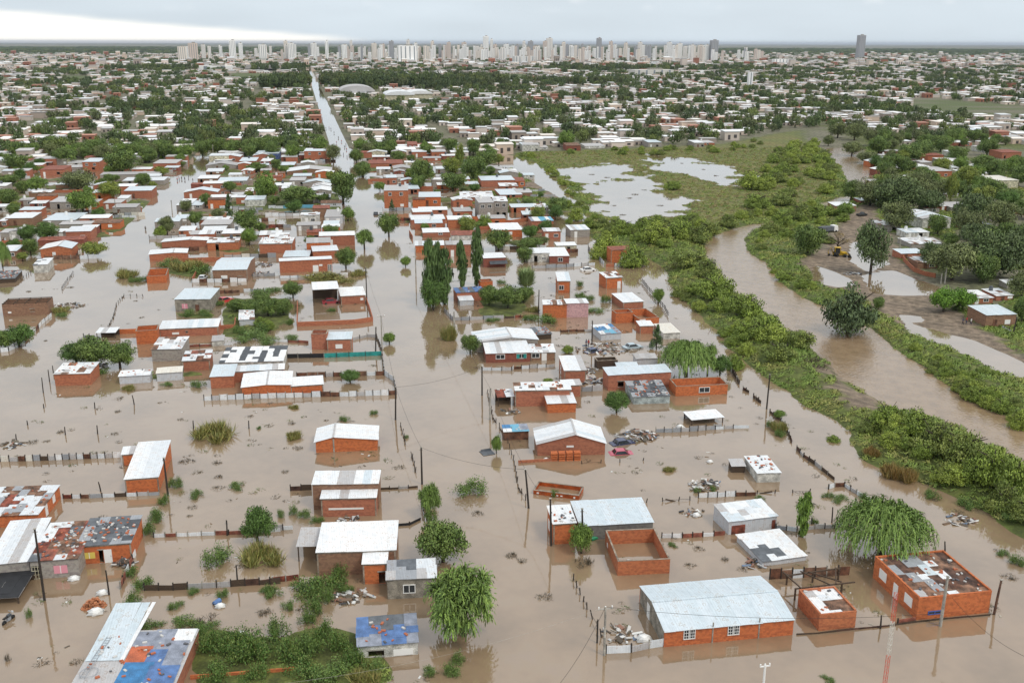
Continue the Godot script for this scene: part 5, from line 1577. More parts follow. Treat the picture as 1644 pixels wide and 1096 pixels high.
	house("brick_house", "long red brick house with clean pale blue roof behind dark tarp shack", "house", [[57.06, -164.05, -0.033, 11.73, 3.76, 2.87, 3.12, 3.67, 0.5, "shed", "redbrick", "paleblue", "sheet", [["f", 0.2, 0.6, 1.1, 1, "hole"]]], [57.97, -172.62, -0.1, 4, 2.2, 1.02, 1.27, 1.82, 0.5, "shed", "redbrick", "paleblue", "sheet", []]])
	house("tarpaulin_shack", "crooked shack with dark stone-weighted tarp roof and pale blue front", "shack", [[56.91, -157.75, -0.096, 6.4, 6.77, 1.35, 1.85, 2.15, 0.5, "shed", "paint", "slate", "patch", []]])
	house("brick_shell", "long roofless orange brick shell with a white double window", "unfinished house", [[66.94, -158.94, -0.073, 9.51, 4.21, 1.82, 1.82, 2.62, 0.5, "open", "orange", "white", "sheet", [["f", 0.55, 0.5, 1.9, 0.95, "winw"]]]])
	house("sheet_shelter", "low white sheet shelter sagging behind the grey panel fence", "shelter", [[62.33, -144.99, 0.033, 5.63, 3.33, 0.95, 1.05, 1.75, 0.5, "carport", "tin", "bright", "patch", []]])
	house("brick_house", "brown brick house with bare wooden roof frame and no covering", "house", [[-64.46, -240.02, -0.01, 9.74, 5, 2.72, 2.82, 3.52, 0.5, "frame", "brownbrick", "wood", "sheet", [["f", 0.65, 0.9, 0.9, 0.6, "hole"], ["f", 0.15, 0.7, 0.7, 0.4, "boardw"]]]])
	house("box_trailer", "white box trailer with square roof holes standing alone in water", "trailer", [[-72.02, -288.25, 0.049, 3.53, 8.74, 2.2, 2.2, 3, 0.5, "shed", "whitewall", "whitegrid", "patch", []]])
	house("brick_house", "orange brick house with pale gabled roof, white door and dark porch", "house", [[-71.86, -307.11, -0.008, 8.3, 8.4, 2.83, 3.08, 3.69, 0.59, "gd", "orange", "white", "plain", [["f", 0.43, 0.1, 0.9, 1.8, "doorw"]]]])
	house("tin_shack", "dark junk-roofed shack at the water's edge near the roofless frame house", "shack", [[-78.55, -277.45, 0.049, 5.41, 8.84, 1.06, 1.31, 1.86, 0.5, "shed", "wood", "slate", "patch", []]])
	house("brick_house", "brick house with low pale gabled roof behind yellow-green weeds", "house", [[-40.16, -297.23, 0.049, 10.21, 6.36, 1.96, 2.21, 2.21, 0.64, "gd", "redbrick", "white", "plain", []]])
	house("brick_house", "long low brick house with white-edged roof above the weedy lot", "house", [[-35.67, -315.72, -0.09, 16.8, 4.88, 1.68, 1.93, 2.28, 0.5, "gd", "redbrick", "white", "plain", []]])
	house("brick_shell", "small roofless bright orange brick room in the weedy flooded lot", "unfinished house", [[-39.73, -269.72, 0.049, 4.85, 8.99, 1.94, 1.94, 2.74, 0.5, "open", "orange", "white", "plain", []]])
	house("rendered_house", "grey concrete house with pale blue-white roof, pink window and brown door", "house", [[-26.75, -238.84, -0.148, 8.11, 9.65, 2.87, 3.12, 3.67, 0.5, "shed", "render", "paleblue", "sheet", [["f", 0.27, 0.7, 1.3, 1.1, "pink"], ["f", 0.62, 0, 0.9, 1.6, "doorb"]]]])
	house("brick_house", "long low red brick house with thin white roof beside weedy thicket", "house", [[-26.21, -215.89, -0.022, 12, 5.64, 1.8, 2.05, 2.6, 0.5, "shed", "redbrick", "white", "sheet", [["f", 0.27, 0.5, 1.4, 0.45, "boardw"], ["f", 0.46, 0.8, 0.4, 0.3, "hole"]]]])
	house("brick_shell", "plain orange brick block without windows beside the orange boundary wall", "unfinished house", [[-34.26, -210.9, 0.049, 4.27, 4, 2.86, 2.86, 3.66, 0.5, "open", "orange", "white", "sheet", []]])
	house("carport", "white corrugated carport roof along the orange boundary wall", "carport", [[-43.09, -215.98, -0.117, 3.91, 3, 1.26, 1.51, 2.06, 0.5, "carport", "wood", "white", "sheet", []]])
	house("block_house", "house with tilted white stained roof and grey blank side wall", "house", [[-28.37, -199.53, -0.088, 5.7, 7.45, 2.43, 2.68, 3.23, 0.5, "shed", "block", "patchwhite", "patch", []]])
	house("brick_hut", "small brick hut with red and white striped patch roof", "hut", [[-22.48, -191.4, -0.013, 5, 5.38, 1.99, 2.24, 2.79, 0.5, "shed", "redbrick", "patchred", "patch", []]])
	house("tin_hut", "row of low white and grey tin huts beside the muddy weed bank", "hut", [[-32.84, -184.34, -0.024, 5.36, 2.43, 1.45, 1.7, 2.25, 0.5, "shed", "tin", "patchwhite", "patch", []], [-26.86, -184.59, 0.049, 4.44, 2.35, 1.56, 1.81, 2.36, 0.5, "shed", "tin", "cream", "patch", []]])
	house("brick_hut", "brick hut with white lean roof and junk heap beside large dark trees", "hut", [[-43.45, -186.93, -0.097, 6.28, 5.61, 2.2, 2.45, 3, 0.5, "shed", "redbrick", "patchwhite", "patch", []]])
	house("brick_house", "house with white two-slope roof behind a long white metal gate fence", "house", [[-20.25, -271.04, -0.087, 8.86, 15.48, 3.16, 3.16, 3.86, 0.5, "gw", "brownbrick", "white", "plain", [["f", 0.33, 0.5, 1.6, 1.2, "boardw"], ["f", 0.78, 0.8, 1, 0.6, "hole"]]]])
	house("brick_house", "brick house with striped white roof between two cluttered yards", "house", [[-9.65, -303.05, -0.107, 9.54, 8.81, 2.87, 3.12, 3.67, 0.5, "shed", "redbrick", "patchwhite", "patch", []]])
	house("brick_house", "wide red brick house with thin white roof edge, white door and lattice gate", "house", [[-1.47, -273.18, 0.049, 13.99, 3.41, 3.25, 3.3, 4.05, 0.5, "shed", "redbrick", "white", "plain", [["f", 0.68, 0, 1.5, 1.7, "doorw"], ["f", 0.95, 0, 1, 1.7, "grille"], ["f", 0.78, 1.4, 0.9, 0.5, "boardw"]]], [-3.82, -291.45, -0.089, 7.32, 7.59, 0.96, 1.21, 1.76, 0.5, "shed", "redbrick", "paleblue", "plain", []]])
	house("brick_house", "low brick house with white roof behind the lattice-gated house", "house", [[4.13, -292.89, 0.049, 7.28, 6.58, 1.93, 2.18, 2.73, 0.5, "shed", "redbrick", "white", "plain", []]])
	house("brick_house", "brick house with white carport sheltering a red car in walled yard", "house", [[9.26, -237.63, 0.031, 5.83, 7.55, 2.04, 2.29, 2.84, 0.5, "shed", "redbrick", "bright", "sheet", [["f", 0.85, 0.8, 0.7, 0.6, "boardw"]]], [2.96, -237.83, 0.026, 5.93, 6.81, 3.74, 3.99, 4.54, 0.5, "carport", "wood", "bright", "sheet", []]])
	house("tin_shed", "tiny white tin shed with speckled roof in the green thicket", "shed", [[-14.79, -222.68, 0.049, 3.2, 7.66, 1.4, 1.65, 2.2, 0.5, "shed", "tin", "patchwhite", "patch", []]])
	house("brick_house", "small brick house with pale blue roof and white window hatch", "house", [[4.91, -198.69, -0.099, 4.87, 4.4, 2.31, 2.56, 3.11, 0.5, "shed", "redbrick", "paleblue", "sheet", [["f", 0.48, 0.4, 1.4, 0.9, "boardw"]]], [0.93, -199.3, -0.135, 3.16, 3, 3.35, 3.35, 4.15, 0.5, "open", "redbrick", "white", "sheet", []]])
	house("white_house", "white house with dark tarp half covering its flat roof", "house", [[-11.82, -190.86, -0.09, 11.77, 8.91, 1.77, 2.02, 2.57, 0.5, "shed", "whitewall", "whitedark", "patch", [["f", 0.2, 0.9, 1, 0.4, "hole"]]]])
	house("brick_house", "brick house with pale blue square roof beside the gabled white roof", "house", [[-16.81, -180.41, -0.049, 4.07, 6.1, 2.18, 2.43, 2.98, 0.5, "shed", "redbrick", "paleblue", "sheet", []]])
	house("brick_house", "long narrow white roof wedged between dark-tarp house and white gable", "house", [[-10.47, -181.03, -0.022, 8.94, 2.48, 2.11, 2.36, 2.91, 0.5, "shed", "redbrick", "white", "sheet", []]])
	house("brick_house", "orange brick house with bright white gabled roof above grey panel fence", "house", [[-8.89, -175.15, -0.021, 8.37, 7.64, 1.86, 2.11, 2.12, 0.51, "gd", "orange", "bright", "sheet", []], [-1.97, -173.44, 0.009, 5.67, 4, 1.52, 1.77, 2.32, 0.5, "shed", "orange", "bright", "sheet", []]])
	house("brick_house", "orange brick house with small white gabled roof, alone in open water", "house", [[4.01, -146.22, -0.09, 9.27, 5.62, 1.75, 2, 2.41, 0.29, "gd", "orange", "white", "sheet", [["f", 0.29, 0, 0.22, 2.2, "pilaster"]]]])
	house("brick_house", "orange brick house with long white roof slope and low side wing", "house", [[-24.57, -140.3, -0.024, 4.43, 11.86, 2.11, 2.71, 2.91, 0.5, "shed", "orange", "white", "sheet", []], [-27.91, -145.49, 0.006, 2.01, 2.2, 1.78, 2.03, 2.58, 0.5, "shed", "orange", "white", "sheet", []]])
	house("net_shelter", "yard shelter of poles under a torn black shade net", "shelter", [[-35.59, -109.74, -0.071, 3.59, 5.34, 0.86, 0.96, 1.66, 0.5, "carport", "wood", "black", "patch", []]])
	house("tin_shed", "low rusty shed with plastic-littered roof beside the white gabled house", "shed", [[30.25, -144.1, -0.079, 3.92, 2.48, 1.42, 1.52, 2.22, 0.5, "shed", "rust1", "bluewhite", "patch", []]])
	house("plank_stall", "roofless dark plank stall behind the clean pale blue roof", "stall", [[54.7, -175.52, -0.051, 4.08, 2.2, 1.67, 1.67, 2.47, 0.5, "open", "wood", "white", "sheet", []]])
	house("tin_shack", "grey-green tin shack between plank stall and weeping willow", "shack", [[62.65, -175.55, -0.056, 4.29, 2.2, 1.55, 1.8, 2.35, 0.5, "shed", "tin", "dull", "patch", []]])
	house("tin_shed", "small white shed beside the striped patch roof hut", "shed", [[-19.75, -206.02, 0.016, 2.3, 3, 1.08, 1.33, 1.88, 0.5, "shed", "whitewall", "dull", "sheet", []]])
	house("brick_shell", "tiny roofless orange brick room under the poplars", "unfinished house", [[43.56, -245.28, 0.04, 3.21, 2.51, 1.68, 1.68, 2.48, 0.5, "open", "orange", "white", "sheet", []]])
	house("skip_container", "long orange open-topped metal container full of brown water", "container", [[32.01, -123, -0.481, 6.47, 3.05, 0.58, 0.58, 1.38, 0.5, "open", "orangepaint", "white", "sheet", [["f", 0.1, 0.15, 0.3, 0.2, "boardw"], ["f", 0.42, 0.15, 0.3, 0.15, "boardw"], ["f", 0.53, 0.15, 0.25, 0.15, "boardw"], ["f", 0.62, 0.15, 0.3, 0.15, "boardw"], ["f", 0.9, 0.1, 0.25, 0.25, "boardw"]]]])
	quick_houses([
		[-66, -425.4, -0.06, 10.5, 10.5, 2.99, 0, 0, 0, 0],
		[-78.3, -482.9, -0.05, 25.4, 7.6, 2.41, 0, 3, 1, 0],
		[-69.3, -463.4, -0.08, 17.4, 9.4, 2.06, 0, 3, 0, 0],
		[-89.2, -512.2, -0.1, 8.6, 12.7, 2.54, 0, 0, 0, 0],
		[-66.7, -521.7, -0.11, 11, 14, 3.15, 0, 0, 0, 0],
		[-115.5, -506.9, -0.04, 10.5, 14, 2.88, 0, 0, 2, 0],
		[-110.6, -523.7, -0.06, 9.1, 7.7, 1.5, 0, 3, 0, 0],
		[-113.7, -543.7, -0.04, 6.3, 9.6, 1.5, 0, 4, 0, 0],
		[-101, -522.9, -0.09, 7.8, 14, 4.42, 0, 0, 0, 0],
		[-113.6, -580.2, -0.11, 9.4, 14, 3.3, 0, 3, 0, 0],
		[-80.4, -576.5, -0.11, 7.4, 14, 2.39, 0, 4, 0, 0],
		[-67.6, -574.8, -0.12, 10.1, 11.6, 3.53, 0, 3, 1, 0],
		[-70.6, -630.8, -0.08, 8.9, 14, 3.13, 1, 3, 1, 0],
		[-154.9, -656, -0.09, 12.3, 14, 1.62, 0, 4, 2, 0],
		[-148.6, -597.7, -0.04, 4.8, 9.1, 2.16, 0, 4, 0, 0],
		[-97.5, -408.9, -0.04, 6.7, 3.5, 3.62, 0, 1, 3, 0],
		[-89.5, -401.5, -0.1, 8.4, 9.9, 2.71, 0, 3, 0, 0],
		[-82.9, -368.7, -0.11, 10.7, 13.8, 1.5, 0, 3, 0, 0],
		[-95.9, -366.8, -0.08, 8.7, 9.9, 2.64, 0, 6, 0, 0],
		[-100.7, -363.7, -0.11, 2.3, 7.5, 2.12, 0, 0, 0, 0],
		[-65.9, -351.7, -0.08, 8.7, 5.6, 2.18, 0, 1, 3, 0],
		[-71.7, -362.8, -0.09, 9.4, 5.4, 2.15, 0, 0, 4, 0],
		[-76.4, -354.8, -0.08, 10.2, 4.3, 1.5, 0, 3, 0, 0],
		[-77.8, -337.3, -0.11, 5, 4.3, 2.01, 0, 3, 0, 0],
		[-70.9, -333.8, -0.04, 7.4, 7.7, 2.97, 0, 0, 0, 0],
		[-75, -326.1, -0.04, 13.4, 4.6, 1.5, 0, 2, 2, 0],
		[-93.5, -343, -0.09, 6.2, 5, 1.5, 0, 3, 1, 0],
		[-105, -409.4, -0.03, 4.5, 4.4, 2.24, 0, 3, 1, 0],
		[-70.2, -412.1, -0.06, 3.9, 6.3, 1.7, 0, 4, 0, 0],
		[-162.4, -613.5, -0.06, 5.2, 9.5, 2.07, 0, 3, 0, 0],
		[-146, -547.4, -0.1, 4.4, 14, 2.77, 0, 3, 1, 0],
		[-41.5, -418.7, -0.07, 13, 7.5, 2.49, 1, 0, 0, 1],
		[-44.7, -392, -0.08, 5.1, 14, 2, 0, 3, 0, 1],
		[-40.5, -390.2, -0.09, 4.2, 8.8, 1.73, 0, 3, 0, 1],
		[-42.6, -447.3, -0.07, 11.8, 3.5, 1.5, 0, 2, 2, 1],
		[-37.5, -441, -0.03, 10.5, 5.7, 2.78, 0, 0, 0, 1],
		[-42.5, -464.5, -0.07, 8.6, 9.3, 2.2, 0, 6, 0, 1],
		[-31.6, -457.9, -0.05, 12.3, 10.4, 1.79, 0, 3, 0, 1],
		[-42.2, -495.7, -0.04, 7.6, 10.1, 1.5, 0, 6, 0, 1],
		[-31.8, -476.1, -0.07, 5.7, 5.4, 1.87, 0, 4, 0, 1],
		[-40.4, -519, -0.08, 14.8, 10.7, 1.65, 1, 3, 1, 1],
		[-41, -544.3, -0.1, 8.4, 13.5, 1.5, 0, 3, 0, 1],
		[-28, -528.6, -0.06, 8.2, 14, 2.67, 0, 0, 0, 1],
		[-19.1, -554.4, -0.09, 11.9, 12.4, 3.46, 0, 8, 0, 1],
		[-10.2, -579.2, -0.07, 6.9, 12, 2.05, 0, 3, 1, 1],
		[-24.5, -602.9, -0.04, 4.7, 14, 1.5, 0, 0, 2, 1],
		[-16.1, -585.8, -0.03, 4.5, 14, 1.5, 0, 0, 2, 1],
		[5.5, -541.7, -0.1, 11.1, 7.9, 5.37, 0, 0, 0, 1],
		[-19.1, -530, -0.1, 5.4, 9.8, 2.07, 0, 2, 0, 1],
		[-10.4, -513.2, -0.09, 10.8, 10.8, 1.83, 0, 6, 0, 1],
		[1.8, -489, -0.04, 20.6, 14, 1.75, 1, 6, 0, 1],
		[-19.4, -392.1, -0.07, 7.1, 8.3, 2.84, 0, 4, 0, 1],
		[-25, -396.7, -0.11, 3.4, 3.5, 2.88, 0, 0, 0, 1],
		[-22.9, -425.2, -0.07, 3.3, 7.8, 1.53, 0, 0, 0, 1],
		[-33.5, -388.5, -0.04, 6.1, 3.5, 3.42, 0, 1, 3, 1],
		[-30.2, -407.2, -0.04, 5.6, 4.7, 1.5, 0, 5, 4, 1],
		[-9.7, -429.4, -0.06, 6.8, 6.3, 2.85, 0, 3, 4, 1],
		[-3.6, -448.6, -0.1, 6.5, 9, 2.43, 0, 3, 0, 1],
		[4.4, -445.8, -0.07, 11.6, 8, 1.5, 1, 3, 0, 1],
		[5.7, -417.4, -0.05, 8.1, 11.5, 2.18, 1, 3, 0, 1],
		[-31.7, -354.1, -0.06, 10, 3.9, 1.72, 0, 0, 0, 1],
		[-42.9, -359.7, -0.05, 4.3, 6.6, 1.73, 0, 3, 0, 1],
		[-30.1, -333.4, -0.05, 7.2, 6.8, 1.75, 0, 3, 0, 1],
		[-23.7, -323.8, -0.09, 6.1, 6.5, 2.38, 0, 6, 4, 1],
		[0.6, -349.8, -0.11, 6.2, 3.5, 2.9, 0, 4, 5, 1],
		[8.8, -385.6, -0.04, 7.8, 5.6, 1.5, 0, 7, 7, 1],
		[9, -353.6, -0.09, 6, 14, 2.26, 0, 7, 1, 1],
		[-12.1, -323.7, -0.04, 6.7, 6, 1.5, 0, 0, 0, 1],
		[1.4, -317.5, -0.07, 4.3, 3.5, 2.78, 0, 0, 2, 1],
		[7.1, -331.1, -0.08, 5.7, 3.5, 1.86, 0, 1, 4, 1],
		[8.3, -309.4, -0.03, 10.7, 5.1, 3.11, 0, 0, 4, 1],
		[-1.3, -618.9, -0.05, 15.5, 14, 2.41, 1, 3, 1, 1],
		[-0.6, -603.3, -0.09, 11.2, 13.3, 2.35, 0, 3, 0, 1],
		[33.3, -381.2, -0.11, 8.9, 12.5, 6.76, 0, 1, 0, 2],
		[43.1, -417, -0.03, 5.1, 13, 2.21, 0, 0, 0, 2],
		[41.3, -376.2, -0.11, 4.7, 3.5, 3.21, 0, 1, 3, 2],
		[46.7, -386.3, -0.12, 8.4, 11.3, 3.12, 0, 1, 0, 2],
		[44.7, -361.1, -0.09, 10.4, 5.3, 1.69, 0, 0, 4, 2],
		[40.4, -342.5, -0.04, 11.6, 7.8, 1.73, 0, 0, 0, 2],
		[40.1, -318.1, -0.06, 8.4, 6.2, 1.5, 0, 0, 4, 2],
		[39.5, -331.9, -0.08, 9.2, 5.6, 2.11, 0, 0, 0, 2],
		[61.8, -349.9, -0.04, 5.3, 11.4, 6.06, 0, 3, 0, 2],
		[68.1, -353.2, -0.11, 4.9, 10, 5.69, 0, 3, 0, 2],
		[77.8, -360, -0.06, 8.7, 6.1, 1.98, 0, 0, 0, 2],
		[84.8, -359.4, -0.05, 4.6, 7.9, 1.85, 0, 3, 0, 2],
		[65.8, -390.5, -0.12, 12.9, 14, 2.1, 0, 0, 5, 2],
		[80.3, -397.9, -0.03, 9, 14, 1.65, 0, 0, 0, 2],
		[86.6, -398.9, -0.06, 6.3, 8.7, 1.77, 0, 6, 1, 2],
		[81.6, -431.1, -0.06, 14.6, 12.4, 2.96, 0, 0, 0, 2],
		[91.5, -430.2, -0.1, 4.3, 10.3, 2.33, 0, 1, 2, 2],
		[70, -428.6, -0.05, 5.9, 6.7, 1.5, 0, 0, 0, 2],
		[62.7, -316.3, -0.06, 9.8, 11.1, 2.31, 0, 1, 4, 2],
		[77.8, -329.3, -0.05, 7.6, 6.3, 2.13, 0, 0, 9, 2],
		[39.6, -509.7, -0.07, 16.8, 14, 2.22, 0, 0, 2, 2],
		[52.1, -512.3, -0.09, 5.4, 4, 1.63, 0, 5, 4, 2],
		[36.8, -488.6, -0.09, 6.6, 6.5, 1.5, 0, 3, 0, 2],
		[45.4, -484.7, -0.04, 8.3, 11.2, 2.36, 1, 3, 1, 2],
		[60.1, -575.2, -0.07, 5.6, 14, 5, 0, 2, 2, 2],
		[71.1, -555.2, -0.08, 11, 10.2, 1.5, 0, 0, 0, 2],
		[60.3, -455.1, -0.06, 4.5, 6.5, 1.5, 0, 4, 0, 2],
		[87.5, -474.6, -0.1, 10.7, 12.4, 1.94, 1, 3, 1, 2],
		[35.1, -293.6, -0.11, 8.6, 5.5, 2.15, 0, 1, 0, 2],
		[42.7, -286, -0.1, 7.3, 4.2, 3.45, 0, 0, 0, 2],
		[126.5, -571.1, -0.05, 7.9, 13.3, 3.95, 0, 4, 0, 4],
		[39, -457.9, -0.05, 9, 7.8, 1.5, 0, 3, 1, 2],
		[127.8, -568.8, -0.11, 9.3, 9.5, 3.95, 0, 4, 0, 4],
		[136.7, -576.3, -0.06, 5.1, 9.5, 1.65, 0, 4, 0, 4],
		[152.4, -568.7, -0.11, 8.3, 14, 3.33, 0, 2, 0, 3],
		[168.3, -580.4, -0.05, 12.1, 13.7, 1.67, 0, 4, 0, 3],
		[205.6, -580.9, -0.06, 8.2, 14, 3.16, 0, 3, 0, 3],
		[231.9, -575.9, -0.08, 6, 14, 2.94, 0, 3, 0, 3],
		[186, -599.7, -0.08, 3.8, 6.6, 1.51, 0, 4, 0, 3],
		[239.3, -585.6, -0.08, 12.5, 13, 1.87, 0, 0, 0, 3],
		[297.8, -447.3, -0.09, 8.6, 14, 1.82, 0, 0, 0, 3],
		[291.6, -424.7, -0.08, 9.6, 14, 3.07, 0, 0, 0, 3],
		[393.6, -554.4, -0.07, 11.4, 14, 2.47, 0, 0, 0, 3],
		[456.4, -624.3, -0.09, 11.2, 10.9, 3.21, 0, 4, 0, 3],
		[445.3, -648.1, -0.09, 12.4, 14, 3.03, 0, 0, 0, 3],
		[325.8, -462.4, -0.11, 12.7, 12.8, 2.71, 0, 3, 0, 3],
		[329.3, -483.7, -0.06, 9, 7.8, 3.09, 0, 0, 2, 3],
		[315.6, -484.4, -0.07, 6, 4.6, 1.97, 0, 0, 2, 3],
		[308.8, -421.1, -0.07, 12.3, 12.9, 1.91, 0, 5, 0, 3],
		[288.9, -384.6, -0.04, 22.9, 14, 3.88, 0, 5, 8, 3],
		[376.7, -487.5, -0.04, 11.5, 11.6, 3.55, 0, 0, 2, 3],
		[466.4, -600, -0.1, 8.7, 13.8, 2.21, 0, 4, 0, 3],
		[256.3, -364.9, -0.06, 7.1, 8.6, 1.5, 0, 4, 0, 3],
		[233.3, -333.7, -0.08, 3.7, 7.8, 2.01, 0, 0, 0, 3],
		[244.9, -319.6, -0.1, 10.3, 11.6, 2.39, 0, 3, 6, 3],
		[239.1, -331.5, -0.1, 11.1, 10.7, 2, 0, 3, 1, 3],
		[205.8, -310.6, -0.1, 5.9, 5.3, 2.31, 0, 0, 0, 3],
		[206.8, -302.9, -0.06, 10.1, 14, 3.92, 1, 4, 0, 3],
		[191.2, -285.9, -0.04, 8, 5.8, 2.02, 0, 4, 0, 3],
		[184.6, -272.2, -0.07, 9.7, 8.5, 1.5, 0, 3, 0, 3],
		[170.8, -256.3, -0.09, 7.2, 5.3, 1.95, 0, 0, 0, 3],
		[350.9, -496, -0.08, 5.5, 14, 2.69, 0, 4, 0, 3],
		[383.7, -516, -0.08, 6.4, 14, 2.81, 0, 4, 0, 3],
		[296.6, -470.3, -0.03, 8.9, 11.9, 3.16, 0, 3, 0, 3],
		[168, -244.6, -0.12, 6.4, 6.4, 2.04, 0, 6, 0, 3],
		[157.6, -207.3, -0.05, 5.1, 6.5, 1.63, 0, 0, 0, 3],
		[148.5, -189.1, -0.07, 7.1, 7.2, 2.9, 0, 6, 6, 3],
		[164.6, -208.6, -0.03, 4.5, 5.8, 1.5, 0, 0, 0, 3],
		[175.7, -217.9, -0.08, 4.7, 3.5, 1.5, 0, 3, 0, 3],
		[185.9, -272.8, -0.12, 9.7, 5.9, 1.5, 0, 3, 0, 3],
		[-129.5, -530.1, -0.07, 7.3, 6.4, 2.2, 0, 0, 5, 0],
		[-63.3, -510.3, -0.12, 6.4, 5.3, 1.8, 0, 2, 0, 0],
		[-87.9, -524, -0.07, 4.6, 7.9, 1.8, 1, 4, 5, 0],
		[-128.9, -543.8, -0.05, 8.3, 7, 1.8, 0, 2, 0, 0],
		[-125.7, -451.5, -0.06, 7.5, 7.5, 2.6, 0, 3, 0, 0],
		[-103.8, -427.3, -0.1, 8.4, 4.7, 2.6, 0, 6, 0, 0],
		[-64.9, -382.9, -0.07, 8.3, 6.6, 2.6, 0, 3, 1, 0],
		[-97, -383.7, -0.12, 7.4, 5.5, 2.4, 0, 0, 0, 0],
		[-82.9, -443, -0.04, 7, 7.2, 3, 1, 0, 0, 0],
		[-90.8, -551.8, -0.04, 4.7, 7.1, 2.4, 0, 1, 4, 0],
		[-128.3, -500.3, -0.04, 6.7, 6.3, 3, 0, 0, 0, 0],
		[-67.5, -474, -0.04, 6.6, 6, 2.4, 0, 4, 5, 0],
		[-73.8, -437.1, -0.08, 9, 5.5, 3, 0, 0, 4, 0],
		[-116.8, -412.5, -0.06, 6.4, 7.6, 2.4, 0, 0, 0, 0],
		[-101.5, -474.4, -0.1, 6.9, 4.4, 2.6, 0, 0, 1, 0],
		[-63.3, -532.1, -0.05, 9, 4.4, 1.8, 0, 3, 1, 0],
		[-79.4, -420.2, -0.03, 7, 6.1, 3, 0, 1, 0, 0],
		[-120.7, -546.3, -0.05, 4.9, 4.8, 2.6, 0, 3, 0, 0],
		[-129.5, -474.3, -0.12, 8.2, 4.9, 1.8, 0, 3, 5, 0],
		[-85.1, -308.8, -0.05, 4.6, 7.4, 2.2, 0, 6, 0, 0],
		[-99.2, -403.5, -0.06, 5.7, 5.3, 1.8, 0, 2, 0, 0],
		[-133.9, -484.6, -0.06, 6.6, 6.9, 2.2, 0, 2, 5, 0],
		[-100.7, -552.2, -0.11, 6.7, 5.5, 2.6, 0, 0, 5, 0],
		[-99.7, -456.3, -0.06, 9.4, 4.8, 1.8, 0, 6, 0, 0],
		[-75.6, -499.6, -0.08, 8.6, 5.6, 2.6, 0, 0, 5, 0],
		[-135.2, -503.4, -0.09, 4.9, 4.1, 2.6, 0, 3, 0, 0],
		[-70, -341.3, -0.09, 5, 5.9, 2.2, 0, 2, 4, 0],
		[-141.4, -535.7, -0.12, 4.5, 6.4, 2.2, 0, 0, 0, 0],
		[-131, -553.2, -0.02, 5, 5.8, 3, 0, 2, 4, 0],
		[-71.1, -396.3, -0.12, 6.4, 7.2, 2.4, 0, 0, 0, 0],
		[-79, -398.6, -0.12, 4.7, 6.2, 2.4, 0, 1, 1, 0],
		[-98.1, -533.1, -0.04, 4.8, 5, 3, 0, 2, 1, 0],
		[-111.5, -394.7, -0.12, 6.9, 4.1, 2.2, 0, 4, 0, 0],
		[-143.6, -517.3, -0.04, 7.5, 4.6, 2.6, 1, 4, 0, 0],
		[-154.4, -547.8, -0.08, 5.3, 5.7, 1.8, 1, 3, 2, 0],
		[-88.9, -336.3, -0.07, 6, 6, 3, 1, 4, 0, 0],
		[5.5, -395.3, -0.03, 6.7, 5.6, 2.4, 0, 3, 0, 1],
		[-20.5, -508.7, -0.03, 5.7, 4.5, 2.2, 0, 3, 0, 1],
		[1.2, -508.9, -0.02, 6.5, 7.5, 3, 1, 3, 0, 1],
		[-33, -401.1, -0.04, 7.3, 5, 2.6, 0, 3, 4, 1],
		[-29.8, -341.9, -0.11, 9.4, 7.8, 2.4, 0, 3, 1, 1],
		[-8.3, -548.7, -0.05, 8, 6.2, 1.8, 0, 2, 5, 1],
		[-29.5, -512.7, -0.06, 5.8, 5.5, 2.6, 1, 0, 0, 1],
		[-38.6, -335.1, -0.03, 4.9, 6.5, 1.8, 0, 0, 0, 1],
		[-9.2, -313.9, -0.1, 5.4, 6.1, 2.4, 0, 0, 5, 1],
		[-0.1, -336.7, -0.11, 7.7, 4.4, 1.8, 0, 3, 1, 1],
		[4.7, -364.3, -0.08, 5.9, 5.1, 3, 0, 6, 2, 1],
		[-25.5, -309, -0.04, 9.1, 6.3, 2.4, 0, 1, 5, 1],
		[-46.4, -349.4, -0.05, 8, 5.1, 2.4, 0, 3, 0, 1],
		[8.5, -471.8, -0.11, 8.1, 6.2, 2.6, 1, 1, 4, 1],
		[0.9, -548.8, -0.07, 8.1, 4, 2.4, 0, 2, 1, 1],
		[-6.9, -541.9, -0.08, 6, 4.5, 2.2, 0, 0, 0, 1],
		[-1.6, -458.1, -0.06, 8, 6.8, 3, 0, 6, 0, 1],
		[-32.8, -323.4, -0.03, 7.1, 5.4, 2.4, 0, 0, 0, 1],
		[-15.5, -459.6, -0.1, 9.4, 4, 2.6, 0, 0, 2, 1],
		[-12.2, -474.6, -0.08, 5.1, 4.7, 2.2, 0, 1, 5, 1],
		[-14.5, -421.2, -0.09, 4.7, 4.3, 2.4, 0, 2, 0, 1],
		[-7.1, -421.9, -0.05, 6, 5.5, 2.6, 0, 4, 0, 1],
		[6.3, -427.8, -0.1, 7.3, 7.8, 2.4, 1, 4, 5, 1],
		[-26.8, -492, -0.12, 5.1, 7.8, 1.8, 1, 0, 4, 1],
		[1.4, -402.5, -0.12, 9.1, 7, 1.8, 0, 3, 0, 1],
		[2.5, -300.2, -0.02, 7, 6.7, 3, 0, 1, 1, 1],
		[-18.2, -480.3, -0.04, 4.8, 4.8, 3, 0, 0, 1, 1],
		[7.4, -337.4, -0.07, 5.1, 5.2, 1.8, 0, 0, 0, 1],
		[58.7, -425.4, -0.05, 8, 5.6, 1.8, 0, 1, 4, 2],
		[74.9, -532.8, -0.04, 7.2, 5, 2.4, 0, 2, 0, 2],
		[42.9, -472.7, -0.02, 4.8, 6.4, 2.2, 1, 2, 1, 2],
		[69.7, -368.9, -0.04, 7.3, 7.1, 2.6, 0, 3, 0, 2],
		[70.5, -471.3, -0.1, 9, 4.9, 2.2, 0, 3, 0, 2],
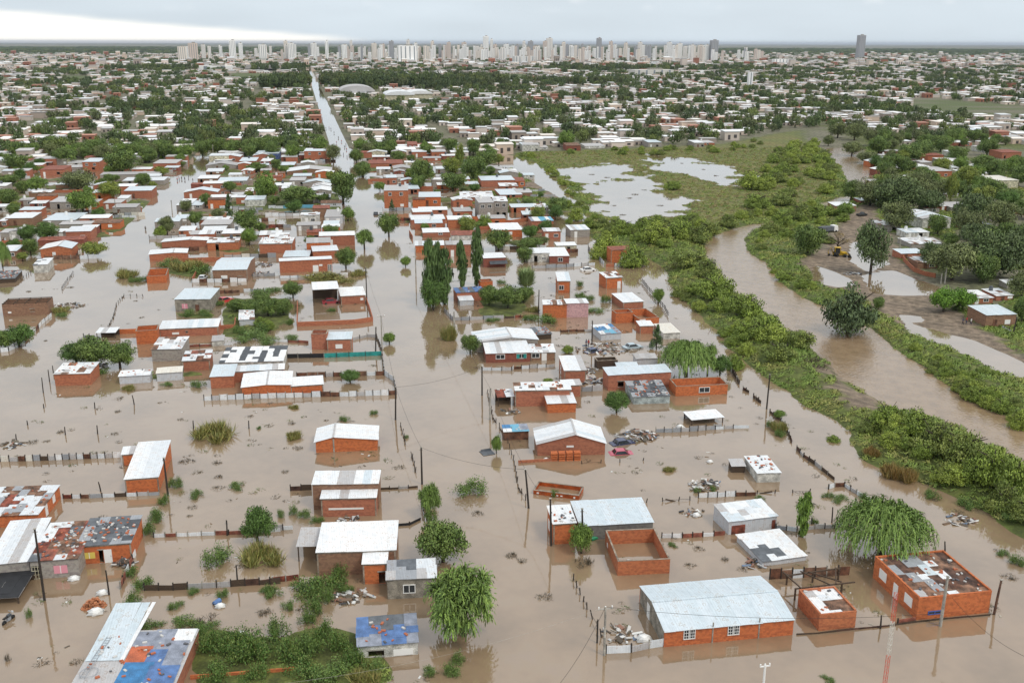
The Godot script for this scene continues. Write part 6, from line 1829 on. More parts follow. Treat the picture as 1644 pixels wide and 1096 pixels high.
		[100.4, -451.1, -0.06, 5, 5.3, 1.8, 0, 4, 0, 2],
		[85.5, -309.7, -0.04, 6.3, 7.5, 2.4, 0, 3, 0, 2],
		[39.4, -350.1, -0.02, 6.7, 6.1, 3, 0, 0, 0, 2],
		[39.2, -534, -0.06, 9.1, 4.8, 2.4, 0, 2, 0, 2],
		[93.4, -461, -0.08, 6.7, 6.2, 2.6, 0, 0, 0, 2],
		[61.4, -333.9, -0.08, 9.2, 5.2, 2.6, 0, 1, 1, 2],
		[43.8, -438.8, -0.1, 6.4, 6.2, 2.4, 1, 0, 0, 2],
		[55, -480.6, -0.12, 7.5, 5.6, 2.2, 1, 0, 1, 2],
		[65.5, -528.9, -0.07, 9.3, 5.5, 1.8, 0, 0, 0, 2],
		[83.3, -413.7, -0.08, 7.7, 7.7, 2.4, 0, 0, 5, 2],
		[67.6, -438.4, -0.07, 6.3, 7.1, 2.4, 0, 0, 5, 2],
		[50.1, -332, -0.07, 8.2, 6, 3, 0, 1, 4, 2],
		[58, -378.5, -0.03, 7.3, 7.7, 2.4, 1, 0, 0, 2],
		[54.1, -351.5, -0.04, 6.3, 7, 2.6, 0, 0, 1, 2],
		[56.8, -490.8, -0.12, 8.8, 4.4, 2.6, 0, 4, 4, 2],
		[58.4, -437.9, -0.04, 8.8, 4.5, 2.4, 0, 3, 5, 2],
		[80.9, -504.2, -0.02, 7, 7.8, 2.6, 0, 3, 4, 2],
		[79.3, -520.9, -0.07, 7.3, 5.4, 1.8, 1, 2, 2, 2],
		[48.4, -307.9, -0.09, 9.3, 6, 2.2, 0, 4, 2, 2],
		[63.9, -478.1, -0.09, 5.7, 7.8, 2.4, 0, 3, 0, 2],
		[91.1, -451.9, -0.08, 8.4, 8, 3, 1, 3, 0, 2],
		[89.2, -503.5, -0.12, 8.3, 5.2, 2.2, 0, 3, 2, 2],
		[36.8, -444.9, -0.05, 4.5, 6.9, 3, 0, 0, 0, 2],
		[76.2, -342.1, -0.11, 4.5, 5.9, 2.2, 0, 2, 0, 2],
		[75.8, -306.2, -0.09, 5.4, 4.4, 2.6, 0, 0, 0, 2],
		[266.3, -404.7, -0.1, 6.5, 7, 2.6, 0, 6, 0, 3],
		[188.6, -297.9, -0.1, 7.4, 6.9, 2.6, 0, 3, 5, 3],
		[258.3, -317.7, -0.07, 7.8, 4.1, 3, 0, 0, 4, 3],
		[224.7, -327.8, -0.12, 5.8, 4.3, 2.2, 0, 3, 2, 3],
		[309.1, -472.4, -0.12, 5.7, 4.2, 2.2, 1, 6, 5, 3],
		[285.2, -465.8, -0.08, 8.6, 7.6, 2.6, 1, 1, 0, 3],
		[213.2, -351.6, -0.04, 7.4, 5.7, 1.8, 0, 2, 0, 3],
		[310.3, -464, -0.12, 7.1, 6.8, 1.8, 0, 3, 1, 3],
		[268.5, -432.7, -0.02, 8.7, 5.1, 3, 1, 2, 4, 3],
		[236.6, -384.7, -0.12, 8.7, 4.2, 1.8, 1, 4, 0, 3],
		[282.6, -444.1, -0.07, 5.7, 4.9, 1.8, 0, 3, 1, 3],
		[285.6, -454, -0.06, 7.1, 5.3, 1.8, 0, 2, 4, 3],
		[305.1, -489.7, -0.03, 6.5, 4.5, 2.6, 0, 3, 0, 3],
		[309.8, -441.4, -0.08, 8.9, 5.6, 1.8, 0, 4, 0, 3],
		[324.6, -441.9, -0.05, 7.7, 6.2, 2.2, 0, 3, 0, 3],
		[261.3, -390.9, -0.03, 5.4, 5.3, 2.2, 1, 3, 0, 3],
		[254.2, -390.3, -0.08, 7.7, 7.2, 2.4, 0, 3, 2, 3],
		[234.6, -308.8, -0.08, 5.3, 6.8, 2.6, 0, 3, 2, 3],
		[218.3, -293.1, -0.08, 7.9, 7.7, 2.6, 0, 2, 0, 3],
		[305.2, -454.5, -0.05, 5.2, 6.5, 3, 0, 3, 1, 3],
		[319, -509.5, -0.07, 9.2, 4.9, 2.6, 0, 2, 1, 3],
		[195, -337.7, -0.1, 8.1, 7, 2.6, 0, 6, 0, 3],
		[244.8, -396.2, -0.04, 9.3, 4.2, 2.6, 0, 6, 1, 3],
		[328.8, -512.8, -0.04, 6.4, 4.5, 2.2, 0, 3, 0, 3]
	])
	fence("panel_fence", "low white and brick panel fence running past the round dark tree", [[-21.41, -120.22], [-17.23, -119.75], [-10.49, -118.96], [-5.75, -118.76]], 0.55, "white", 1.6)
	fence("panel_fence", "short grey panel fence between round dark tree and open lean-to", [[-6.67, -119.08], [-4.21, -119.02]], 0.7, "grey", 1.6)
	fence("panel_fence", "long brown plank fence with one white panel across the weedy yards", [[-20.73, -107.11], [-17.5, -106.53], [-7.91, -105.79], [-5.53, -105.58]], 0.8, "plank", 1.5)
	fence("panel_fence", "red and grey plank fence stub beside bushes near the lean-to", [[-7.89, -105.86], [-3.46, -106.14]], 0.7, "plankred", 1.6)
	fence("panel_fence", "leaning white corrugated fence beside the brick-weighted roof house", [[-23.44, -107.92], [-23.28, -110.52], [-22.95, -116.02]], 0.9, "white", 1.6)
	fence("brick_wall", "broken low orange brick wall in the green thicket", [[-13.9, -88.87], [-10.24, -88.55], [-8.44, -88.47], [-5.24, -88.25], [-2.15, -88.2]], 0.45, "orange", 3)
	fence("panel_fence", "long fence of many coloured scrap panels ending at a white roof slope", [[-47.03, -149.61], [-44.51, -149.23], [-40.19, -148.73], [-36.1, -148.4], [-33.11, -148.04], [-29.77, -147.74]], 0.85, "scrap", 1.1)
	fence("panel_fence", "low scrap panel fence with dark table before the white roof slope", [[-35.09, -134.42], [-31.59, -133.82], [-28.25, -133.56], [-22.33, -132.99]], 0.55, "scrap", 1.4)
	fence("panel_fence", "long white and grey panel fence below the bright white gable", [[-19.67, -171.09], [-15.66, -170.78], [-8.74, -170.22], [-1.23, -169.38], [5.25, -168.42], [13.64, -167.59]], 0.95, "whitegrey", 1.5)
	fence("panel_fence", "rusty and white panel fence behind the round clipped bush", [[-3.83, -180.68], [0.05, -180.28], [5.77, -179.52], [12.35, -178.96]], 0.9, "rustwhite", 1.6)
	fence("shade_net_fence", "long black and teal shade-net fence behind the panel-fenced yard", [[-6.15, -193.24], [1.47, -192.15], [6.35, -191.81], [12.85, -191.37]], 0.9, "net", 3)
	fence("panel_fence", "street-side sheet fence joining the net fence to the panel fence", [[12.84, -191.16], [12.35, -178.96], [13.75, -175.01], [13.55, -167.77]], 0.9, "grey", 2.2)
	fence("panel_fence", "grey plank fence stub beside the stepped white roofs", [[-4.6, -130.8], [-1.68, -130.53]], 0.8, "plank", 1.6)
	fence("panel_fence", "sagging dark plank fence between stepped white roofs and street willow", [[7.7, -128.7], [10.3, -128.45], [12.97, -128.34]], 0.35, "plank", 1.6)
	fence("panel_fence", "sagging black mesh fence behind the big bright white roof", [[8.97, -117.24], [10.62, -117.2], [12.21, -118.46]], 0.35, "black", 2)
	fence("panel_fence", "pale leaning board fence at the foot of the street willow", [[12.78, -122.44], [12.75, -119.86], [12.75, -117.36]], 0.6, "white", 1.6)
	fence("post_fence", "line of rotten posts standing in water along the wide street kerb", [[12.78, -151.97], [12.81, -147.1], [12.79, -143.14]], 0.7, "posts", 1.5)
	fence("post_fence", "tangle of leaning posts and trash by the tall street pole", [[13.3, -139.88], [13.27, -136.26], [13.18, -132.24]], 0.6, "posts", 1.2)
	fence("wire_fence", "long drooping wire fence on thin posts beside the gabled brick house", [[29.51, -165.09], [28.19, -152.55], [28.76, -143.92], [28.09, -135.09], [26.73, -125.16], [27.06, -119.48]], 0.75, "posts", 2.2)
	fence("panel_fence", "rusty board fence before the dark red turquoise-shuttered house", [[30.79, -178.16], [36.43, -176.94], [36.89, -177.64], [41.55, -177.51], [45.05, -177.62]], 0.7, "rustwhite", 1.8)
	fence("panel_fence", "grey corrugated panel fence beside the collapsed tyre heap", [[52.81, -141.53], [55.47, -141.07], [59.72, -140.85], [63.92, -141.07]], 0.8, "grey", 1.5)
	fence("panel_fence", "low grey panel fence continuing toward the weedy roadside plot", [[59.78, -141.19], [62.73, -140.86], [65.76, -140.7], [68.37, -140.36]], 0.55, "grey", 2)
	fence("panel_fence", "low white and pink panel fence behind the roofless square shell", [[41.58, -107.48], [44.12, -106.97], [46.77, -106.72], [49.71, -106.6]], 0.6, "white", 1.6)
	fence("panel_fence", "white board fence in front of the long pale blue roof", [[27.42, -84.9], [30.02, -84.59], [32.05, -84.88], [33.66, -84.96]], 0.9, "whitegrey", 1.9)
	fence("wire_fence", "collapsed wire fence along the street beside the white concrete pole", [[27.84, -99.45], [27.82, -96.41], [27.76, -93.34], [27.79, -89.41], [27.69, -86.23]], 0.8, "posts", 1.8)
	fence("kerb_wall", "low dark sodden kerb wall before the patchwork-roofed brick building", [[48.17, -84.16], [50.58, -83.9], [54.79, -83.81], [58.64, -83.69], [62.05, -83.78], [65.81, -83.7], [70.85, -83.44]], 0.22, "dark", 2.2)
	fence("panel_fence", "white corrugated sheet leaning at the corner of the patchwork roof", [[59.87, -83.88], [62.09, -84]], 0.55, "white", 2.2)
	fence("panel_fence", "dark broken fence beside the long roofless shell and canal road", [[77.56, -170.51], [77.15, -166.31], [75.77, -160.76]], 0.8, "plank", 1.2)
	fence("panel_fence", "short broken plank fence on the canal road near dark pole", [[75.27, -158.07], [75.56, -156.17]], 0.6, "plank", 1.2)
	fence("panel_fence", "leaning dark plank fence by the roadside pole", [[75.3, -153.77], [75.28, -150.68]], 0.7, "plank", 1.2)
	fence("panel_fence", "mossy fallen fence around the weedy roadside plot", [[74.87, -146.31], [74.82, -140.69], [72.2, -133]], 0.5, "plank", 1.6)
	fence("panel_fence", "long leaning fence of posts and boards along the canal road", [[71.84, -130.64], [71.43, -127.59], [71.79, -124.86], [71.74, -122.67], [71.85, -119.11]], 0.6, "plank", 1.6)
	fence("panel_fence", "white and grey broken boards at the flooded road corner", [[69.51, -116.53], [70.66, -116.97], [72.15, -116.87], [72.51, -114.29], [72.99, -111.52]], 0.6, "whitegrey", 1.5)
	fence("panel_fence", "grey scrap fence behind white corrugated shed with rusty drum", [[50.51, -117.54], [53.14, -117.2], [54.29, -117.16], [58.58, -116.56]], 0.7, "whitegrey", 1.5)
	fence("wire_fence", "low wire and plank line north of the corrugated shed yard", [[58.99, -117.13], [64.06, -116.5], [68.91, -115.99]], 0.3, "posts", 2.5)
	fence("panel_fence", "grey corrugated fence between young poplar and big weeping willow", [[56.86, -106.88], [59.17, -105.69], [61.77, -105.89], [64.43, -105.64], [67.03, -106.25]], 0.6, "grey", 1.7)
	fence("garden_wall", "white rendered wall under the dark rounded trees by the wide side street", [[-62.38, -208.56], [-60.9, -208.74], [-59.58, -212.82], [-59.12, -220.37], [-59.21, -228.59], [-58.73, -236.09]], 0.8, "whitegrey", 2.5)
	fence("post_fence", "crooked line of posts in open water beside the box trailer", [[-62.04, -262.35], [-62.74, -272.9], [-63.14, -282.53]], 0.7, "posts", 1.8)
	fence("post_fence", "short line of crooked posts near the junk-roofed shack", [[-74.86, -275.58], [-74.6, -280.07], [-74.32, -285.39]], 0.7, "posts", 1.8)
	fence("post_fence", "drowned fence outline of posts and net around an empty plot", [[-44.32, -223.08], [-44.68, -232.13], [-45.97, -243.64], [-45.58, -251.95], [-42.51, -251.63], [-39.48, -250.48]], 0.5, "posts", 2)
	fence("brick_wall", "long orange brick boundary wall behind the carport roof", [[-41.62, -217.77], [-38.12, -217.51], [-33.29, -217.96]], 1.05, "orange", 3)
	fence("sheet_gate", "grey metal sheet gate beside the carport roof and orange wall", [[-48.04, -216.1], [-45.61, -215.41]], 0.8, "grey", 1.6)
	fence("brick_wall", "red brick boundary wall around the carport yard", [[-3.73, -235.37], [-3.83, -216.34], [0.12, -216.13], [8.6, -215.82], [12.83, -217.29], [12.73, -228.26], [12.5, -236.19]], 1.05, "brick", 3.2)
	fence("gate_fence", "white metal gate fence with a parked van frame before two-slope roof", [[-30.68, -264.29], [-24.97, -263.33], [-19.09, -262.81], [-16.84, -262.69]], 1.1, "whitegrey", 1.8)
	fence("brick_wall", "red brick yard wall climbing beside the weedy orange-room lot", [[-30.68, -264.29], [-30.44, -276.51], [-29.98, -288.9]], 1.1, "brick", 3)
	fence("panel_fence", "grey sheet fence beside the half-drowned red car", [[-24.16, -250.59], [-21.53, -250.51], [-17.91, -250.52]], 0.9, "rustwhite", 2.2)
	fence("panel_fence", "row of grey tin fence sheets behind the overgrown lot", [[-16.95, -251.05], [-13.46, -250.81], [-7.79, -251.46]], 0.8, "grey", 1.6)
	fence("panel_fence", "scrap metal fence before the lattice-gated brick house", [[-15.52, -268.24], [-12.68, -268.02], [-8.41, -268.01]], 0.8, "grey", 1.6)
	fence("garden_wall", "white and grey low wall before the lattice-gated brick house", [[-8.36, -264.72], [-5.71, -264.53], [-1.63, -264.55], [3.02, -264.96], [9.53, -265.35]], 0.7, "whitegrey", 2.4)
	fence("panel_fence", "pale low fence across the weedy lot beside small pale blue roof", [[-8.44, -205.23], [-5.65, -204.48], [-1.48, -202.85]], 0.5, "white", 2)
	fence("brick_wall", "brick yard wall beside the tiny white tin shed", [[-20.43, -217.06], [-17.14, -217.29], [-17.33, -223.22]], 1, "brick", 3)
	fence("panel_fence", "rotten plank fence along street beside small pale blue roof", [[7.52, -203.1], [10.77, -205.03], [12.72, -204.13], [12.96, -196.07], [12.93, -190.44]], 0.7, "plank", 2)
	fence("sheet_wall", "grey corrugated wall around the little tin shed yard by the poplars", [[29.82, -223.02], [30.49, -214.41], [34.31, -214.01], [37.44, -214.1], [42.12, -213.89]], 0.85, "grey", 2.2)
	fence("panel_fence", "low scrap and plank line beside the giant reed thicket", [[42.46, -214.06], [44.66, -213.99], [47.43, -214.28]], 0.5, "scrap", 1.6)
	fence("block_wall", "long grey block wall before the whitewashed house", [[60.04, -263.8], [63.91, -263.76], [69.77, -263.69], [74.21, -264.09], [78.31, -264.57]], 0.9, "grey", 2.6)
	fence("panel_fence", "tilted grey sheet fence leading to the reddish flat roof house", [[82.47, -285.95], [81.97, -276.83], [81.01, -264.6]], 1, "grey", 2)
	fence("block_wall", "mixed blue and white wall before the reddish flat roof house", [[80.52, -261.61], [83.16, -261.81], [87.32, -261.73], [92.26, -261.86]], 1, "scrapblue", 2)
	fence("post_rail_fence", "dark post and rail fence along the canal road", [[84.5, -241.83], [83.26, -233.68], [81.99, -223.95], [80.82, -214.91], [79.38, -207.77]], 1.1, "postrail", 1.8)
	fence("painted_wall", "white painted wall in the crowded block beside the blue wall", [[-14.57, -382.72], [-9.17, -382.29]], 1.3, "white", 2.5)
	fence("painted_wall", "sky blue painted sheet wall in the crowded block", [[-9.08, -382.27], [-5.64, -382.51], [2.22, -382.23]], 1.3, "bluew", 2.5)
	fence("brick_wall", "curved red brick wall along the muddy river road", [[169.05, -257.62], [165.16, -248.73], [161.23, -238.49], [161.35, -233.35], [162.57, -230.72]], 1.5, "brick", 3)
	fence("brick_wall", "bright orange wall beside the grey brick house on the mud road", [[150.37, -197.89], [149.86, -195.22], [149.63, -192.56]], 1.6, "orange", 3)
	fence("picket_fence", "white picket gate by the grey brick house on the mud road", [[147.59, -183.93], [147.55, -180.88]], 0.9, "white", 0.8)
	fence("brick_wall", "long red brick wall behind the white flat-roofed orange house", [[60.43, -336.82], [68.72, -335.23], [76.92, -340.11], [86.14, -343.67]], 1.2, "brick", 3)
	fence("brick_wall", "orange brick wall between the two grey two-storey blocks and street", [[47.08, -345.81], [52.82, -345.51], [59.83, -344.69]], 1.2, "orange", 3)
	fence("block_wall", "grey wall line before the white-roofed houses by the sports trees", [[32.13, -369.41], [37.74, -369.81], [46.33, -363.81]], 0.9, "grey", 3)
	fence("panel_fence", "grey panel fence joining brick annex to the long red house", [[46.36, -162.78], [50.15, -162.55]], 0.9, "grey", 1.6)
	fence("panel_fence", "pale low wall behind the white house with dark tarp", [[-25.85, -204.51], [-21.03, -204.73], [-16.95, -204.71]], 0.5, "white", 2)
	fence("wire_fence", "line of thin stakes between brick stack and fallen green plank", [[37.81, -131.83], [43.56, -131.28], [50.78, -131.17]], 0.35, "posts", 3)
	fence("post_fence", "litter-hung post line behind the pale blue metal wing", [[43.01, -117.55], [47.49, -117.09], [50.63, -116.89]], 0.5, "posts", 2)
	fence("panel_fence", "rusty scrap fence before the cluttered plastic-sheet shack", [[52.05, -200.62], [55.66, -200.45], [60.81, -200.19]], 0.5, "rustwhite", 1.8)
	yard_walls([
		[-89.4, -379.9, -80.3, -379.2, 3],
		[-124.7, -473.6, -113.2, -472.7, 2],
		[-84.2, -488.5, -69.7, -487.4, 0],
		[-75, -414, -75, -406.3, 0],
		[-108.9, -489.3, -96.3, -488.3, 0],
		[-96, -494.6, -96, -486.3, 4],
		[-71.8, -376.7, -57.7, -375.7, 3],
		[-66.7, -313.5, -66.7, -303.4, 3],
		[-138.2, -494.4, -123.9, -493.3, 1],
		[-85.3, -387.1, -76.5, -386.5, 1],
		[-74.7, -301.6, -60.6, -300.6, 4],
		[-86.7, -430.5, -75.4, -429.7, 1],
		[-93.1, -328.2, -86.8, -327.8, 2],
		[-110, -445.7, -97.4, -444.8, 3],
		[-82.4, -407, -75.5, -406.5, 2],
		[-104.5, -415.9, -97.3, -415.3, 4],
		[-113.6, -441.4, -107.2, -440.9, 0],
		[-93.5, -334.6, -93.5, -324, 4],
		[-72.4, -372, -59.9, -371.1, 0],
		[-78.6, -507.3, -62.8, -506.1, 4],
		[-113.6, -442.2, -103.7, -441.5, 1],
		[-67.4, -389.3, -60.6, -388.8, 2],
		[-103.8, -441.7, -87.9, -440.5, 2],
		[-109.3, -510.1, -101, -509.5, 4],
		[-43.4, -307.5, -32.7, -306.8, 4],
		[-36, -290.6, -22.3, -289.6, 2],
		[-8.3, -405.1, -8.3, -395.8, 0],
		[-19.3, -520.1, -4.1, -519, 0],
		[-3.1, -384.3, -3.1, -369.6, 1],
		[-5.3, -536, -5.3, -525.9, 3],
		[4.9, -537, 15.6, -536.3, 4],
		[-27.3, -374.8, -17.9, -374.1, 3],
		[-40.7, -349.2, -40.7, -339.6, 4],
		[-20.7, -356, -11.6, -355.3, 1],
		[-24.6, -293.6, -9.9, -292.6, 3],
		[-17.2, -522.7, -2.1, -521.6, 4],
		[-33.7, -412.9, -20.2, -411.9, 3],
		[-0.8, -532.5, 8.7, -531.8, 0],
		[-21.4, -467.8, -14.1, -467.3, 2],
		[-27.4, -380.7, -16.5, -379.9, 0],
		[-26, -481.5, -26, -470, 1],
		[-19.1, -339.8, -19.1, -333.7, 0],
		[-41.9, -482, -41.9, -475.1, 1],
		[-48.4, -532.5, -39.7, -531.8, 1],
		[-18.5, -319, -4.4, -317.9, 0],
		[-21.1, -342.7, -6, -341.6, 3],
		[-34.8, -451.1, -27.9, -450.6, 2],
		[-15.3, -366.3, -0.7, -365.2, 1],
		[-32.5, -385.6, -23, -384.9, 0],
		[-21.8, -447.2, -9.5, -446.3, 2],
		[-49.9, -328.6, -38.5, -327.7, 4],
		[-45.5, -431.2, -38.4, -430.7, 1],
		[53.3, -531.9, 53.3, -522.1, 4],
		[82.3, -408, 97.6, -406.8, 0],
		[24.1, -348.3, 35.2, -347.5, 3],
		[80.8, -383.4, 80.8, -375.6, 0],
		[76.2, -407.4, 87.1, -406.6, 2],
		[35.5, -287.8, 35.5, -272.4, 1],
		[72.8, -491.7, 79.2, -491.2, 0],
		[40, -425, 52.7, -424.1, 2],
		[55.5, -324.9, 69.3, -323.8, 2],
		[83.3, -289.2, 90.9, -288.6, 1],
		[96.3, -484.7, 96.3, -470.9, 3],
		[68.9, -511.5, 68.9, -502.1, 4],
		[44.3, -466.5, 58.5, -465.5, 2],
		[27.1, -370.2, 37.3, -369.4, 0],
		[38.2, -300.6, 46.1, -300.1, 1],
		[69.5, -283.2, 78.3, -282.6, 3],
		[70.3, -516.1, 85.8, -514.9, 2],
		[27.1, -453.5, 39.5, -452.6, 2],
		[87.9, -379.8, 87.9, -364.2, 4],
		[83, -383, 83, -371.8, 1],
		[95.8, -388.4, 95.8, -375, 0],
		[88.6, -393.6, 98.8, -392.9, 0],
		[45.9, -533.1, 45.9, -524.3, 1],
		[54.1, -540.3, 54.1, -528.7, 4],
		[54.8, -291.4, 70.4, -290.2, 3],
		[32, -322.5, 32, -312, 2],
		[48.1, -293.8, 48.1, -283.6, 4],
		[25.1, -537.1, 34, -536.5, 3]
	])
	pole("wood", "tall dark wooden pole before the brick-weighted patchwork roof", [-31.41, -107.15, 8.82, 0.08, 0, ""])
	pole("wood", "short dark leaning pole beside the brick pile in the flood", [-24.51, -106.93, 3.14, -0.04, 0, ""])
	pole("wood", "thin dark post behind the brown plank fence", [-10.35, -106.05, 2.7, 0.01, 0, ""])
	pole("wood", "thin dark post behind the low white panel fence", [-12.38, -118.96, 2.08, 0.1, 0, ""])
	pole("wood", "dark wooden pole beside the long white roof slope", [-21.17, -132.66, 5.59, -0.06, 0, ""])
	pole("stake", "broken dark stake by the scrap fence table", [-30.46, -135.81, 1.45, -0.2, 0, ""])
	pole("stake", "short dark stake standing in open flood water", [-48.14, -180.93, 2.84, 0.09, 0, "stakes in the water"])
	pole("stake", "short dark stake standing in open flood water", [-48.46, -187.21, 2.31, 0.01, 0, "stakes in the water"])
	pole("stake", "short dark stake standing in open flood water", [-48.94, -192.48, 1.42, -0.02, 0, "stakes in the water"])
	pole("stake", "short dark stake standing in open flood water", [-37.58, -170.61, 1.16, 0.05, 0, "stakes in the water"])
	pole("stake", "short dark stake standing in open flood water", [-39.91, -158.96, 1.36, 0.04, 0, "stakes in the water"])
	pole("stake", "short dark stake standing in open flood water", [-34.94, -158.32, 1.5, 0.05, 0, "stakes in the water"])
	pole("stake", "short dark stake standing in open flood water", [-31.26, -171.35, 1.75, -0.21, 0, "stakes in the water"])
	pole("stake", "short dark stake standing in open flood water", [-46.87, -164.71, 0.78, -0.02, 0, "stakes in the water"])
	pole("stake", "short dark stake standing in open flood water", [-46.15, -172.55, 0.78, 0, 0, "stakes in the water"])
	pole("stake", "short dark stake standing in open flood water", [-20.19, -157.82, 1.38, 0.04, 0, "stakes in the water"])
	pole("stake", "short dark stake standing in open flood water", [-11.39, -156.07, 1.38, 0.05, 0, "stakes in the water"])
	pole("stake", "short dark stake standing in open flood water", [-12.66, -122.23, 0.55, 0, 0, "stakes in the water"])
	pole("stake", "short dark stake standing in open flood water", [-47.04, -158.35, 0.94, 0.05, 0, "stakes in the water"])
	pole("wood", "tall dark pole at the end of the long white panel fence", [12.26, -155.35, 5.73, 0.23, 0, ""])
	pole("wood", "tall dark pole beside the street willow and stepped roofs", [13.67, -129.38, 5.6, 0, 0, ""])
	pole("wood", "slim dark pole on the far kerb beside the rusty board fence", [28.43, -164.28, 5.41, 0.03, 0, ""])
	pole("white", "slim white concrete pole by the rickety corrugated porch", [27.64, -152.29, 5.46, 0.13, 0, ""])
	pole("wood", "dark pole rising beside the red-dotted white roof", [26.91, -119.02, 5.7, -0.54, 0, ""])
	pole("wood", "dark pole crossing the red-dotted white roof corner", [27.38, -108.24, 6.44, -0.24, 0, ""])
	pole("wood", "thin grey pole before the pale blue metal wing", [31.14, -107.13, 5.24, -0.23, 0, ""])
	pole("util", "white concrete utility pole with insulators at the street corner", [27.16, -84.65, 5.64, -0.03, 0, ""])
	pole("stake", "thin dark post of the collapsed street fence", [27.06, -86.92, 2.78, 0.01, 0, ""])
	pole("white", "thick white leaning pole before the patchwork-roofed brick building", [64.13, -82.59, 5.97, 0.07, 0, ""])
	pole("rustp", "rusty leaning pole standing in open water past the patchwork roof", [71.33, -83.52, 4.21, 0.27, 0, ""])
	pole("wood", "bare dead trunk behind the patchwork-roofed building", [73.77, -95.86, 2.24, -0.36, 0, ""])
	pole("stake", "short dark post standing near the small square brick hut", [57.6, -83.47, 1.62, -0.09, 0, "stakes in the water"])
	pole("stake", "short dark post standing near the small square brick hut", [64.9, -107.15, 2.2, -0.11, 0, "stakes in the water"])
	pole("stake", "short dark post standing near the small square brick hut", [64.59, -105.41, 1.63, -0.03, 0, "stakes in the water"])
	pole("stake", "short dark post standing near the small square brick hut", [62.08, -107.22, 0.98, -0.09, 0, "stakes in the water"])
	pole("wood", "dark roadside pole by the mossy bank and leaning fence", [75.07, -148.02, 6.18, 0.11, 0, ""])
	pole("wood", "dark utility pole beside the brick carport yard", [12.76, -237.22, 8.02, 0.05, 0, ""])
	pole("util", "street pole with crossarm and lamp by the teal net fence", [13.2, -195.54, 7.2, 0.03, 0, ""])
	pole("wood", "plain dark pole beside the rotten street plank fence", [11.71, -193.27, 5.48, 0.28, 0, ""])
	pole("white", "thin pale pole beside the tall poplars", [27.26, -259.91, 7.85, -0.02, 0, ""])
	pole("white", "white pole beside the grey sheet wall of the poplar yard", [29.53, -204.83, 4.63, -0.08, 0, ""])
	pole("wood", "dark pole in the cluttered plastic-sheet yard", [55.87, -189.36, 5.46, -0.03, 0, ""])
	pole("wood", "dark pole beside the unfinished pink and white block front", [50.88, -216.77, 5.58, 0.1, 0, ""])
	pole("white", "pair pole, white, on the corner of the side street", [-67.46, -376.52, 5.93, -0.13, 0, ""])
	pole("white", "second white pole on the corner of the side street", [-65.56, -371.3, 2.67, 0.07, 0, ""])
	pole("white", "tall grey pole across the side street from paired white poles", [-48.59, -378.48, 4.88, 0.01, 0, ""])
	pole("white", "thin white lamp pole in the crowded block trees", [-49.31, -571.51, 6.39, 0.32, 0, ""])
	pole("white", "white concrete pole of the pair on the mud road", [160.04, -224.6, 2.94, 0.03, 0, ""])
	pole("white", "taller white concrete pole of the pair on the mud road", [161.06, -224.4, 4.36, 0, 0, ""])
	pole("wood", "dark pole beside the grey brick house on the mud road", [147.08, -179.77, 4.1, 0.43, 0, ""])
	pole("white", "grey lamp pole above the tall river-bank gum tree", [174.58, -266.29, 5.34, -0.8, 0, ""])
	pole("white", "pale yellowish pole on the grassy strip across the river", [328.63, -522.07, 6.69, 0.12, 0, ""])
	pole("white", "street lamp pole in the far crowded block", [34.18, -456.36, 5.06, -0.11, 0, ""])
	pole("white", "white pole before the tall orange brick house", [34.43, -377.93, 5.46, -0.03, 0, ""])
	wire("thin dark overhead wire between dark poles across the wide flooded street", Vector3(12.49, 5.73, -155.35), Vector3(28.46, 5.41, -164.28), 0.7, M["pole"])
	wire("thin dark overhead wire from the street willow pole to the pole by the red-dotted roof", Vector3(13.67, 5.6, -129.38), Vector3(26.37, 5.7, -119.02), 0.7, M["pole"])
	wire("thin dark overhead wire along the kerb from the carport yard to the teal net", Vector3(12.81, 8.02, -237.22), Vector3(13.23, 7.2, -195.54), 0.7, M["pole"])
	wire("thin dark overhead wire between the two poles at the red-dotted roof", Vector3(26.37, 5.7, -119.02), Vector3(27.14, 6.44, -108.24), 0.7, M["pole"])
	wire("thin dark overhead wire along the wire fence beside the gabled brick house", Vector3(27.76, 5.46, -152.29), Vector3(26.37, 5.7, -119.02), 0.7, M["pole"])
	wire("thin dark overhead wire from the teal net fence to the white panel fence", Vector3(13.23, 7.2, -195.54), Vector3(12.49, 5.73, -155.35), 0.7, M["pole"])
	wire("thin dark overhead wire along the kerb past the lone white gable", Vector3(12.49, 5.73, -155.35), Vector3(13.67, 5.6, -129.38), 0.7, M["pole"])
	wire("thin dark overhead wire along the kerb from poplars to corrugated porch", Vector3(27.24, 7.85, -259.91), Vector3(27.76, 5.46, -152.29), 0.7, M["pole"])
	wire("pale cable sagging across the wide street from the white concrete pole", Vector3(27.13, 5.64, -84.65), Vector3(-5.76, 6, -77.73), 1.2, M["whitepole"], 0.011)
	wire("dark cable running over the long pale blue roof", Vector3(27.13, 5.64, -84.65), Vector3(59.32, 5.2, -77.6), 0.9, M["pole"], 0.02)
	wire("dark cable slanting down the street from the white concrete pole", Vector3(27.13, 5.64, -84.65), Vector3(17.58, 7, -69.86), 0.8, M["pole"], 0.02)
	wire("dark cable stretched past the rusty leaning pole", Vector3(63.2, 5, -80.14), Vector3(62.74, 6, -67.67), 0.8, M["pole"], 0.02)
	tree("feather", Vector3(13.65, 0, -91.01), 10, 8.42, "large bushy bright green feathery tree beside the blue tarpaulin shack", "", "")
	tree("willow", Vector3(66.57, 0, -98.11), 11.15, 7.3, "big spreading weeping willow beside the patchwork-roofed brick building", "", "")
	tree("round", Vector3(-8.54, 0, -116.76), 4.54, 4.42, "dense round dark green tree by the white panel fence", "", "")
	tree("broad", Vector3(13.58, 0, -106.89), 6.46, 5.15, "leafy dark tree with yellow-green patches beside the striped metal roof", "", "fruit_tree")
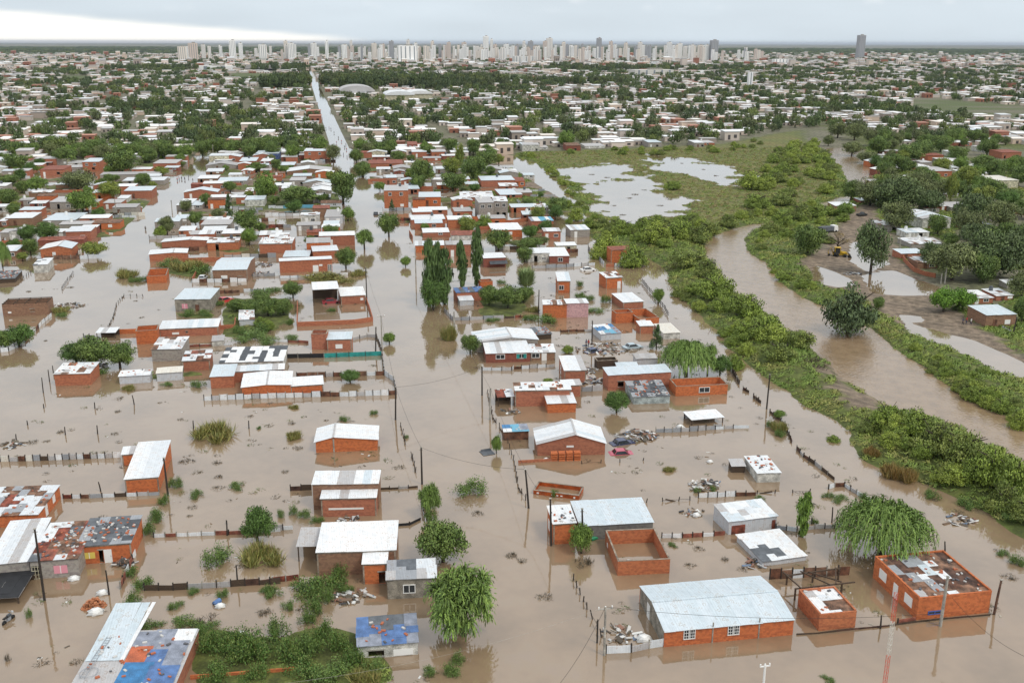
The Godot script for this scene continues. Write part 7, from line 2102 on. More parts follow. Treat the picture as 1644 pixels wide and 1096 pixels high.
	tree("broadlight", Vector3(30.49, 0, -105.67), 3.06, 4.09, "slender young tree beside the roofless square brick shell", "", "")
	tree("poplarS", Vector3(59.19, 0, -104.35), 2.53, 5.96, "young cone-shaped bright green poplar beside white corrugated shed", "", "")
	tree("feather", Vector3(13.45, 0, -118.63), 4.1, 5.54, "small drooping feathery tree on the street edge near stepped white roofs", "", "")
	tree("broadlight", Vector3(26.07, 0, -138.11), 1.9, 3.07, "thin yellow-green sapling standing in the wide flooded street", "", "")
	tree("round", Vector3(5.84, 0, -176.22), 3.79, 2.23, "round clipped dark bush inside the grey panel fence", "", "")
	tree("broad", Vector3(-42.19, 0, -195.12), 8.65, 6.07, "tallest crown of the dark thicket behind the junk-heap brick hut", "", "")
	tree("broad", Vector3(-37.12, 0, -193.34), 6.7, 5.45, "greyish end crown of the dark thicket behind the junk-heap hut", "", "")
	tree("round", Vector3(-45.8, 0, -197.42), 5.57, 4.41, "low outer crown of the dark thicket beside open water", "", "")
	tree("round", Vector3(-59.72, 0, -211.99), 6.39, 4.64, "dark rounded tree overhanging the white wall near the bare roof frame", "", "")
	tree("broad", Vector3(-61.99, 0, -210.67), 5.07, 4.09, "dark tree leaning over the low end of the white wall", "", "")
	tree("broadyel", Vector3(-61.54, 0, -303.4), 7.79, 4.81, "wide yellow-green tree on thin trunks beside gabled brick house", "", "")
	tree("broadlight", Vector3(15, 0, -199.05), 2.97, 2.61, "small leafy bush standing in water at the street pole", "", "")
	tree("poplar", Vector3(27.16, 0, -229), 4.45, 15.45, "tall dark poplar in the row beside the wide flooded street", "trees in one clump or row", "")
	tree("poplar", Vector3(30.82, 0, -229.49), 4.77, 13.21, "tall dark poplar in the row beside the wide flooded street", "trees in one clump or row", "")
	tree("poplar", Vector3(29.69, 0, -234.63), 3.95, 13.74, "tall dark poplar in the row beside the wide flooded street", "trees in one clump or row", "")
	tree("poplar", Vector3(37.29, 0, -244.97), 3.81, 11.87, "tall dark poplar in the row beside the wide flooded street", "trees in one clump or row", "")
	tree("poplar", Vector3(41.64, 0, -246.89), 3.85, 14.78, "tall dark poplar in the row beside the wide flooded street", "trees in one clump or row", "")
	tree("round", Vector3(27.31, 0, -224.28), 6.41, 7.24, "rounded thicket at the foot of the tall poplars", "", "")
	tree("reedbig", Vector3(53.51, 0, -241.8), 6.36, 5.98, "grey-green feathery giant reed clump beside the green thicket", "", "giant_reed")
	tree("broad", Vector3(40.99, 0, -226.29), 5.94, 5.02, "dense green shrub tree in the thicket beside the little walled yard", "trees in one clump or row", "")
	tree("broad", Vector3(44.79, 0, -222.59), 7.04, 5.84, "dense green shrub tree in the thicket beside the little walled yard", "trees in one clump or row", "")
	tree("broad", Vector3(49.63, 0, -227.63), 5.41, 4.04, "dense green shrub tree in the thicket beside the little walled yard", "trees in one clump or row", "")
	tree("broad", Vector3(30.37, 0, -188.97), 4.26, 4.3, "leafy bush tree beside the shallow white gable", "", "")
	tree("bush", Vector3(49.88, 0, -185.97), 3.27, 2.04, "small green bush before the tall narrow brick house", "", "")
	tree("conifer", Vector3(68.3, 0, -184.95), 3.44, 5.14, "dark ragged conifer beside the long cream-white roof", "", "")
	tree("willow", Vector3(68.18, 0, -167.9), 10.1, 7.13, "wide weeping willow above the long roofless brick shell", "", "")
	tree("feather", Vector3(72.39, 0, -167.82), 4.95, 6.45, "smaller weeping willow merging with the wide one", "", "")
	tree("round", Vector3(74.41, 0, -166.67), 3.99, 3.94, "round dark bush tree beside the weeping willows", "", "")
	tree("round", Vector3(49.33, 0, -151.45), 4.43, 3.69, "round bright green bush beside the dark tarp shack", "", "")
	tree("bush", Vector3(41.75, 0, -169.46), 2.53, 0.71, "low weed bush beside the tall narrow brick house wall", "", "")
	tree("round", Vector3(92.73, 0, -269.96), 3.42, 3.2, "round clipped tree beside the reddish flat roof", "", "")
	tree("broadlight", Vector3(81.26, 0, -220.21), 3.14, 3.88, "small umbrella-shaped tree at the dark post fence", "", "")
	tree("broadlight", Vector3(75.17, 0, -143.33), 2.29, 1.61, "pale sapling on the weedy plot by the dark roadside pole", "", "")
	tree("broad", Vector3(24.98, 0, -318.37), 7.62, 8.4, "oval street tree standing in the wide flooded street", "", "street_tree")
	tree("feather", Vector3(16.06, 0, -299.55), 7.53, 6.82, "drooping street tree at the corner of the flooded crossing", "", "street_tree")
	tree("broad", Vector3(9.37, 0, -274.29), 6.05, 5.95, "dark bushy tree at the end of the lattice-gated brick house", "", "")
	tree("broad", Vector3(13.52, 0, -390.28), 12.54, 13.7, "biggest street tree beside the wide flooded street", "", "street_tree")
	tree("broadlight", Vector3(25.79, 0, -272.74), 3.48, 3.09, "tiny round sapling standing in the wide flooded street", "", "street_tree")
	tree("broad", Vector3(-4.84, 0, -242.65), 5.03, 4.55, "grey-green bushy tree beside the carport yard", "", "")
	tree("broad", Vector3(-17.52, 0, -231.92), 4.92, 3.18, "leafy shrub in the overgrown lot behind the long low brick house", "trees in one clump or row", "")
	tree("broad", Vector3(-14.28, 0, -228.47), 5.15, 3.58, "leafy shrub in the overgrown lot behind the long low brick house", "trees in one clump or row", "")
	tree("broad", Vector3(-10.31, 0, -226.03), 5.68, 4.54, "leafy shrub in the overgrown lot behind the long low brick house", "trees in one clump or row", "")
	tree("broad", Vector3(-6.85, 0, -226.45), 5.14, 3.99, "leafy shrub in the overgrown lot behind the long low brick house", "trees in one clump or row", "")
	tree("broad", Vector3(-12.09, 0, -237.89), 5.06, 2.97, "leafy shrub in the overgrown lot behind the long low brick house", "trees in one clump or row", "")
	tree("bush", Vector3(-11.39, 0, -217.25), 4.1, 3.02, "low bright bush beside the tiny white tin shed", "trees in one clump or row", "")
	tree("bush", Vector3(-9.98, 0, -214.45), 3.79, 2.99, "low bright bush beside the tiny white tin shed", "trees in one clump or row", "")
	tree("bushdark", Vector3(113.1, 0, -188.24), 14.02, 12.32, "biggest dark rounded shrub at the water edge below the mud road", "", "")
	tree("oak", Vector3(223.49, 0, -301.22), 12.86, 12.86, "big dark dense tree on the wooded slope across the river", "trees on the far side of the river", "")
	tree("oak", Vector3(170.35, 0, -243.02), 8.69, 7.69, "big dark dense tree on the wooded slope across the river", "trees on the far side of the river", "")
	tree("euc", Vector3(148.65, 0, -239.29), 10.14, 15.67, "tall gum tree beside the muddy river road", "trees on the far side of the river", "")
	tree("bare", Vector3(156.2, 0, -270.55), 7.15, 5.54, "thin brownish half-bare tree behind the yellow digger", "trees on the far side of the river", "")
	tree("oak", Vector3(216.11, 0, -335.02), 19.6, 13.94, "big dark dense tree on the wooded slope across the river", "trees on the far side of the river", "")
	tree("oak", Vector3(224.24, 0, -327.68), 12.42, 9.79, "big dark dense tree on the wooded slope across the river", "trees on the far side of the river", "")
	tree("oak", Vector3(178.06, 0, -228.99), 15.99, 13.69, "big dark dense tree on the wooded slope across the river", "trees on the far side of the river", "")
	tree("oak", Vector3(197.16, 0, -241.96), 12.35, 12.92, "big dark dense tree on the wooded slope across the river", "trees on the far side of the river", "")
	tree("bright", Vector3(143.54, 0, -199.19), 7.53, 6.35, "bright green tree beside the paired white concrete poles", "trees on the far side of the river", "")
	tree("bright", Vector3(148.53, 0, -199.35), 6.41, 5.8, "bright green tree beside the paired white concrete poles", "trees on the far side of the river", "")
	tree("oak", Vector3(199.24, 0, -264.16), 10.62, 8.9, "big dark dense tree on the wooded slope across the river", "trees on the far side of the river", "")
	belt(outline([91.7, -238.5, 94.5, -228.4, 92.8, -206.9, 91.9, -183.9, 88.9, -165.3, 85.9, -160.7, 83.9, -165.5, 84, -185.4, 88.3, -215.8]), 10, 2.8, 4.6, 0)
	belt(outline([85.3, -131.9, 89.2, -129.5, 92.5, -120.1, 93.3, -106.4, 88.6, -100.3, 87.3, -109.9, 83.4, -121.9]), 14, 3.2, 5.0, 0)
	belt(outline([97, -333, 106.7, -321.1, 128.2, -324.5, 156.7, -336.3, 188.2, -349.3, 199.9, -356.6, 181.1, -335.9, 147.9, -322, 122.8, -294.2, 101.5, -275.5, 92.9, -284.7, 88.3, -295.6]), 44, 3.6, 5.6, 1)
	belt(outline([135, -290.7, 157.9, -308.9, 187, -330.6, 184.4, -321.5, 157.6, -295.1, 142.9, -287.1, 132.9, -277]), 16, 2.8, 4.2, 3)
	belt(outline([123.7, -247.3, 121.5, -215.4, 126.8, -222.1, 130.5, -239]), 8, 2.2, 3.4, 3)
	belt(outline([116.5, -172.8, 112, -144.6, 112.5, -132.4, 118.3, -139.9, 119.7, -155.5, 121.8, -176.6]), 20, 1.8, 3.4, 3)
	belt(outline([265.3, -534.1, 319.7, -601.3, 277.6, -499.6, 227.3, -390, 195.7, -363.9, 182.5, -369.7, 190.6, -404.7, 228, -471.5]), 66, 5, 8, 2)
	belt(outline([116.1, -551.3, 180.7, -559.9, 242.7, -570.6, 305.8, -617.1, 283.3, -570.9, 227.5, -534.3, 171.6, -531.5, 115, -529.4]), 26, 3.5, 5.5, 1)
	belt(outline([115.3, -487.1, 109.7, -421.9, 99.5, -363.2, 97, -333, 101.7, -341.3, 107.1, -377.4, 115, -431.1, 119.9, -486.2]), 18, 2.5, 4, 1)
	plant_rows([
		["broadolive", 225.2, -288.9, 11.6, 10.9, 3],
		["broad", 304.9, -383.3, 9.8, 9.9, 3],
		["broadolive", 241.3, -362, 12.6, 11.7, 3],
		["broad", 230, -364.1, 11.1, 9.7, 3],
		["broad", 193, -247, 12.5, 9.6, 3],
		["broadolive", 170.2, -207.1, 7.6, 7.6, 3],
		["broad", 55.5, -290, 8.1, 7, 2],
		["broad", 64.7, -288.2, 7.9, 4.4, 2],
		["broad", 59.8, -272.9, 6.4, 4.6, 2],
		["broadolive", 62.4, -295.5, 5.7, 1.9, 2],
		["round", 76.1, -315.2, 5.1, 4.4, 2],
		["broad", 89.7, -353.3, 8.7, 6.4, 2],
		["broadolive", -93.9, -446.7, 15.7, 9.3, 0],
		["broadlight", -80.5, -385.7, 11.4, 9, 0],
		["broadyel", -76.8, -418.8, 10.6, 7.9, 0],
		["broad", -69.2, -453.5, 7.2, 6.5, 0],
		["broadyel", -65.3, -486.6, 7.2, 5.3, 0],
		["broad", -84.5, -499.4, 15.8, 12.1, 0],
		["broad", -108.9, -579.6, 12.8, 10.3, 0],
		["broad", -119.8, -546.6, 11.4, 9.1, 0],
		["broad", -137.7, -523.8, 12, 8.7, 0],
		["broad", -126.2, -468.2, 9.7, 5.2, 0],
		["broadlight", -110.3, -446.1, 10.9, 6.7, 0],
		["broad", -111.6, -409.3, 9, 6.9, 0],
		["round", -86.5, -332.4, 6.1, 5.2, 0],
		["round", -80.9, -331.3, 7, 6.1, 0],
		["round", -87.5, -319.6, 4.1, 3.3, 0],
		["willow", -83.6, -292.3, 4.8, 7.8, 0],
		["broadolive", -45.2, -335.2, 5.4, 6.7, 1],
		["round", -129.6, -537.6, 6.2, 4.5, 0],
		["broad", -61.1, -524.9, 5, 3, 0],
		["broadlight", -15.9, -400.7, 10.2, 11.3, 1],
		["broad", -19.9, -333.7, 9.4, 8.5, 1],
		["broad", -3.3, -391.9, 14.9, 7.2, 1],
		["broadolive", 14.3, -533.1, 8.8, 9.6, 1],
		["broad", -2.5, -560.2, 8.1, 5.8, 1],
		["conifer", -27.7, -367.4, 4.2, 8.2, 1],
		["broad", -37.8, -351.3, 5.5, 5.4, 1],
		["broadlight", -10.5, -490.4, 5.9, 4, 1],
		["broad", -38, -392.3, 4.7, 5.5, 1],
		["broadlight", 13.6, -351.5, 5.2, 5.1, 1],
		["broad", 25.4, -469.7, 8.1, 6.7, 2],
		["broad", 25.8, -525.3, 7.7, 8, 2],
		["round", -26.5, -312.7, 2.3, 3.2, 1],
		["broadlight", -23.1, -315, 2.5, 2.5, 1],
		["broad", -23.9, -500.2, 12, 3.8, 1],
		["broad", 6.2, -391.7, 5.3, 4, 1],
		["broad", -12.6, -390.5, 4.8, 4.2, 1],
		["broad", 49.5, -435.2, 10.9, 12, 2],
		["broad", 60.4, -417.6, 13.1, 8.1, 2],
		["broad", 45.9, -422.3, 7.4, 7.1, 2],
		["broadyel", 66.9, -466.5, 9.9, 9.5, 2],
		["broad", 74.8, -451.5, 12.5, 11.5, 2],
		["broad", 88.5, -492, 13, 10.1, 2],
		["broad", 40.5, -558.6, 11, 8.2, 2],
		["broad", 47.8, -526.9, 9.1, 6.2, 2],
		["broad", 26.2, -474.1, 9.3, 7, 2],
		["conifer", 30.5, -370.3, 2.8, 4.3, 2],
		["broad", 51.4, -330.5, 7.6, 3.9, 2],
		["broadlight", 56.4, -328.4, 5, 2.5, 2],
		["broad", 67.5, -553.7, 8.2, 5.9, 2],
		["broadyel", 72.1, -475, 4.8, 15.1, 2],
		["round", 83.4, -428.9, 4.9, 2.1, 2],
		["broad", 142.7, -263.8, 9.9, 9.3, 3],
		["broadolive", 210.8, -345.1, 14.8, 10.8, 3],
		["broadolive", 191.4, -295.4, 12.8, 10.9, 3],
		["broadolive", 164.9, -227.1, 13.8, 10.6, 3],
		["broad", 154.8, -187.1, 4.2, 6.9, 3],
		["broadyel", 243.1, -342, 5.3, 13.4, 3],
		["broadolive", 205.9, -278.1, 11.1, 10.6, 3],
		["broad", 200.7, -286.8, 6.9, 7.1, 3],
		["broad", 265.7, -337.7, 12, 7, 3],
		["broad", 257.6, -347.2, 9.8, 7.4, 3],
		["broad", 325.8, -435.3, 12.2, 8.2, 3],
		["broad", 298.1, -384.6, 9.8, 3.2, 3],
		["broad", 327.8, -490.4, 12.2, 9.7, 3],
		["broad", 357.3, -517.4, 12.1, 10.2, 3],
		["broad", 333.5, -468.6, 11.7, 9.3, 3],
		["broad", 309.3, -473.1, 14.3, 10.6, 3],
		["broad", 373.2, -497.8, 11.8, 10, 3],
		["broad", 341.5, -432.4, 9.2, 8.2, 3],
		["broadolive", 344.4, -610.2, 13.9, 11.7, 3],
		["broadolive", 346.2, -592.3, 12.8, 11.4, 3],
		["broadolive", 336.4, -553.7, 14.3, 11.4, 3],
		["broadolive", 311.5, -562, 7.6, 7.2, 3],
		["broad", 334.3, -539.2, 10.3, 12.2, 3],
		["broadolive", 298.4, -511.5, 11.8, 8.3, 3],
		["broadolive", 287.3, -477.1, 12.4, 6.9, 3],
		["bush", 293.5, -459.4, 8.2, 5.4, 3],
		["broad", 250.9, -311.5, 5.8, 7, 3],
		["conifer", 147.1, -199.6, 2, 3.2, 3],
		["broad", 129.2, -203.1, 3.5, 3.2, 4],
		["broad", -65.1, -594.3, 10.5, 7.7, 0],
		["broad", -55.1, -576.1, 10.9, 9.1, 1],
		["broad", -47.2, -581.1, 11.8, 9.9, 1],
		["broad", -38.4, -573, 11.6, 9.8, 1],
		["broad", -30.9, -591.5, 10.6, 7.4, 1],
		["broad", -22.7, -603.9, 11.6, 8.3, 1],
		["broad", -13.8, -602.3, 10.9, 8.6, 1],
		["broad", -5, -615.4, 11.1, 7.8, 1],
		["broad", 6, -617.2, 9, 8.2, 1],
		["broad", -120.1, -588, 9.5, 7.8, 0],
		["broad", -144.3, -626, 10.8, 8.2, 0],
		["broad", -89.4, -566.9, 11.3, 9.2, 0],
		["broad", -78.5, -544.5, 9, 8, 0],
		["broad", -146.6, -592.8, 10.2, 7.2, 0],
		["broad", -77.6, -586.6, 10.4, 8.6, 0],
		["broad", -83.6, -474.1, 4.2, 3.4, 0],
		["bush", -89.5, -464.1, 4, 3, 0],
		["broadyel", -63.9, -444.1, 4.6, 3.9, 0],
		["broad", -85.1, -467.9, 5.5, 4.5, 0],
		["round", -72, -368.9, 4.6, 4.7, 0],
		["broad", -80.4, -309.4, 5.5, 5.4, 0],
		["bush", -74.7, -559.5, 3.3, 2.7, 0],
		["broad", -86.3, -459.5, 4.3, 3.8, 0],
		["broadlight", -90.2, -498.2, 6.2, 5.1, 0],
		["round", -125.3, -482.9, 5.6, 5.7, 0],
		["broadolive", -78.8, -453.2, 3.4, 3, 0],
		["broadyel", -80.7, -301.1, 3.5, 2.8, 0],
		["broadlight", -88, -434.3, 4, 3.8, 0],
		["broadlight", -135.5, -516.7, 3.6, 2.8, 0],
		["broad", -115.2, -444.3, 5.8, 5.3, 0],
		["broadolive", -82.1, -536.8, 3.8, 3.5, 0],
		["broadyel", -113, -386.5, 3.7, 3.2, 0],
		["round", -135.3, -467.8, 3, 3, 0],
		["broad", -104, -385.7, 5.5, 4.4, 0],
		["broadyel", -107, -400.2, 4.4, 3.2, 0],
		["round", -128.6, -513.3, 6.1, 5.2, 0],
		["broad", -150.2, -516.6, 3.7, 3.1, 0],
		["broadyel", -125.1, -522.7, 3, 2.2, 0],
		["broadyel", -127.1, -519.6, 3.4, 2.9, 0],
		["bush", -81.4, -551.9, 3.6, 3.7, 0],
		["broad", -118.9, -455.8, 3.3, 3, 0],
		["broadyel", -84.6, -556.6, 3.9, 3.6, 0],
		["bush", -90.9, -348.3, 3.8, 3.8, 0],
		["bush", -135, -522.8, 4.7, 4.9, 0],
		["round", -129.2, -457.3, 4, 3.1, 0],
		["bush", -137.5, -551.8, 6, 6.2, 0],
		["round", -66.3, -557.4, 6.4, 5, 0],
		["broad", -152, -557.9, 6.1, 5.7, 0],
		["broadlight", -63.4, -544.2, 5.7, 5.1, 0],
		["broad", 0.2, -308.3, 4.5, 3.4, 1],
		["broadyel", -0.5, -479.9, 2.8, 2.8, 1],
		["broad", -13.7, -464.4, 4.3, 3.5, 1],
		["broadolive", -11.5, -437.9, 4.1, 3.8, 1],
		["broadlight", -18.4, -313.2, 5.4, 5.6, 1],
		["broadyel", 10.9, -457.5, 5.6, 4.8, 1],
		["broad", -23.4, -498.9, 6, 5.1, 1],
		["broadolive", -31.5, -363.6, 4.9, 4, 1],
		["broad", 0.3, -527.5, 2.9, 2.9, 1],
		["broadlight", 1.5, -525.6, 3.3, 2.9, 1],
		["broadolive", -17.6, -540.4, 4.7, 4.2, 1],
		["broadyel", -5.7, -411.4, 4.5, 3.3, 1],
		["broadyel", -25.1, -510.7, 3.3, 2.9, 1],
		["round", -5.1, -370.7, 6.4, 5.1, 1],
		["broad", -12.1, -329.7, 2.7, 2.2, 1],
		["broad", -14.2, -501.3, 6.4, 6.2, 1],
		["bush", -46.9, -332.1, 5.2, 4.9, 1],
		["broad", -18.1, -474.9, 4, 3.9, 1],
		["broad", -15.8, -334.3, 3.7, 3.6, 1],
		["broad", 6.5, -315.4, 5.9, 5.4, 1],
		["broad", -7.1, -504.8, 3, 2.5, 1],
		["broad", -31.4, -431.5, 6.2, 4.8, 1],
		["broadyel", -22.7, -405.4, 4.8, 3.9, 1],
		["broadlight", -18.7, -411.6, 3.5, 2.8, 1],
		["broadlight", -37.8, -502.8, 3.8, 3, 1],
		["broadolive", -44.1, -382.5, 5.2, 4.8, 1],
		["broad", 53.6, -518.8, 4.7, 4.9, 2],
		["round", 92, -390.6, 2.7, 2.5, 2],
		["broadolive", 33.6, -404.5, 4.6, 4.2, 2],
		["bush", 46.7, -464, 5.5, 5.4, 2],
		["broadolive", 71.2, -296.4, 3.5, 2.6, 2],
		["broadlight", 30.1, -422.3, 5.2, 4.1, 2],
		["broad", 85, -464.4, 5.3, 4.8, 2],
		["broadlight", 100.4, -544.9, 6.3, 5.3, 2],
		["round", 68.1, -409.3, 5.1, 4, 2],
		["broad", 100, -550.6, 5.1, 4.4, 2],
		["bush", 58.3, -328.9, 5.9, 6, 2],
		["broadolive", 63.7, -406.8, 5.1, 4.2, 2],
		["round", 85.5, -339.9, 5.5, 5.3, 2],
		["broadyel", 78.3, -336.2, 6.3, 6.2, 2],
		["broad", 50.5, -459.5, 6, 4.7, 2],
		["bush", 88.1, -330.4, 3.4, 3.1, 2],
		["broad", 51.7, -404.1, 3.8, 2.9, 2],
		["broad", 72.6, -316, 2.9, 2.6, 2],
		["broad", 81.5, -366.7, 4.8, 3.8, 2],
		["round", 68.7, -305.8, 5.2, 4.8, 2],
		["broadyel", 50.5, -316.7, 6.5, 6.3, 2],
		["broad", 74.3, -476.7, 3.4, 3.1, 2],
		["broadyel", 54.2, -342.9, 3.4, 2.9, 2],
		["broadlight", 37.8, -327.4, 3.4, 2.6, 2],
		["broadyel", 97.2, -506.7, 6.3, 5.9, 2],
		["round", 57.9, -360.3, 3.2, 2.5, 2],
		["broadyel", 280, -339.7, 9.9, 7.5, 3],
		["broad", 251.5, -371.9, 12.7, 10.7, 3],
		["broadlight", 314.1, -479.4, 5.8, 4.7, 3],
		["broad", 276.4, -437.2, 10.2, 9.4, 3],
		["broadolive", 301.5, -477.9, 7, 6.6, 3],
		["broadlight", 328.8, -420.9, 9.6, 8.8, 3],
		["broad", 192.4, -268.3, 5.6, 4.8, 3],
		["broadolive", 329.4, -521.3, 7.5, 7.5, 3],
		["broad", 268.7, -399.3, 8.1, 8.2, 3],
		["broad", 171.3, -223.2, 8.4, 8.5, 3],
		["broad", 288.1, -439.4, 6.6, 5.4, 3],
		["round", 330, -407.5, 9.6, 7, 3],
		["broadlight", 317.4, -442, 8.4, 7, 3],
		["broadolive", 238.9, -347.2, 12, 10.1, 3],
		["broadlight", 269.2, -359.2, 9.1, 9.2, 3],
		["broadlight", 195.5, -241.6, 6, 6.1, 3],
		["broadlight", 187.3, -321.6, 6.9, 5.7, 3],
		["broadyel", 275.2, -376.9, 10.8, 11.2, 3],
		["broadyel", 228.9, -366.6, 9.3, 9.6, 3],
		["broadyel", 303.6, -470.7, 7.7, 7.6, 3],
		["broad", 329.4, -494.2, 13.2, 10.6, 3],
		["round", 282, -459.1, 7, 6.2, 3],
		["broad", 321.8, -396.1, 9.7, 9.7, 3],
		["broad", 311.6, -506.8, 12.3, 11.5, 3],
		["broadolive", 224.8, -350.2, 13, 11.8, 3],
		["round", 261.2, -333.4, 9.2, 6.7, 3],
		["broad", 217.9, -275.2, 7.6, 5.9, 3],
		["broad", 251, -365.8, 5.8, 4.4, 3],
		["broadolive", 184.4, -244, 5.7, 4.6, 3],
		["broadlight", 301.7, -406.5, 7.6, 7.6, 3],
		["broadyel", 254.7, -338.1, 9.7, 8.3, 3],
		["broad", 212.2, -361, 8.8, 8.8, 3],
		["broad", 209.9, -254.7, 10.3, 10.3, 3],
		["bush", 298.2, -402.9, 8.4, 6.9, 3],
		["broad", 211.2, -275.8, 6.9, 5.3, 3],
		["broad", 261.9, -418.6, 8.8, 8.1, 3],
		["broadlight", 264.6, -370.1, 6.9, 6.9, 3],
		["broadyel", 301.2, -433.4, 10.2, 7.9, 3],
		["broadolive", 250.2, -305.7, 8, 5.9, 3],
		["broad", 269.6, -353.2, 10.3, 8.5, 3],
		["broad", 302.6, -394.6, 6.7, 5.2, 3],
		["broad", 262.5, -364.4, 7.5, 6.8, 3],
		["broadolive", 259.9, -410.9, 6.5, 6.4, 3],
		["broad", 308.2, -403.8, 9.6, 9.8, 3],
		["broadlight", 287.4, -395.3, 11.2, 8.2, 3],
		["broad", 280.8, -434.2, 8.8, 8.5, 3]
	], [
		["bush3", 100.9, -251.2, 13, 6, 0],
		["bush3", 100.7, -237.6, 9, 6.4, 0],
		["bush", 94.9, -217.4, 12.1, 7.5, 0],
		["bush", 93.3, -225.4, 8.2, 3.5, 0],
		["bush", 94.4, -200.3, 10.4, 6.7, 0],
		["bush", 92.1, -184.4, 9.1, 6.7, 0],
		["bush3", 95.6, -176.1, 7.5, 5.3, 0],
		["bush", 87.7, -183.8, 7.7, 4.9, 0],
		["bush3", 87.9, -170.1, 7.7, 4.5, 0],
		["bush", 78.8, -169.9, 5.1, 4.5, 0],
		["bush2", 91.2, -179.6, 8.6, 4.8, 0],
		["bush3", 88.7, -226.2, 5.9, 3.5, 0],
		["bush", 92.2, -207.4, 7.6, 4.5, 0],
		["bush", 88.5, -133, 6.8, 5.4, 0],
		["bush", 90.5, -129.1, 7.5, 5.3, 0],
		["bush3", 89.5, -121.9, 8.3, 6.6, 0],
		["bush3", 91.1, -117.6, 7.7, 6.5, 0],
		["bush", 91.3, -111.5, 7.8, 7.1, 0],
		["bush", 92, -107.3, 7.6, 7.5, 0],
		["bush", 89.4, -112.9, 5.6, 4.3, 0],
		["bush3", 88.5, -105.1, 5.3, 5.1, 0],
		["bush3", 89, -102.2, 4.3, 4.5, 0],
		["bush3", 86.4, -133.9, 4.7, 3, 0],
		["bush3", 86.5, -114.6, 4.1, 3.7, 0],
		["bush", 86.9, -121.2, 3.9, 3.5, 0],
		["bush", 79.2, -132.7, 3.1, 2.1, 0],
		["bush2", 86, -278.2, 11.4, 8, 0],
		["bush", 88.1, -261.1, 10, 8.5, 0],
		["bush2", 103, -282.6, 11.7, 8.5, 0],
		["bush", 114.8, -292.5, 11.3, 7.6, 0],
		["bush3", 118.1, -287.7, 10.3, 7.2, 0],
		["bush", 97.8, -300.1, 9.3, 6.1, 1],
		["bush2", 81.8, -273.5, 6.5, 5.2, 0],
		["bush", 105.6, -298.6, 9.7, 7.1, 0],
		["bush3", 127.2, -299.9, 8.6, 6.2, 0],
		["bush3", 139.2, -312.8, 8.1, 5.2, 1],
		["bush", 152.4, -402.2, 10.1, 5.1, 1],
		["bush2", 185.1, -396, 13, 9.7, 2],
		["bush", 165.9, -348.4, 12.5, 7.2, 1],
		["bush3", 178.7, -352.2, 13.2, 6.8, 2],
		["bush2", 163.5, -330.2, 7.1, 4.6, 1],
		["bush2", 92.4, -337, 7, 5.6, 1],
		["bush", 91.6, -318.3, 7.1, 5.3, 1],
		["bush", 96.2, -364.7, 6.5, 4.8, 1],
		["bush", 156.9, -309.4, 9, 6.9, 3],
		["bush3", 169, -319.7, 10.2, 7.6, 3],
		["bush", 177, -323.5, 10.4, 6.3, 3],
		["bush", 182.3, -326.6, 9.5, 5.3, 3],
		["bush3", 147.6, -299.4, 9.6, 4.6, 3],
		["bush", 149.6, -290.1, 6.3, 4.1, 3],
		["bush3", 158.2, -280, 5.4, 3.2, 3],
		["bush", 182.2, -313.3, 6.4, 4.2, 3],
		["bush", 122.3, -237.1, 7, 3.4, 3],
		["bush", 122.2, -226.4, 5.7, 3.3, 3],
		["bush3", 133, -272.9, 4.8, 2.9, 3],
		["bush2", 118.9, -172.3, 3.5, 2, 3],
		["bush3", 116.5, -162.4, 3.8, 1.9, 3],
		["bush", 112.3, -145.2, 4.7, 3.5, 0],
		["bush3", 113.8, -150, 3.6, 3, 3],
		["bush", 114.5, -143.2, 3.9, 3.5, 3],
		["bush", 113.6, -138.6, 4.5, 3.4, 3],
		["bush2", 111.8, -131.6, 4.7, 4.4, 0],
		["bush", 123.2, -156.8, 3.3, 1.4, 3],
		["bush", 124.6, -155.1, 2.5, 1.3, 3],
		["bush", 115.4, -156.9, 3.7, 2.5, 3]
	])
	var weeds := {}
	for k in ["weedg", "weedy", "reedy", "dry", "rusty"]: weeds[k] = [weed_mesh(k, hash(k)), weed_mesh(k, hash(k) + 5)]
	var wl := {"weedg": "lush green weeds", "weedy": "pale green weeds", "reedy": "yellowish reeds", "dry": "dark dead floating weeds", "rusty": "rust-coloured weeds"}
	var places := ["", "brick house of two stepped volumes", "small open lean-to", "grey block and orange brick house", "large roof half bare pale metal, half covered", "low white shack", "grey rendered house", "small roofless bright orange brick room", "brick house with low pale gabled roof behind", "house with white two-slope roof behind a long", "white corrugated carport roof", "grey concrete house", "small white shed", "tiny white tin shed", "wide red brick house", "brick house with white carport sheltering a red", "unfinished orange brick house", "wide shallow white gabled roof", "brick house with crooked white roof behind roofless", "narrow orange brick house", "tiny roofless orange brick room", "low white sheet shelter", "small brown wooden lean-to", "white corrugated tin shed", "white box caravan", "roofless square orange brick shell", "brick house with broad white gabled roof and", "small square orange brick hut", "yard shelter of poles", "brick hut with white lean roof and junk", "row of low white and grey tin huts", "brick house with pale blue square roof beside", "long narrow white roof", "rickety corrugated porch", "low rusty shed", "brick house with tarp-strewn white roof and small", "crooked shack with dark stone-weighted tarp roof and", "orange brick building", "low shack roofed with white sheets and dark", "dark junk-roofed shack"]
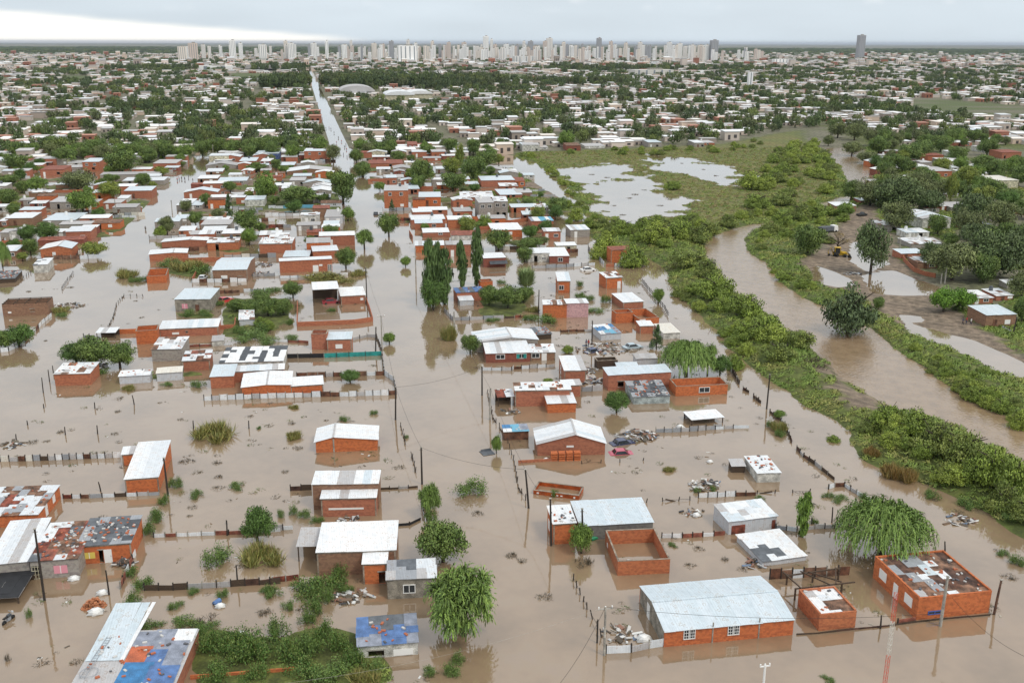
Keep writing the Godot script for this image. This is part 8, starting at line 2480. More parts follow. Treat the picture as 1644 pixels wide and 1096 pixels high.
	for q in [
		[-16.9, -153, 3.7, 2.33, "reedy", 0],
		[-4.4, -150.5, 1.4, 1.27, "reedy", 0],
		[19.9, -125.1, 2.8, 2.42, "weedy", 1],
		[-12.9, -111.8, 2.4, 2.73, "weedy", 2],
		[-7.8, -111, 2.7, 2.26, "reedy", 2],
		[-0.6, -103.5, 2.4, 2.3, "weedg", 2],
		[-2.7, -102.5, 2.5, 2.28, "weedg", 2],
		[1.2, -104.5, 2, 2.17, "weedg", 2],
		[-22, -121.2, 1.4, 2.04, "weedg", 3],
		[-21.8, -125.1, 1.5, 2.28, "weedg", 3],
		[-21.4, -129.8, 1.2, 1.63, "weedg", 3],
		[-21.3, -103.6, 1.7, 1.93, "weedg", 4],
		[-21.2, -107.6, 1.6, 1.53, "weedg", 3],
		[-22.7, -110.7, 1.2, 1.41, "weedg", 3],
		[-20.4, -135.2, 1.2, 2.07, "weedg", 3],
		[-17.3, -131.7, 1.4, 1.11, "weedg", 3],
		[-12, -133.5, 1.6, 0.94, "weedg", 1],
		[-12.2, -92.8, 1.9, 2.74, "weedg", 4],
		[-9.6, -91.2, 2.3, 2.71, "weedg", 4],
		[-6.8, -91.2, 2.4, 3, "weedg", 4],
		[-4, -90.1, 2.3, 2.99, "weedg", 5],
		[-2.2, -90.8, 1.9, 2.74, "weedy", 5],
		[0.7, -90.8, 1.7, 2.76, "weedg", 5],
		[1.5, -87.9, 1.6, 2.28, "weedg", 5],
		[-11, -94.2, 1.9, 1.81, "weedg", 4],
		[-8.5, -94.3, 2, 1.82, "weedg", 4],
		[-5.3, -94.3, 2, 2.39, "weedg", 5],
		[-0.9, -92.8, 1.6, 2.52, "weedg", 5],
		[-3.4, -87.3, 2.5, 1.99, "weedg", 5],
		[-0.4, -86.2, 2.5, 1.71, "weedy", 5],
		[3.2, -85.2, 1.8, 1.45, "reedy", 5],
		[3.9, -86.5, 1.5, 1.47, "weedy", 5],
		[11.4, -84.3, 1.1, 1.72, "weedy", 5],
		[12.3, -86.2, 0.9, 1.62, "weedy", 5],
		[9.3, -85.2, 1, 0.93, "weedy", 5],
		[-7.6, -87.6, 1.8, 1.71, "weedg", 4],
		[-11.5, -88.4, 2.1, 1.97, "weedg", 4],
		[-13.6, -95.3, 1.3, 1.54, "weedg", 4],
		[-21.3, -99.5, 1.5, 1, "weedg", 4],
		[-19.1, -99.4, 1.6, 0.86, "weedg", 4],
		[-15.3, -99.2, 2, 1.01, "weedg", 4],
		[-13.2, -97.9, 1.5, 0.86, "weedg", 4],
		[-6.2, -103.2, 1.7, 1.21, "weedg", 2],
		[-4.8, -100.3, 1.2, 1.04, "weedg", 2],
		[-6.9, -104, 1, 0.92, "weedg", 2],
		[-16.9, -102.7, 1.1, 1.04, "weedg", 4],
		[-15.2, -105.7, 1, 0.76, "weedg", 2],
		[-12, -103.7, 1, 1.21, "weedg", 2],
		[-2.1, -99.1, 1.8, 2.21, "weedg", 5],
		[-0.3, -100.7, 1.1, 2.25, "weedy", 6],
		[-2.8, -96.7, 1.3, 1.73, "weedg", 5],
		[1.8, -102.3, 1, 1.22, "weedg", 6],
		[-5.8, -122.9, 0.8, 1.24, "weedy", 1],
		[-4.2, -123.5, 0.8, 1.6, "weedy", 1],
		[-2.8, -122.2, 1.1, 1.41, "weedy", 1],
		[-1.4, -120.5, 1.3, 0.87, "weedg", 1],
		[-33.6, -281, 5.1, 2.95, "reedy", 7],
		[-39, -285.3, 4.5, 2.61, "weedy", 8],
		[-29.6, -274, 4, 2.89, "weedg", 9],
		[-47.9, -273.7, 2.6, 2.85, "reedy", 7],
		[-45.5, -268.1, 2, 1.75, "weedg", 7],
		[-43.3, -269.2, 2.3, 1.41, "weedy", 7],
		[-57.1, -239.7, 2, 1.55, "reedy", 0],
		[-56.4, -235.1, 1.7, 1.22, "weedy", 10],
		[-28.5, -230.7, 3.1, 1.53, "weedg", 11],
		[-24.4, -230.4, 2.9, 1.23, "weedg", 11],
		[-13.6, -207.9, 4.5, 1.97, "weedy", 12],
		[-11.3, -214.7, 3.8, 2.33, "weedg", 13],
		[-15.8, -213.1, 2.7, 2.01, "weedg", 12],
		[-4.9, -206.2, 2.1, 1.41, "weedy", 12],
		[-9.7, -204.8, 3.4, 1.39, "weedy", 12],
		[-11.7, -249.2, 4.7, 1.67, "weedg", 11],
		[-22.3, -239.9, 2.7, 1.28, "weedy", 11],
		[4.7, -261.3, 6.6, 1.42, "reedy", 14],
		[12.2, -264.3, 2.3, 1.8, "reedy", 14],
		[-5.4, -218.6, 1.4, 1.78, "weedg", 13],
		[3.7, -227.8, 1.4, 1.09, "weedg", 15],
		[50.2, -210.4, 4.2, 1.81, "weedg", 16],
		[47.8, -212.4, 2.3, 1.52, "weedg", 16],
		[39.2, -212.5, 2, 1.05, "weedg", 16],
		[27.5, -199.8, 1.6, 4.23, "reedy", 17],
		[64.9, -226.5, 2.4, 1.63, "weedg", 18],
		[64, -229.2, 1.8, 1.64, "weedg", 18],
		[69.1, -223.8, 1.5, 2.59, "weedg", 18],
		[63.5, -216, 3.5, 0.94, "weedy", 16],
		[67.5, -241.8, 1.6, 1.73, "weedg", 19],
		[48.2, -247.7, 1.6, 1.22, "weedy", 20],
		[49.9, -218.7, 1.5, 1.56, "reedy", 16],
		[13.4, -118.1, 1.1, 1.93, "weedy", 1],
		[13.8, -121.7, 1.3, 2.16, "weedy", 1],
		[72.7, -138.7, 1.4, 1.74, "reedy", 21],
		[72, -136.1, 1.2, 1.28, "weedg", 21],
		[72.3, -140.2, 1, 1.31, "weedg", 21],
		[51, -119.2, 0.7, 0.93, "weedy", 22],
		[53.3, -119.2, 0.7, 0.94, "weedy", 22],
		[58.3, -114.8, 1.2, 1.1, "weedg", 23],
		[69.4, -113.1, 1.7, 0.74, "weedg", 24],
		[72.6, -112.9, 1, 1.29, "weedg", 24],
		[68.2, -114.2, 1, 0.92, "weedg", 24],
		[42.2, -105.3, 0.8, 0.58, "weedg", 25],
		[31.2, -122.2, 0.9, 1.3, "weedg", 26],
		[49.8, -127, 0.9, 0.79, "reedy", 22],
		[54.6, -110.7, 1.2, 0.89, "weedg", 23],
		[62.3, -107.4, 0.8, 0.87, "weedg", 23],
		[47.6, -76.3, 0.9, 0.46, "weedg", 27],
		[-32.3, -95.8, 0.4, 1.08, "dry", 4],
		[-32.3, -103.9, 0.5, 1.31, "weedy", 28],
		[30, -103.1, 1.5, 0.97, "dry", 25],
		[-40.3, -190.9, 2.4, 0.89, "weedy", 29],
		[-33.6, -179.8, 1.3, 0.84, "reedy", 30],
		[-27.3, -181, 1.6, 0.73, "weedg", 30],
		[-21.1, -179.1, 1.8, 1.46, "weedg", 31],
		[-4.4, -164.3, 0.9, 0.69, "reedy", 32],
		[4.2, -156.6, 1.2, 1, "weedg", 0],
		[8.7, -158.6, 1, 0.9, "weedg", 33],
		[-9.8, -155.7, 0.6, 0.65, "weedg", 32],
		[13.2, -147, 0.5, 0.85, "weedg", 34],
		[-8.9, -110.9, 0.6, 0.96, "weedg", 2],
		[38.4, -190.9, 1.3, 1.64, "weedg", 17],
		[42.8, -159.7, 1.3, 1.65, "weedg", 35],
		[51.4, -158, 2.2, 1.89, "weedg", 36],
		[-13.3, -98.8, 1.7, 0.72, "dry", 4],
		[-15.8, -98.1, 1.3, 0.71, "dry", 4],
		[93.7, -163.6, 1.7, 1.27, "dry", 0],
		[93.2, -167.5, 2.2, 1.29, "dry", 0],
		[80.4, -118.7, 2.2, 2.13, "rusty", 24],
		[81.8, -116.9, 1.6, 2.11, "rusty", 24],
		[81.4, -125.4, 1.3, 1.42, "rusty", 24],
		[81.8, -92.7, 1.5, 1.29, "weedg", 37],
		[81.1, -95.2, 1.1, 0.66, "weedy", 37],
		[88.2, -102.2, 2.1, 1.22, "weedy", 37],
		[82.3, -111, 1.7, 1.29, "weedg", 24],
		[85.5, -107.4, 2, 1.45, "weedg", 0],
		[-34.5, -174.8, 1.1, 0.27, "dry", 30],
		[-33.5, -168.3, 0.6, 0.41, "dry", 30],
		[-22.6, -162.3, 0.7, 0.3, "dry", 31],
		[-40.9, -160.2, 0.7, 0.47, "dry", 30],
		[-44.2, -156.6, 1.1, 0.39, "dry", 0],
		[-42.2, -156.6, 0.7, 0.28, "dry", 0],
		[-15.3, -142.4, 0.8, 0.33, "dry", 1],
		[-20.1, -144, 1.1, 0.39, "dry", 0],
		[-14.8, -137.4, 0.8, 0.47, "dry", 1],
		[-14.5, -133.5, 1.2, 0.29, "dry", 1],
		[-27.1, -171.3, 0.5, 0.25, "dry", 31],
		[-32.2, -157.8, 0.8, 0.31, "dry", 0],
		[-18, -139.9, 1, 0.26, "dry", 1],
		[1, -157.1, 0.5, 0.3, "dry", 0],
		[-4.6, -157, 0.7, 0.43, "dry", 32],
		[-5.4, -137.4, 0.7, 0.33, "dry", 1],
		[11, -135.7, 1.1, 0.31, "dry", 1],
		[19.8, -118.6, 1, 0.47, "dry", 1],
		[-3.7, -146.1, 1, 0.39, "dry", 1],
		[21.9, -106.7, 0.8, 0.28, "dry", 6],
		[47.2, -100.7, 0.6, 0.48, "dry", 38],
		[42.5, -100, 0.9, 0.32, "dry", 25],
		[45, -103.7, 0.9, 0.4, "dry", 25],
		[48.2, -98, 0.8, 0.34, "dry", 38],
		[23.7, -96.6, 1.1, 0.4, "dry", 25],
		[-7.1, -99.7, 1, 0.41, "dry", 2],
		[-17.6, -125.4, 0.5, 0.3, "dry", 3],
		[-17.4, -128, 0.9, 0.27, "dry", 3],
		[22, -106.7, 0.9, 0.45, "dry", 6],
		[-7.4, -99.7, 0.8, 0.35, "dry", 2],
		[-3.3, -99.1, 0.8, 0.27, "dry", 5],
		[82, -110.3, 0.5, 0.39, "dry", 24],
		[82.8, -105.7, 0.9, 0.26, "dry", 37],
		[82.9, -106.6, 1, 0.28, "dry", 37],
		[-60.6, -264.7, 1.1, 0.34, "dry", 7],
		[-69.8, -261.8, 0.7, 0.45, "dry", 39],
		[-38.3, -230.6, 0.8, 0.29, "dry", 11],
		[-42.1, -246.9, 0.6, 0.31, "dry", 11],
		[-55.4, -215.3, 0.5, 0.31, "dry", 10],
		[-56.2, -246.3, 0.6, 0.45, "dry", 0],
		[-55.1, -242.8, 1, 0.4, "dry", 0],
		[81.5, -95.7, 1.1, 0.48, "dry", 37],
		[78.4, -90.3, 1.1, 0.4, "dry", 37],
		[-17.7, -91.5, 0.9, 0.48, "dry", 4],
		[-25.6, -94.1, 0.7, 0.28, "dry", 4],
		[23, -105.3, 0.8, 0.42, "dry", 25],
		[127.1, -383.6, 1.6, 0.42, "dry", 0],
		[140.8, -404.4, 1.6, 0.26, "dry", 0],
		[115.2, -366.3, 1.4, 0.35, "dry", 0],
		[132.9, -362.9, 1.5, 0.36, "dry", 0],
		[112.1, -344.8, 1.6, 0.38, "dry", 0],
		[137, -446.6, 1.7, 0.43, "dry", 0],
		[133, -458.9, 1.7, 0.4, "dry", 0],
		[192, -494.7, 1, 0.43, "dry", 0],
		[193, -467.5, 1.3, 0.38, "dry", 0],
		[189.6, -443.7, 1.5, 0.46, "dry", 0],
		[132.8, -393, 2, 0.42, "dry", 0],
		[142, -377.4, 1.3, 0.35, "dry", 0]
	]:
		var o := part(self, numbered("weed_clump"), weeds[q[4]][rng.randi() % 2], M["leaf"], Transform3D(Basis(Vector3.UP, rng.randf() * TAU) * Basis.from_scale(Vector3(q[2], q[3], q[2] * 0.8)), Vector3(q[0], maxf(-0.05, ground_at(q[0], q[1]).x), q[1])))
		tag(o, "%s %s" % [wl[q[4]], "close to the " + places[q[5]] if places[q[5]] != "" else "on the embankment side of the flood"], "weeds", "weed clumps in the flood")
	ground_cover()
	floating_scatter()
	rng.seed = 60
	# cars and machines
	car("dark blue car sunk to its windows beside the gabled brick house", Vector3(46.26, 0, -138.36), 0.15, lin(0.02, 0.03, 0.09), 0.78)
	car("pink-red car sunk to its windows beside the dark blue one", Vector3(44.96, 0, -134.59), -0.05, lin(0.48, 0.05, 0.10), 0.86)
	car("white car standing in brown water before the whitewashed house", Vector3(74.52, 0, -258.41), 0.1, lin(0.8, 0.8, 0.8), 0.42)
	car("bright red car tilted in the yard by the grey concrete house", Vector3(-20.85, 0, -242.04), 0.7, lin(0.6, 0.03, 0.04), 0.3)
	car("dark red car parked under the white carport roof", Vector3(4.13, 0, -235.93), 0.1, lin(0.3, 0.02, 0.03), 0.3)
	car("pale blue car half sunk beside the cluttered plastic-sheet shack", Vector3(63.81, 0, -186.72), 0.2, lin(0.4, 0.5, 0.56), 0.5)
	car("dark blue car wreck amid scrap in the plastic-sheet yard", Vector3(55.18, 0, -185.79), 0.3, lin(0.03, 0.05, 0.14), 0.7)
	car("blue pickup driving along the canal road past the thicket", Vector3(89.03, 0, -317.37), 1.9, lin(0.35, 0.45, 0.62), 0.35, "pickup")
	car("white car with water to its wheels in the narrow side street", Vector3(-63.14, 0, -394.06), 0.2, lin(0.75, 0.75, 0.76), 0.5)
	car("black car parked at the kerb of the wide flooded street", Vector3(24.02, 0, -363.02), 1.5, lin(0.02, 0.02, 0.025), 0.45)
	car("dark pickup parked under the trees by the mud road", Vector3(196.5, 0, -325.96), 0.3, lin(0.02, 0.025, 0.03), -0.1, "pickup")
	car("silver car in the walled yard of the two-slope roof house", Vector3(-28.28, 0, -267.7), 1.4, lin(0.7, 0.72, 0.74), 0.3)
	truck("blue-grey dump truck with white cab on the mud road", Vector3(167.83, 0, -297.61), 0.25)
	backhoe("yellow backhoe loader standing on the muddy river road", Vector3(151.9, 0, -262.07), -0.35)
	# stacked bricks before the gabled house
	var st := thing("brick_stack", "neat orange stack of hollow bricks before the gabled brick house", "bricks", Vector3(35.81, 0, -133.75), -0.14)
	for i in 4:
		for k in 4:
			boxp(st, "brick_block", M["orange"] if (i + k) % 2 else M["orange2"], at((i - 1.5) * 1.16, 0.1 + k * 0.36, rng.randf_range(-0.08, 0.08)), Vector3(0.98, 0.25, 0.9))
	fence("garden_wall", "low brick ledge with pots beside the brick stack", [[Vector3(28.6, 0, -134.01).x, Vector3(28.6, 0, -134.01).z], [Vector3(33.68, 0, -133.7).x, Vector3(33.68, 0, -133.7).z]], 0.4, "brick", 2.5)
	fence("panel_fence", "rusty panel fence under the timber frame near the small square hut", [[Vector3(50.46, 0, -95.31).x, Vector3(50.46, 0, -95.31).z], [Vector3(54.52, 0, -94.93).x, Vector3(54.52, 0, -94.93).z], [Vector3(60.12, 0, -94.39).x, Vector3(60.12, 0, -94.39).z]], 1.25, "rustwhite", 1.5)
	var tf := thing("timber_frame", "open frame of dark timber beams between white-sheet shack and square hut", "frame", Vector3(55.43, 0, -92.19))
	for q in [[-4.2, 1.3, 2.6], [-1.4, 1.3, 2.6], [1.5, 1.3, 2.6], [-3.6, 1.2, -0.6], [-0.4, 1.2, -0.5], [2.8, 1.2, -0.4]]:
		boxp(tf, "post", M["wood"], at(q[0], 0.3, q[2] - 1.0), Vector3(0.16, 2.2, 0.16))
	for q in [[-0.6, 1.42, 1.6, 7.4, 0.0], [-0.4, 1.36, -1.5, 7.2, 0.05]]: boxp(tf, "beam", M["wood"], Transform3D(Basis(Vector3.UP, q[4]), Vector3(q[0], q[1], q[2])), Vector3(q[3], 0.14, 0.14))
	for q in [[-3.8, 0.1], [-1.0, 0.5], [1.6, -0.5], [0.2, 0.75]]: boxp(tf, "beam", M["wood"], Transform3D(Basis(Vector3.UP, 1.57 + q[1]), Vector3(q[0], 1.52, 0)), Vector3(3.9, 0.12, 0.12))
	# roof ladder and coiled hose on the tarp roof
	var ra := Vector3(-22.26, 1.95, -94.97)
	var rb := Vector3(-23.63, 1.85, -88.4)
	var ld := thing("ladder", "long dark metal ladder lying on the pale half of the tarp roof", "ladder", ra)
	var dv := rb - ra
	var cr := dv.cross(Vector3.UP).normalized() * 0.24
	var ls := Soup.new()
	for sg in [-1, 1]: ls.tube([cr * sg, dv + cr * sg], [0.035, 0.035], 5)
	part(ld, "rails", ls.mesh(), M["grey1"])
	for i in 16:
		var rs := Soup.new()
		rs.tube([dv * ((i + 0.5) / 16.0) - cr, dv * ((i + 0.5) / 16.0) + cr], [0.025, 0.025], 4)
		part(ld, "rung", rs.mesh(), M["grey1"])
	var hs := Soup.new()
	var hp := []
	var hr2 := []
	for i in 25:
		var a := TAU * i / 24.0
		hp.append(Vector3(cos(a) * 0.85, 0, sin(a) * 0.85))
		hr2.append(0.03)
	hs.tube(hp, hr2, 5, false)
	tag(part(self, "hose_ring", hs.mesh(), M["grey1"], Transform3D(Basis(Vector3.RIGHT, -0.03), Vector3(-23.13, 1.93, -89.09))), "dark ring of hose lying by the foot of the roof ladder", "hose")
	lattice_mast("red and white lattice radio mast rising in front of the patchwork-roofed building", Vector3(Vector3(42.22, 20, -59.76).x, -0.5, Vector3(42.22, 20, -59.76).z), 20.5)
	var tp := thing("utility_pole", "white concrete pole top with short crossarm above open water", "pole", Vector3(Vector3(36.23, 9, -67.91).x, 0, Vector3(36.23, 9, -67.91).z))
	var ts := Soup.new()
	ts.tube([Vector3(0, -0.6, 0), Vector3(0, 9, 0)], [0.16, 0.1], 8)
	part(tp, "shaft", ts.mesh(), M["trim"])
	boxp(tp, "crossarm", M["trim"], at(0, 8.85, 0), Vector3(0.95, 0.09, 0.09))
	for e in [-0.42, 0.0, 0.42]: boxp(tp, "insulator", M["trim"], at(e, 9.0, 0), Vector3(0.1, 0.2, 0.1))
	# heaps
	var bx := []
	var bc := []
	for i in 150:
		var a := rng.randf() * TAU
		var d := sqrt(rng.randf())
		bx.append(Transform3D(Basis(Vector3.UP, rng.randf() * TAU) * Basis(Vector3.RIGHT, rng.randf_range(-0.4, 0.4)) * Basis.from_scale(Vector3(0.32, 0.15, 0.2)), Vector3(-25.73, 0, -104.63) + Vector3(cos(a) * d * 1.25, (1 - d * d) * 1.1 * rng.randf(), sin(a) * d * 0.8)))
		bc.append(Color(0.42, 0.17, 0.08) * rng.randf_range(0.7, 1.25))
	multi("loose_bricks", "heap of loose old bricks standing in the flood before grey house", "bricks", BOX, M["mesh_colour"], bx, bc)
	junk("heap of tyres, white plastic and scrap beside the sunken cars", Vector3(49.46, 0, -140.61), 3.4, 90, 1.0)
	junk("scrap and white plastic strewn between brick houses by the tarp shack", Vector3(49.44, 0, -167.94), 3.0, 60, 0.5)
	junk("white scrap strewn along the plank-fenced yard gap", Vector3(50.79, 0, -174), 2.6, 50, 0.4)
	junk("broken boards and scrap spread in the plastic-sheet yard", Vector3(57.78, 0, -187.03), 6.0, 120, 0.6)
	junk("scrap and rubble bank beside the weeds and orange annex", Vector3(2.08, 0, -100.88), 2.6, 60, 0.4)
	junk("trash heap at the leaning white fence", Vector3(-24.05, 0, -113.99), 1.4, 40, 0.8)
	junk("junk heap behind the hut beside the dark thicket", Vector3(-42.04, 0, -194.31), 2.6, 80, 1.2)
	junk("white broken boards piled at the plank gate of the shed yard", Vector3(52.67, 0, -120.98), 2.4, 60, 0.9)
	junk("boards and broken pallets inside the white board fence", Vector3(29.78, 0, -87.76), 2.4, 40, 0.4)
	junk("floating planks and litter near the pale blue metal wing", Vector3(48.07, 0, -113.55), 1.6, 26, 0.2)
	junk("litter at the foot of the grid-roofed white shack", Vector3(50.53, 0, -99), 1.8, 40, 0.4)
	junk("scrap heap below the striped white roof", Vector3(-13.6, 0, -282.87), 3.5, 70, 0.8)
	junk("scrap heap between narrow lots behind carport yard", Vector3(-14.02, 0, -270.94), 3.5, 60, 0.6)
	junk("washed-up litter on the drowned roadside bank", Vector3(81.58, 0, -104.43), 2.4, 36, 0.2)
	junk("litter caught along the fence posts by the side street", Vector3(-47.35, 0, -156), 2.2, 40, 0.3)
	junk("floating scrap beside the bare roof frame house", Vector3(-56.63, 0, -245.42), 4.0, 40, 0.3)
	junk("red rubble and planks on the muddy river road", Vector3(143.66, 0, -240.26), 2.6, 60, 0.5)
	junk("rubbish and branches dumped on the river bank", Vector3(134.6, 0, -254.1), 3.2, 60, 0.7)
	junk("litter scattered beside the corrugated porch", Vector3(32.06, 0, -155.49), 1.8, 24, 0.2)
	junk("litter floating behind the stepped white roofs", Vector3(2.98, 0, -120), 1.6, 40, 0.3)
	var sm := sack_mesh()
	for q in [[Vector3(-25.28, 0, -103.26), 0.9, "large white bag afloat beside the brick heap"], [Vector3(-25.28, 0, -107.33), 0.7, "white sheet lying on the brick heap"], [Vector3(-20.01, 0, -102.71), 0.6, "white bag stranded by weeds below the plank fence"], [Vector3(-12.01, 0, -101.87), 0.6, "white bag beside a blue drum in the flooded yard"], [Vector3(-9.42, 0, -95.9), 0.5, "small white bag afloat above the thicket"], [Vector3(-29.13, 0, -111.32), 0.7, "white basin at the grey block wall"], [Vector3(32.04, 0, -86.49), 0.9, "white plastic tank behind the white board fence"], [Vector3(48.15, 0, -112.41), 0.6, "white floating boat-shaped tub near the pale blue wing"], [Vector3(57.43, 0, -142.85), 0.7, "white bundle at the grey panel fence end"], [Vector3(32.97, 0, -134.32), 0.45, "white pot on the low brick ledge"], [Vector3(56.75, 0, -128.63), 0.5, "white tub afloat near the caravan lean-to"]]:
		tag(part(self, numbered("white_bundle"), sm, M["trim"], Transform3D(Basis.from_scale(Vector3.ONE * q[1]), q[0] + Vector3(0, 0.12, 0))), q[2], "bundle")
	var dr := Soup.new()
	dr.tube([Vector3(-0.45, 0, 0), Vector3(-0.449, 0, 0), Vector3(0.449, 0, 0), Vector3(0.45, 0, 0)], [0.0, 0.3, 0.3, 0.0], 12, false)
	mat("green_drum", lin(0.02, 0.22, 0.10), "", 0.4)
	tag(part(self, "drum", dr.mesh(), M["green_drum"], Transform3D(Basis(Vector3.UP, 0.4), Vector3(33.05, 0, -108.75) + Vector3(0, 0.2, 0))), "green plastic drum floating beside the roofless square shell", "drum")
	tag(part(self, "drum_001", dr.mesh(), M["blue1"], Transform3D(Basis(Vector3.UP, 0.9), Vector3(-12.4, 0, -102.6) + Vector3(0, 0.2, 0))), "blue plastic drum floating in the weedy yard", "drum")
	var tb := thing("tarp_scrap", "dark grey plastic sheet afloat beside the yellow-green sapling", "sheet", Vector3(24.72, 0, -138.63), 0.2)
	boxp(tb, "sheet", M["slate2"], at(0, 0.05, 0), Vector3(1.9, 0.05, 1.9))
	boxp(tb, "folded_edge", M["slate1"], Transform3D(Basis(Vector3.RIGHT, 0.4), Vector3(0.1, 0.14, -0.7)), Vector3(1.6, 0.05, 0.6))
	var bike := thing("motorcycle", "black motorcycle standing half drowned in the water", "motorcycle", Vector3(-34.2, 0, -103.42), 1.1)
	var bw := Soup.new()
	bw.tube([Vector3(0, 0, -0.06), Vector3(0, 0, -0.0601), Vector3(0, 0, 0.06), Vector3(0, 0, 0.0601)], [0.0, 0.3, 0.3, 0.0], 12, false)
	for e in [-0.62, 0.62]: part(bike, "wheel", bw.mesh(), M["rubber"], at(e, 0.1, 0))
	boxp(bike, "fuel_tank", M["slate1"], at(0.15, 0.62, 0), Vector3(0.5, 0.26, 0.28))
	boxp(bike, "seat", M["dark"], at(-0.35, 0.6, 0), Vector3(0.65, 0.12, 0.26))
	boxp(bike, "engine", M["grey1"], at(0.05, 0.3, 0), Vector3(0.45, 0.4, 0.26))
	boxp(bike, "handlebar", M["grey1"], at(0.5, 0.92, 0), Vector3(0.06, 0.06, 0.75))
	boxp(bike, "headlight", M["trim"], at(0.66, 0.78, 0), Vector3(0.14, 0.18, 0.2))
	# people
	var pm := [person_mesh(Color(0.06, 0.07, 0.12), Color(0.05, 0.05, 0.06), 0), person_mesh(Color(0.45, 0.06, 0.05), Color(0.06, 0.07, 0.12), 1), person_mesh(Color(0.62, 0.62, 0.6), Color(0.04, 0.05, 0.09), 0), person_mesh(Color(0.10, 0.09, 0.08), Color(0.07, 0.06, 0.05), 1)]
	for q in [[Vector3(-24, 0, -113.22), 3, -0.3, 0.5, "person in dark clothes standing by the leaning white fence"], [Vector3(-53.4, 0, -345.87), 3, -0.4, 0.0, "lone person in dark clothes wading in the narrow side street"], [Vector3(54.63, 0, -189.43), 0, -0.2, 1.0, "person in dark clothes in the plastic-sheet yard by the pole"], [Vector3(55.13, 0, -189.33), 1, -0.2, 2.0, "person in red top in the plastic-sheet yard by the pole"],
		[Vector3(140.95, 0, -188.31), 0, 0.1, 1.0, "person in dark clothes walking on the mud road"], [Vector3(142.41, 0, -189.06), 1, 0.1, 1.2, "person in red top walking on the mud road"], [Vector3(142.72, 0, -187.96), 2, 0.1, 0.9, "person in white top walking on the mud road"], [Vector3(146.65, 0, -188.23), 0, 0.1, 0.2, "person in dark clothes at the grey brick house door"]]:
		var o := part(self, numbered("person"), pm[q[1]], M["mesh_colour"], Transform3D(Basis(Vector3.UP, q[3]), q[0] + Vector3(0, q[2], 0)))
		tag(o, q[4], "person")
	for q in [Vector3(-56.73, 0, -476.06), Vector3(-55.62, 0, -475.85), Vector3(-54.01, 0, -473.38), Vector3(-57.07, 0, -471.79), Vector3(-50.01, 0, -468.33), Vector3(-53.25, 0, -482.06)]:
		tag(part(self, numbered("person"), pm[rng.randi() % 4], M["mesh_colour"], Transform3D(Basis(Vector3.UP, rng.randf() * TAU), q + Vector3(0, -0.3, 0))), "person wading in the group far along the narrow side street", "person", "people in the side street")
	for q in [Vector3(23.26, 0, -606.55), Vector3(23.7, 0, -591.98), Vector3(20.81, 0, -565.44), Vector3(22.27, 0, -552.51), Vector3(24.64, 0, -621.49), Vector3(23.71, 0, -561.7), Vector3(22.84, 0, -641.86), Vector3(21.88, 0, -667.8), Vector3(15.81, 0, -742.95), Vector3(18.16, 0, -748.05), Vector3(19.16, 0, -736.94), Vector3(15.33, 0, -841.82), Vector3(20.33, 0, -705.7), Vector3(13.83, 0, -893.8), Vector3(13.79, 0, -1018.37), Vector3(19.5, 0, -634.3)]:
		tag(part(self, numbered("person"), pm[rng.randi() % 4], M["mesh_colour"], Transform3D(Basis(Vector3.UP, rng.randf() * TAU), q + Vector3(0, -0.3, 0))), "person wading in the crowd far along the wide flooded street", "person", "people in the wide street")
	# large halls beyond
	arch_hall("sports_hall", "sports hall with pale green arched roof beyond the trees", Vector3(64.71, 0, -1246.06), 40, 50, 4, 7, M["render"], M["dull2"])
	arch_hall("market_hall", "yellow-walled market hall with white arched roof", Vector3(103.33, 0, -1116.01), 30, 40, 6, 4, M["cream"], M["white1"])
	arch_hall("market_hall", "second white arched hall beside the yellow-walled market hall", Vector3(127.51, 0, -1137.6), 26, 40, 6, 3.5, M["cream"], M["white3"])
	arch_hall("train_shed", "dark-fronted arched shed at the far rail yard, street side", Vector3(-71.64, 0, -2320.75), 30, 30, 4, 9, M["dark"], M["dull1"])
	arch_hall("train_shed", "dark-fronted arched shed at the far rail yard, field side", Vector3(-102.22, 0, -2324.21), 30, 30, 4, 9, M["dark"], M["dull1"])
	far_block("warehouse", "long low white warehouse beside the arched rail sheds", "warehouse", Vector3(-185.59, 0, -2385.24), 75, 40, 9, lin(0.8, 0.8, 0.79), 2)
	far_block("warehouse", "second low white warehouse by the far sports field", "warehouse", Vector3(-257.34, 0, -2503.33), 55, 40, 8, lin(0.78, 0.78, 0.77), 2)
	far_block("factory", "long pale concrete factory with dark loading bays", "factory", Vector3(646.06, 0, -1847.12), 75, 40, 12, lin(0.6, 0.58, 0.54), 5)
	far_block("grain_silo_block", "cluster of pale concrete silo blocks before the skyline", "silo", Vector3(612.38, 0, -2826.69), 55, 40, 24, lin(0.68, 0.67, 0.65), 6)
	far_block("apartment_slab", "white apartment slab standing alone on the plain", "apartment block", Vector3(1326.4, 0, -2681.37), 62, 20, 18, lin(0.8, 0.79, 0.77), 6)
	far_block("gymnasium", "flat white-roofed hall before the wooded plain", "hall", Vector3(2038.88, 0, -3079.57), 50, 40, 12, lin(0.8, 0.8, 0.8), 2)
	far_block("water_tower", "slim white tower between far houses", "tower", Vector3(640.49, 0, -1396.53), 6, 6, 20, lin(0.82, 0.82, 0.82), 1)

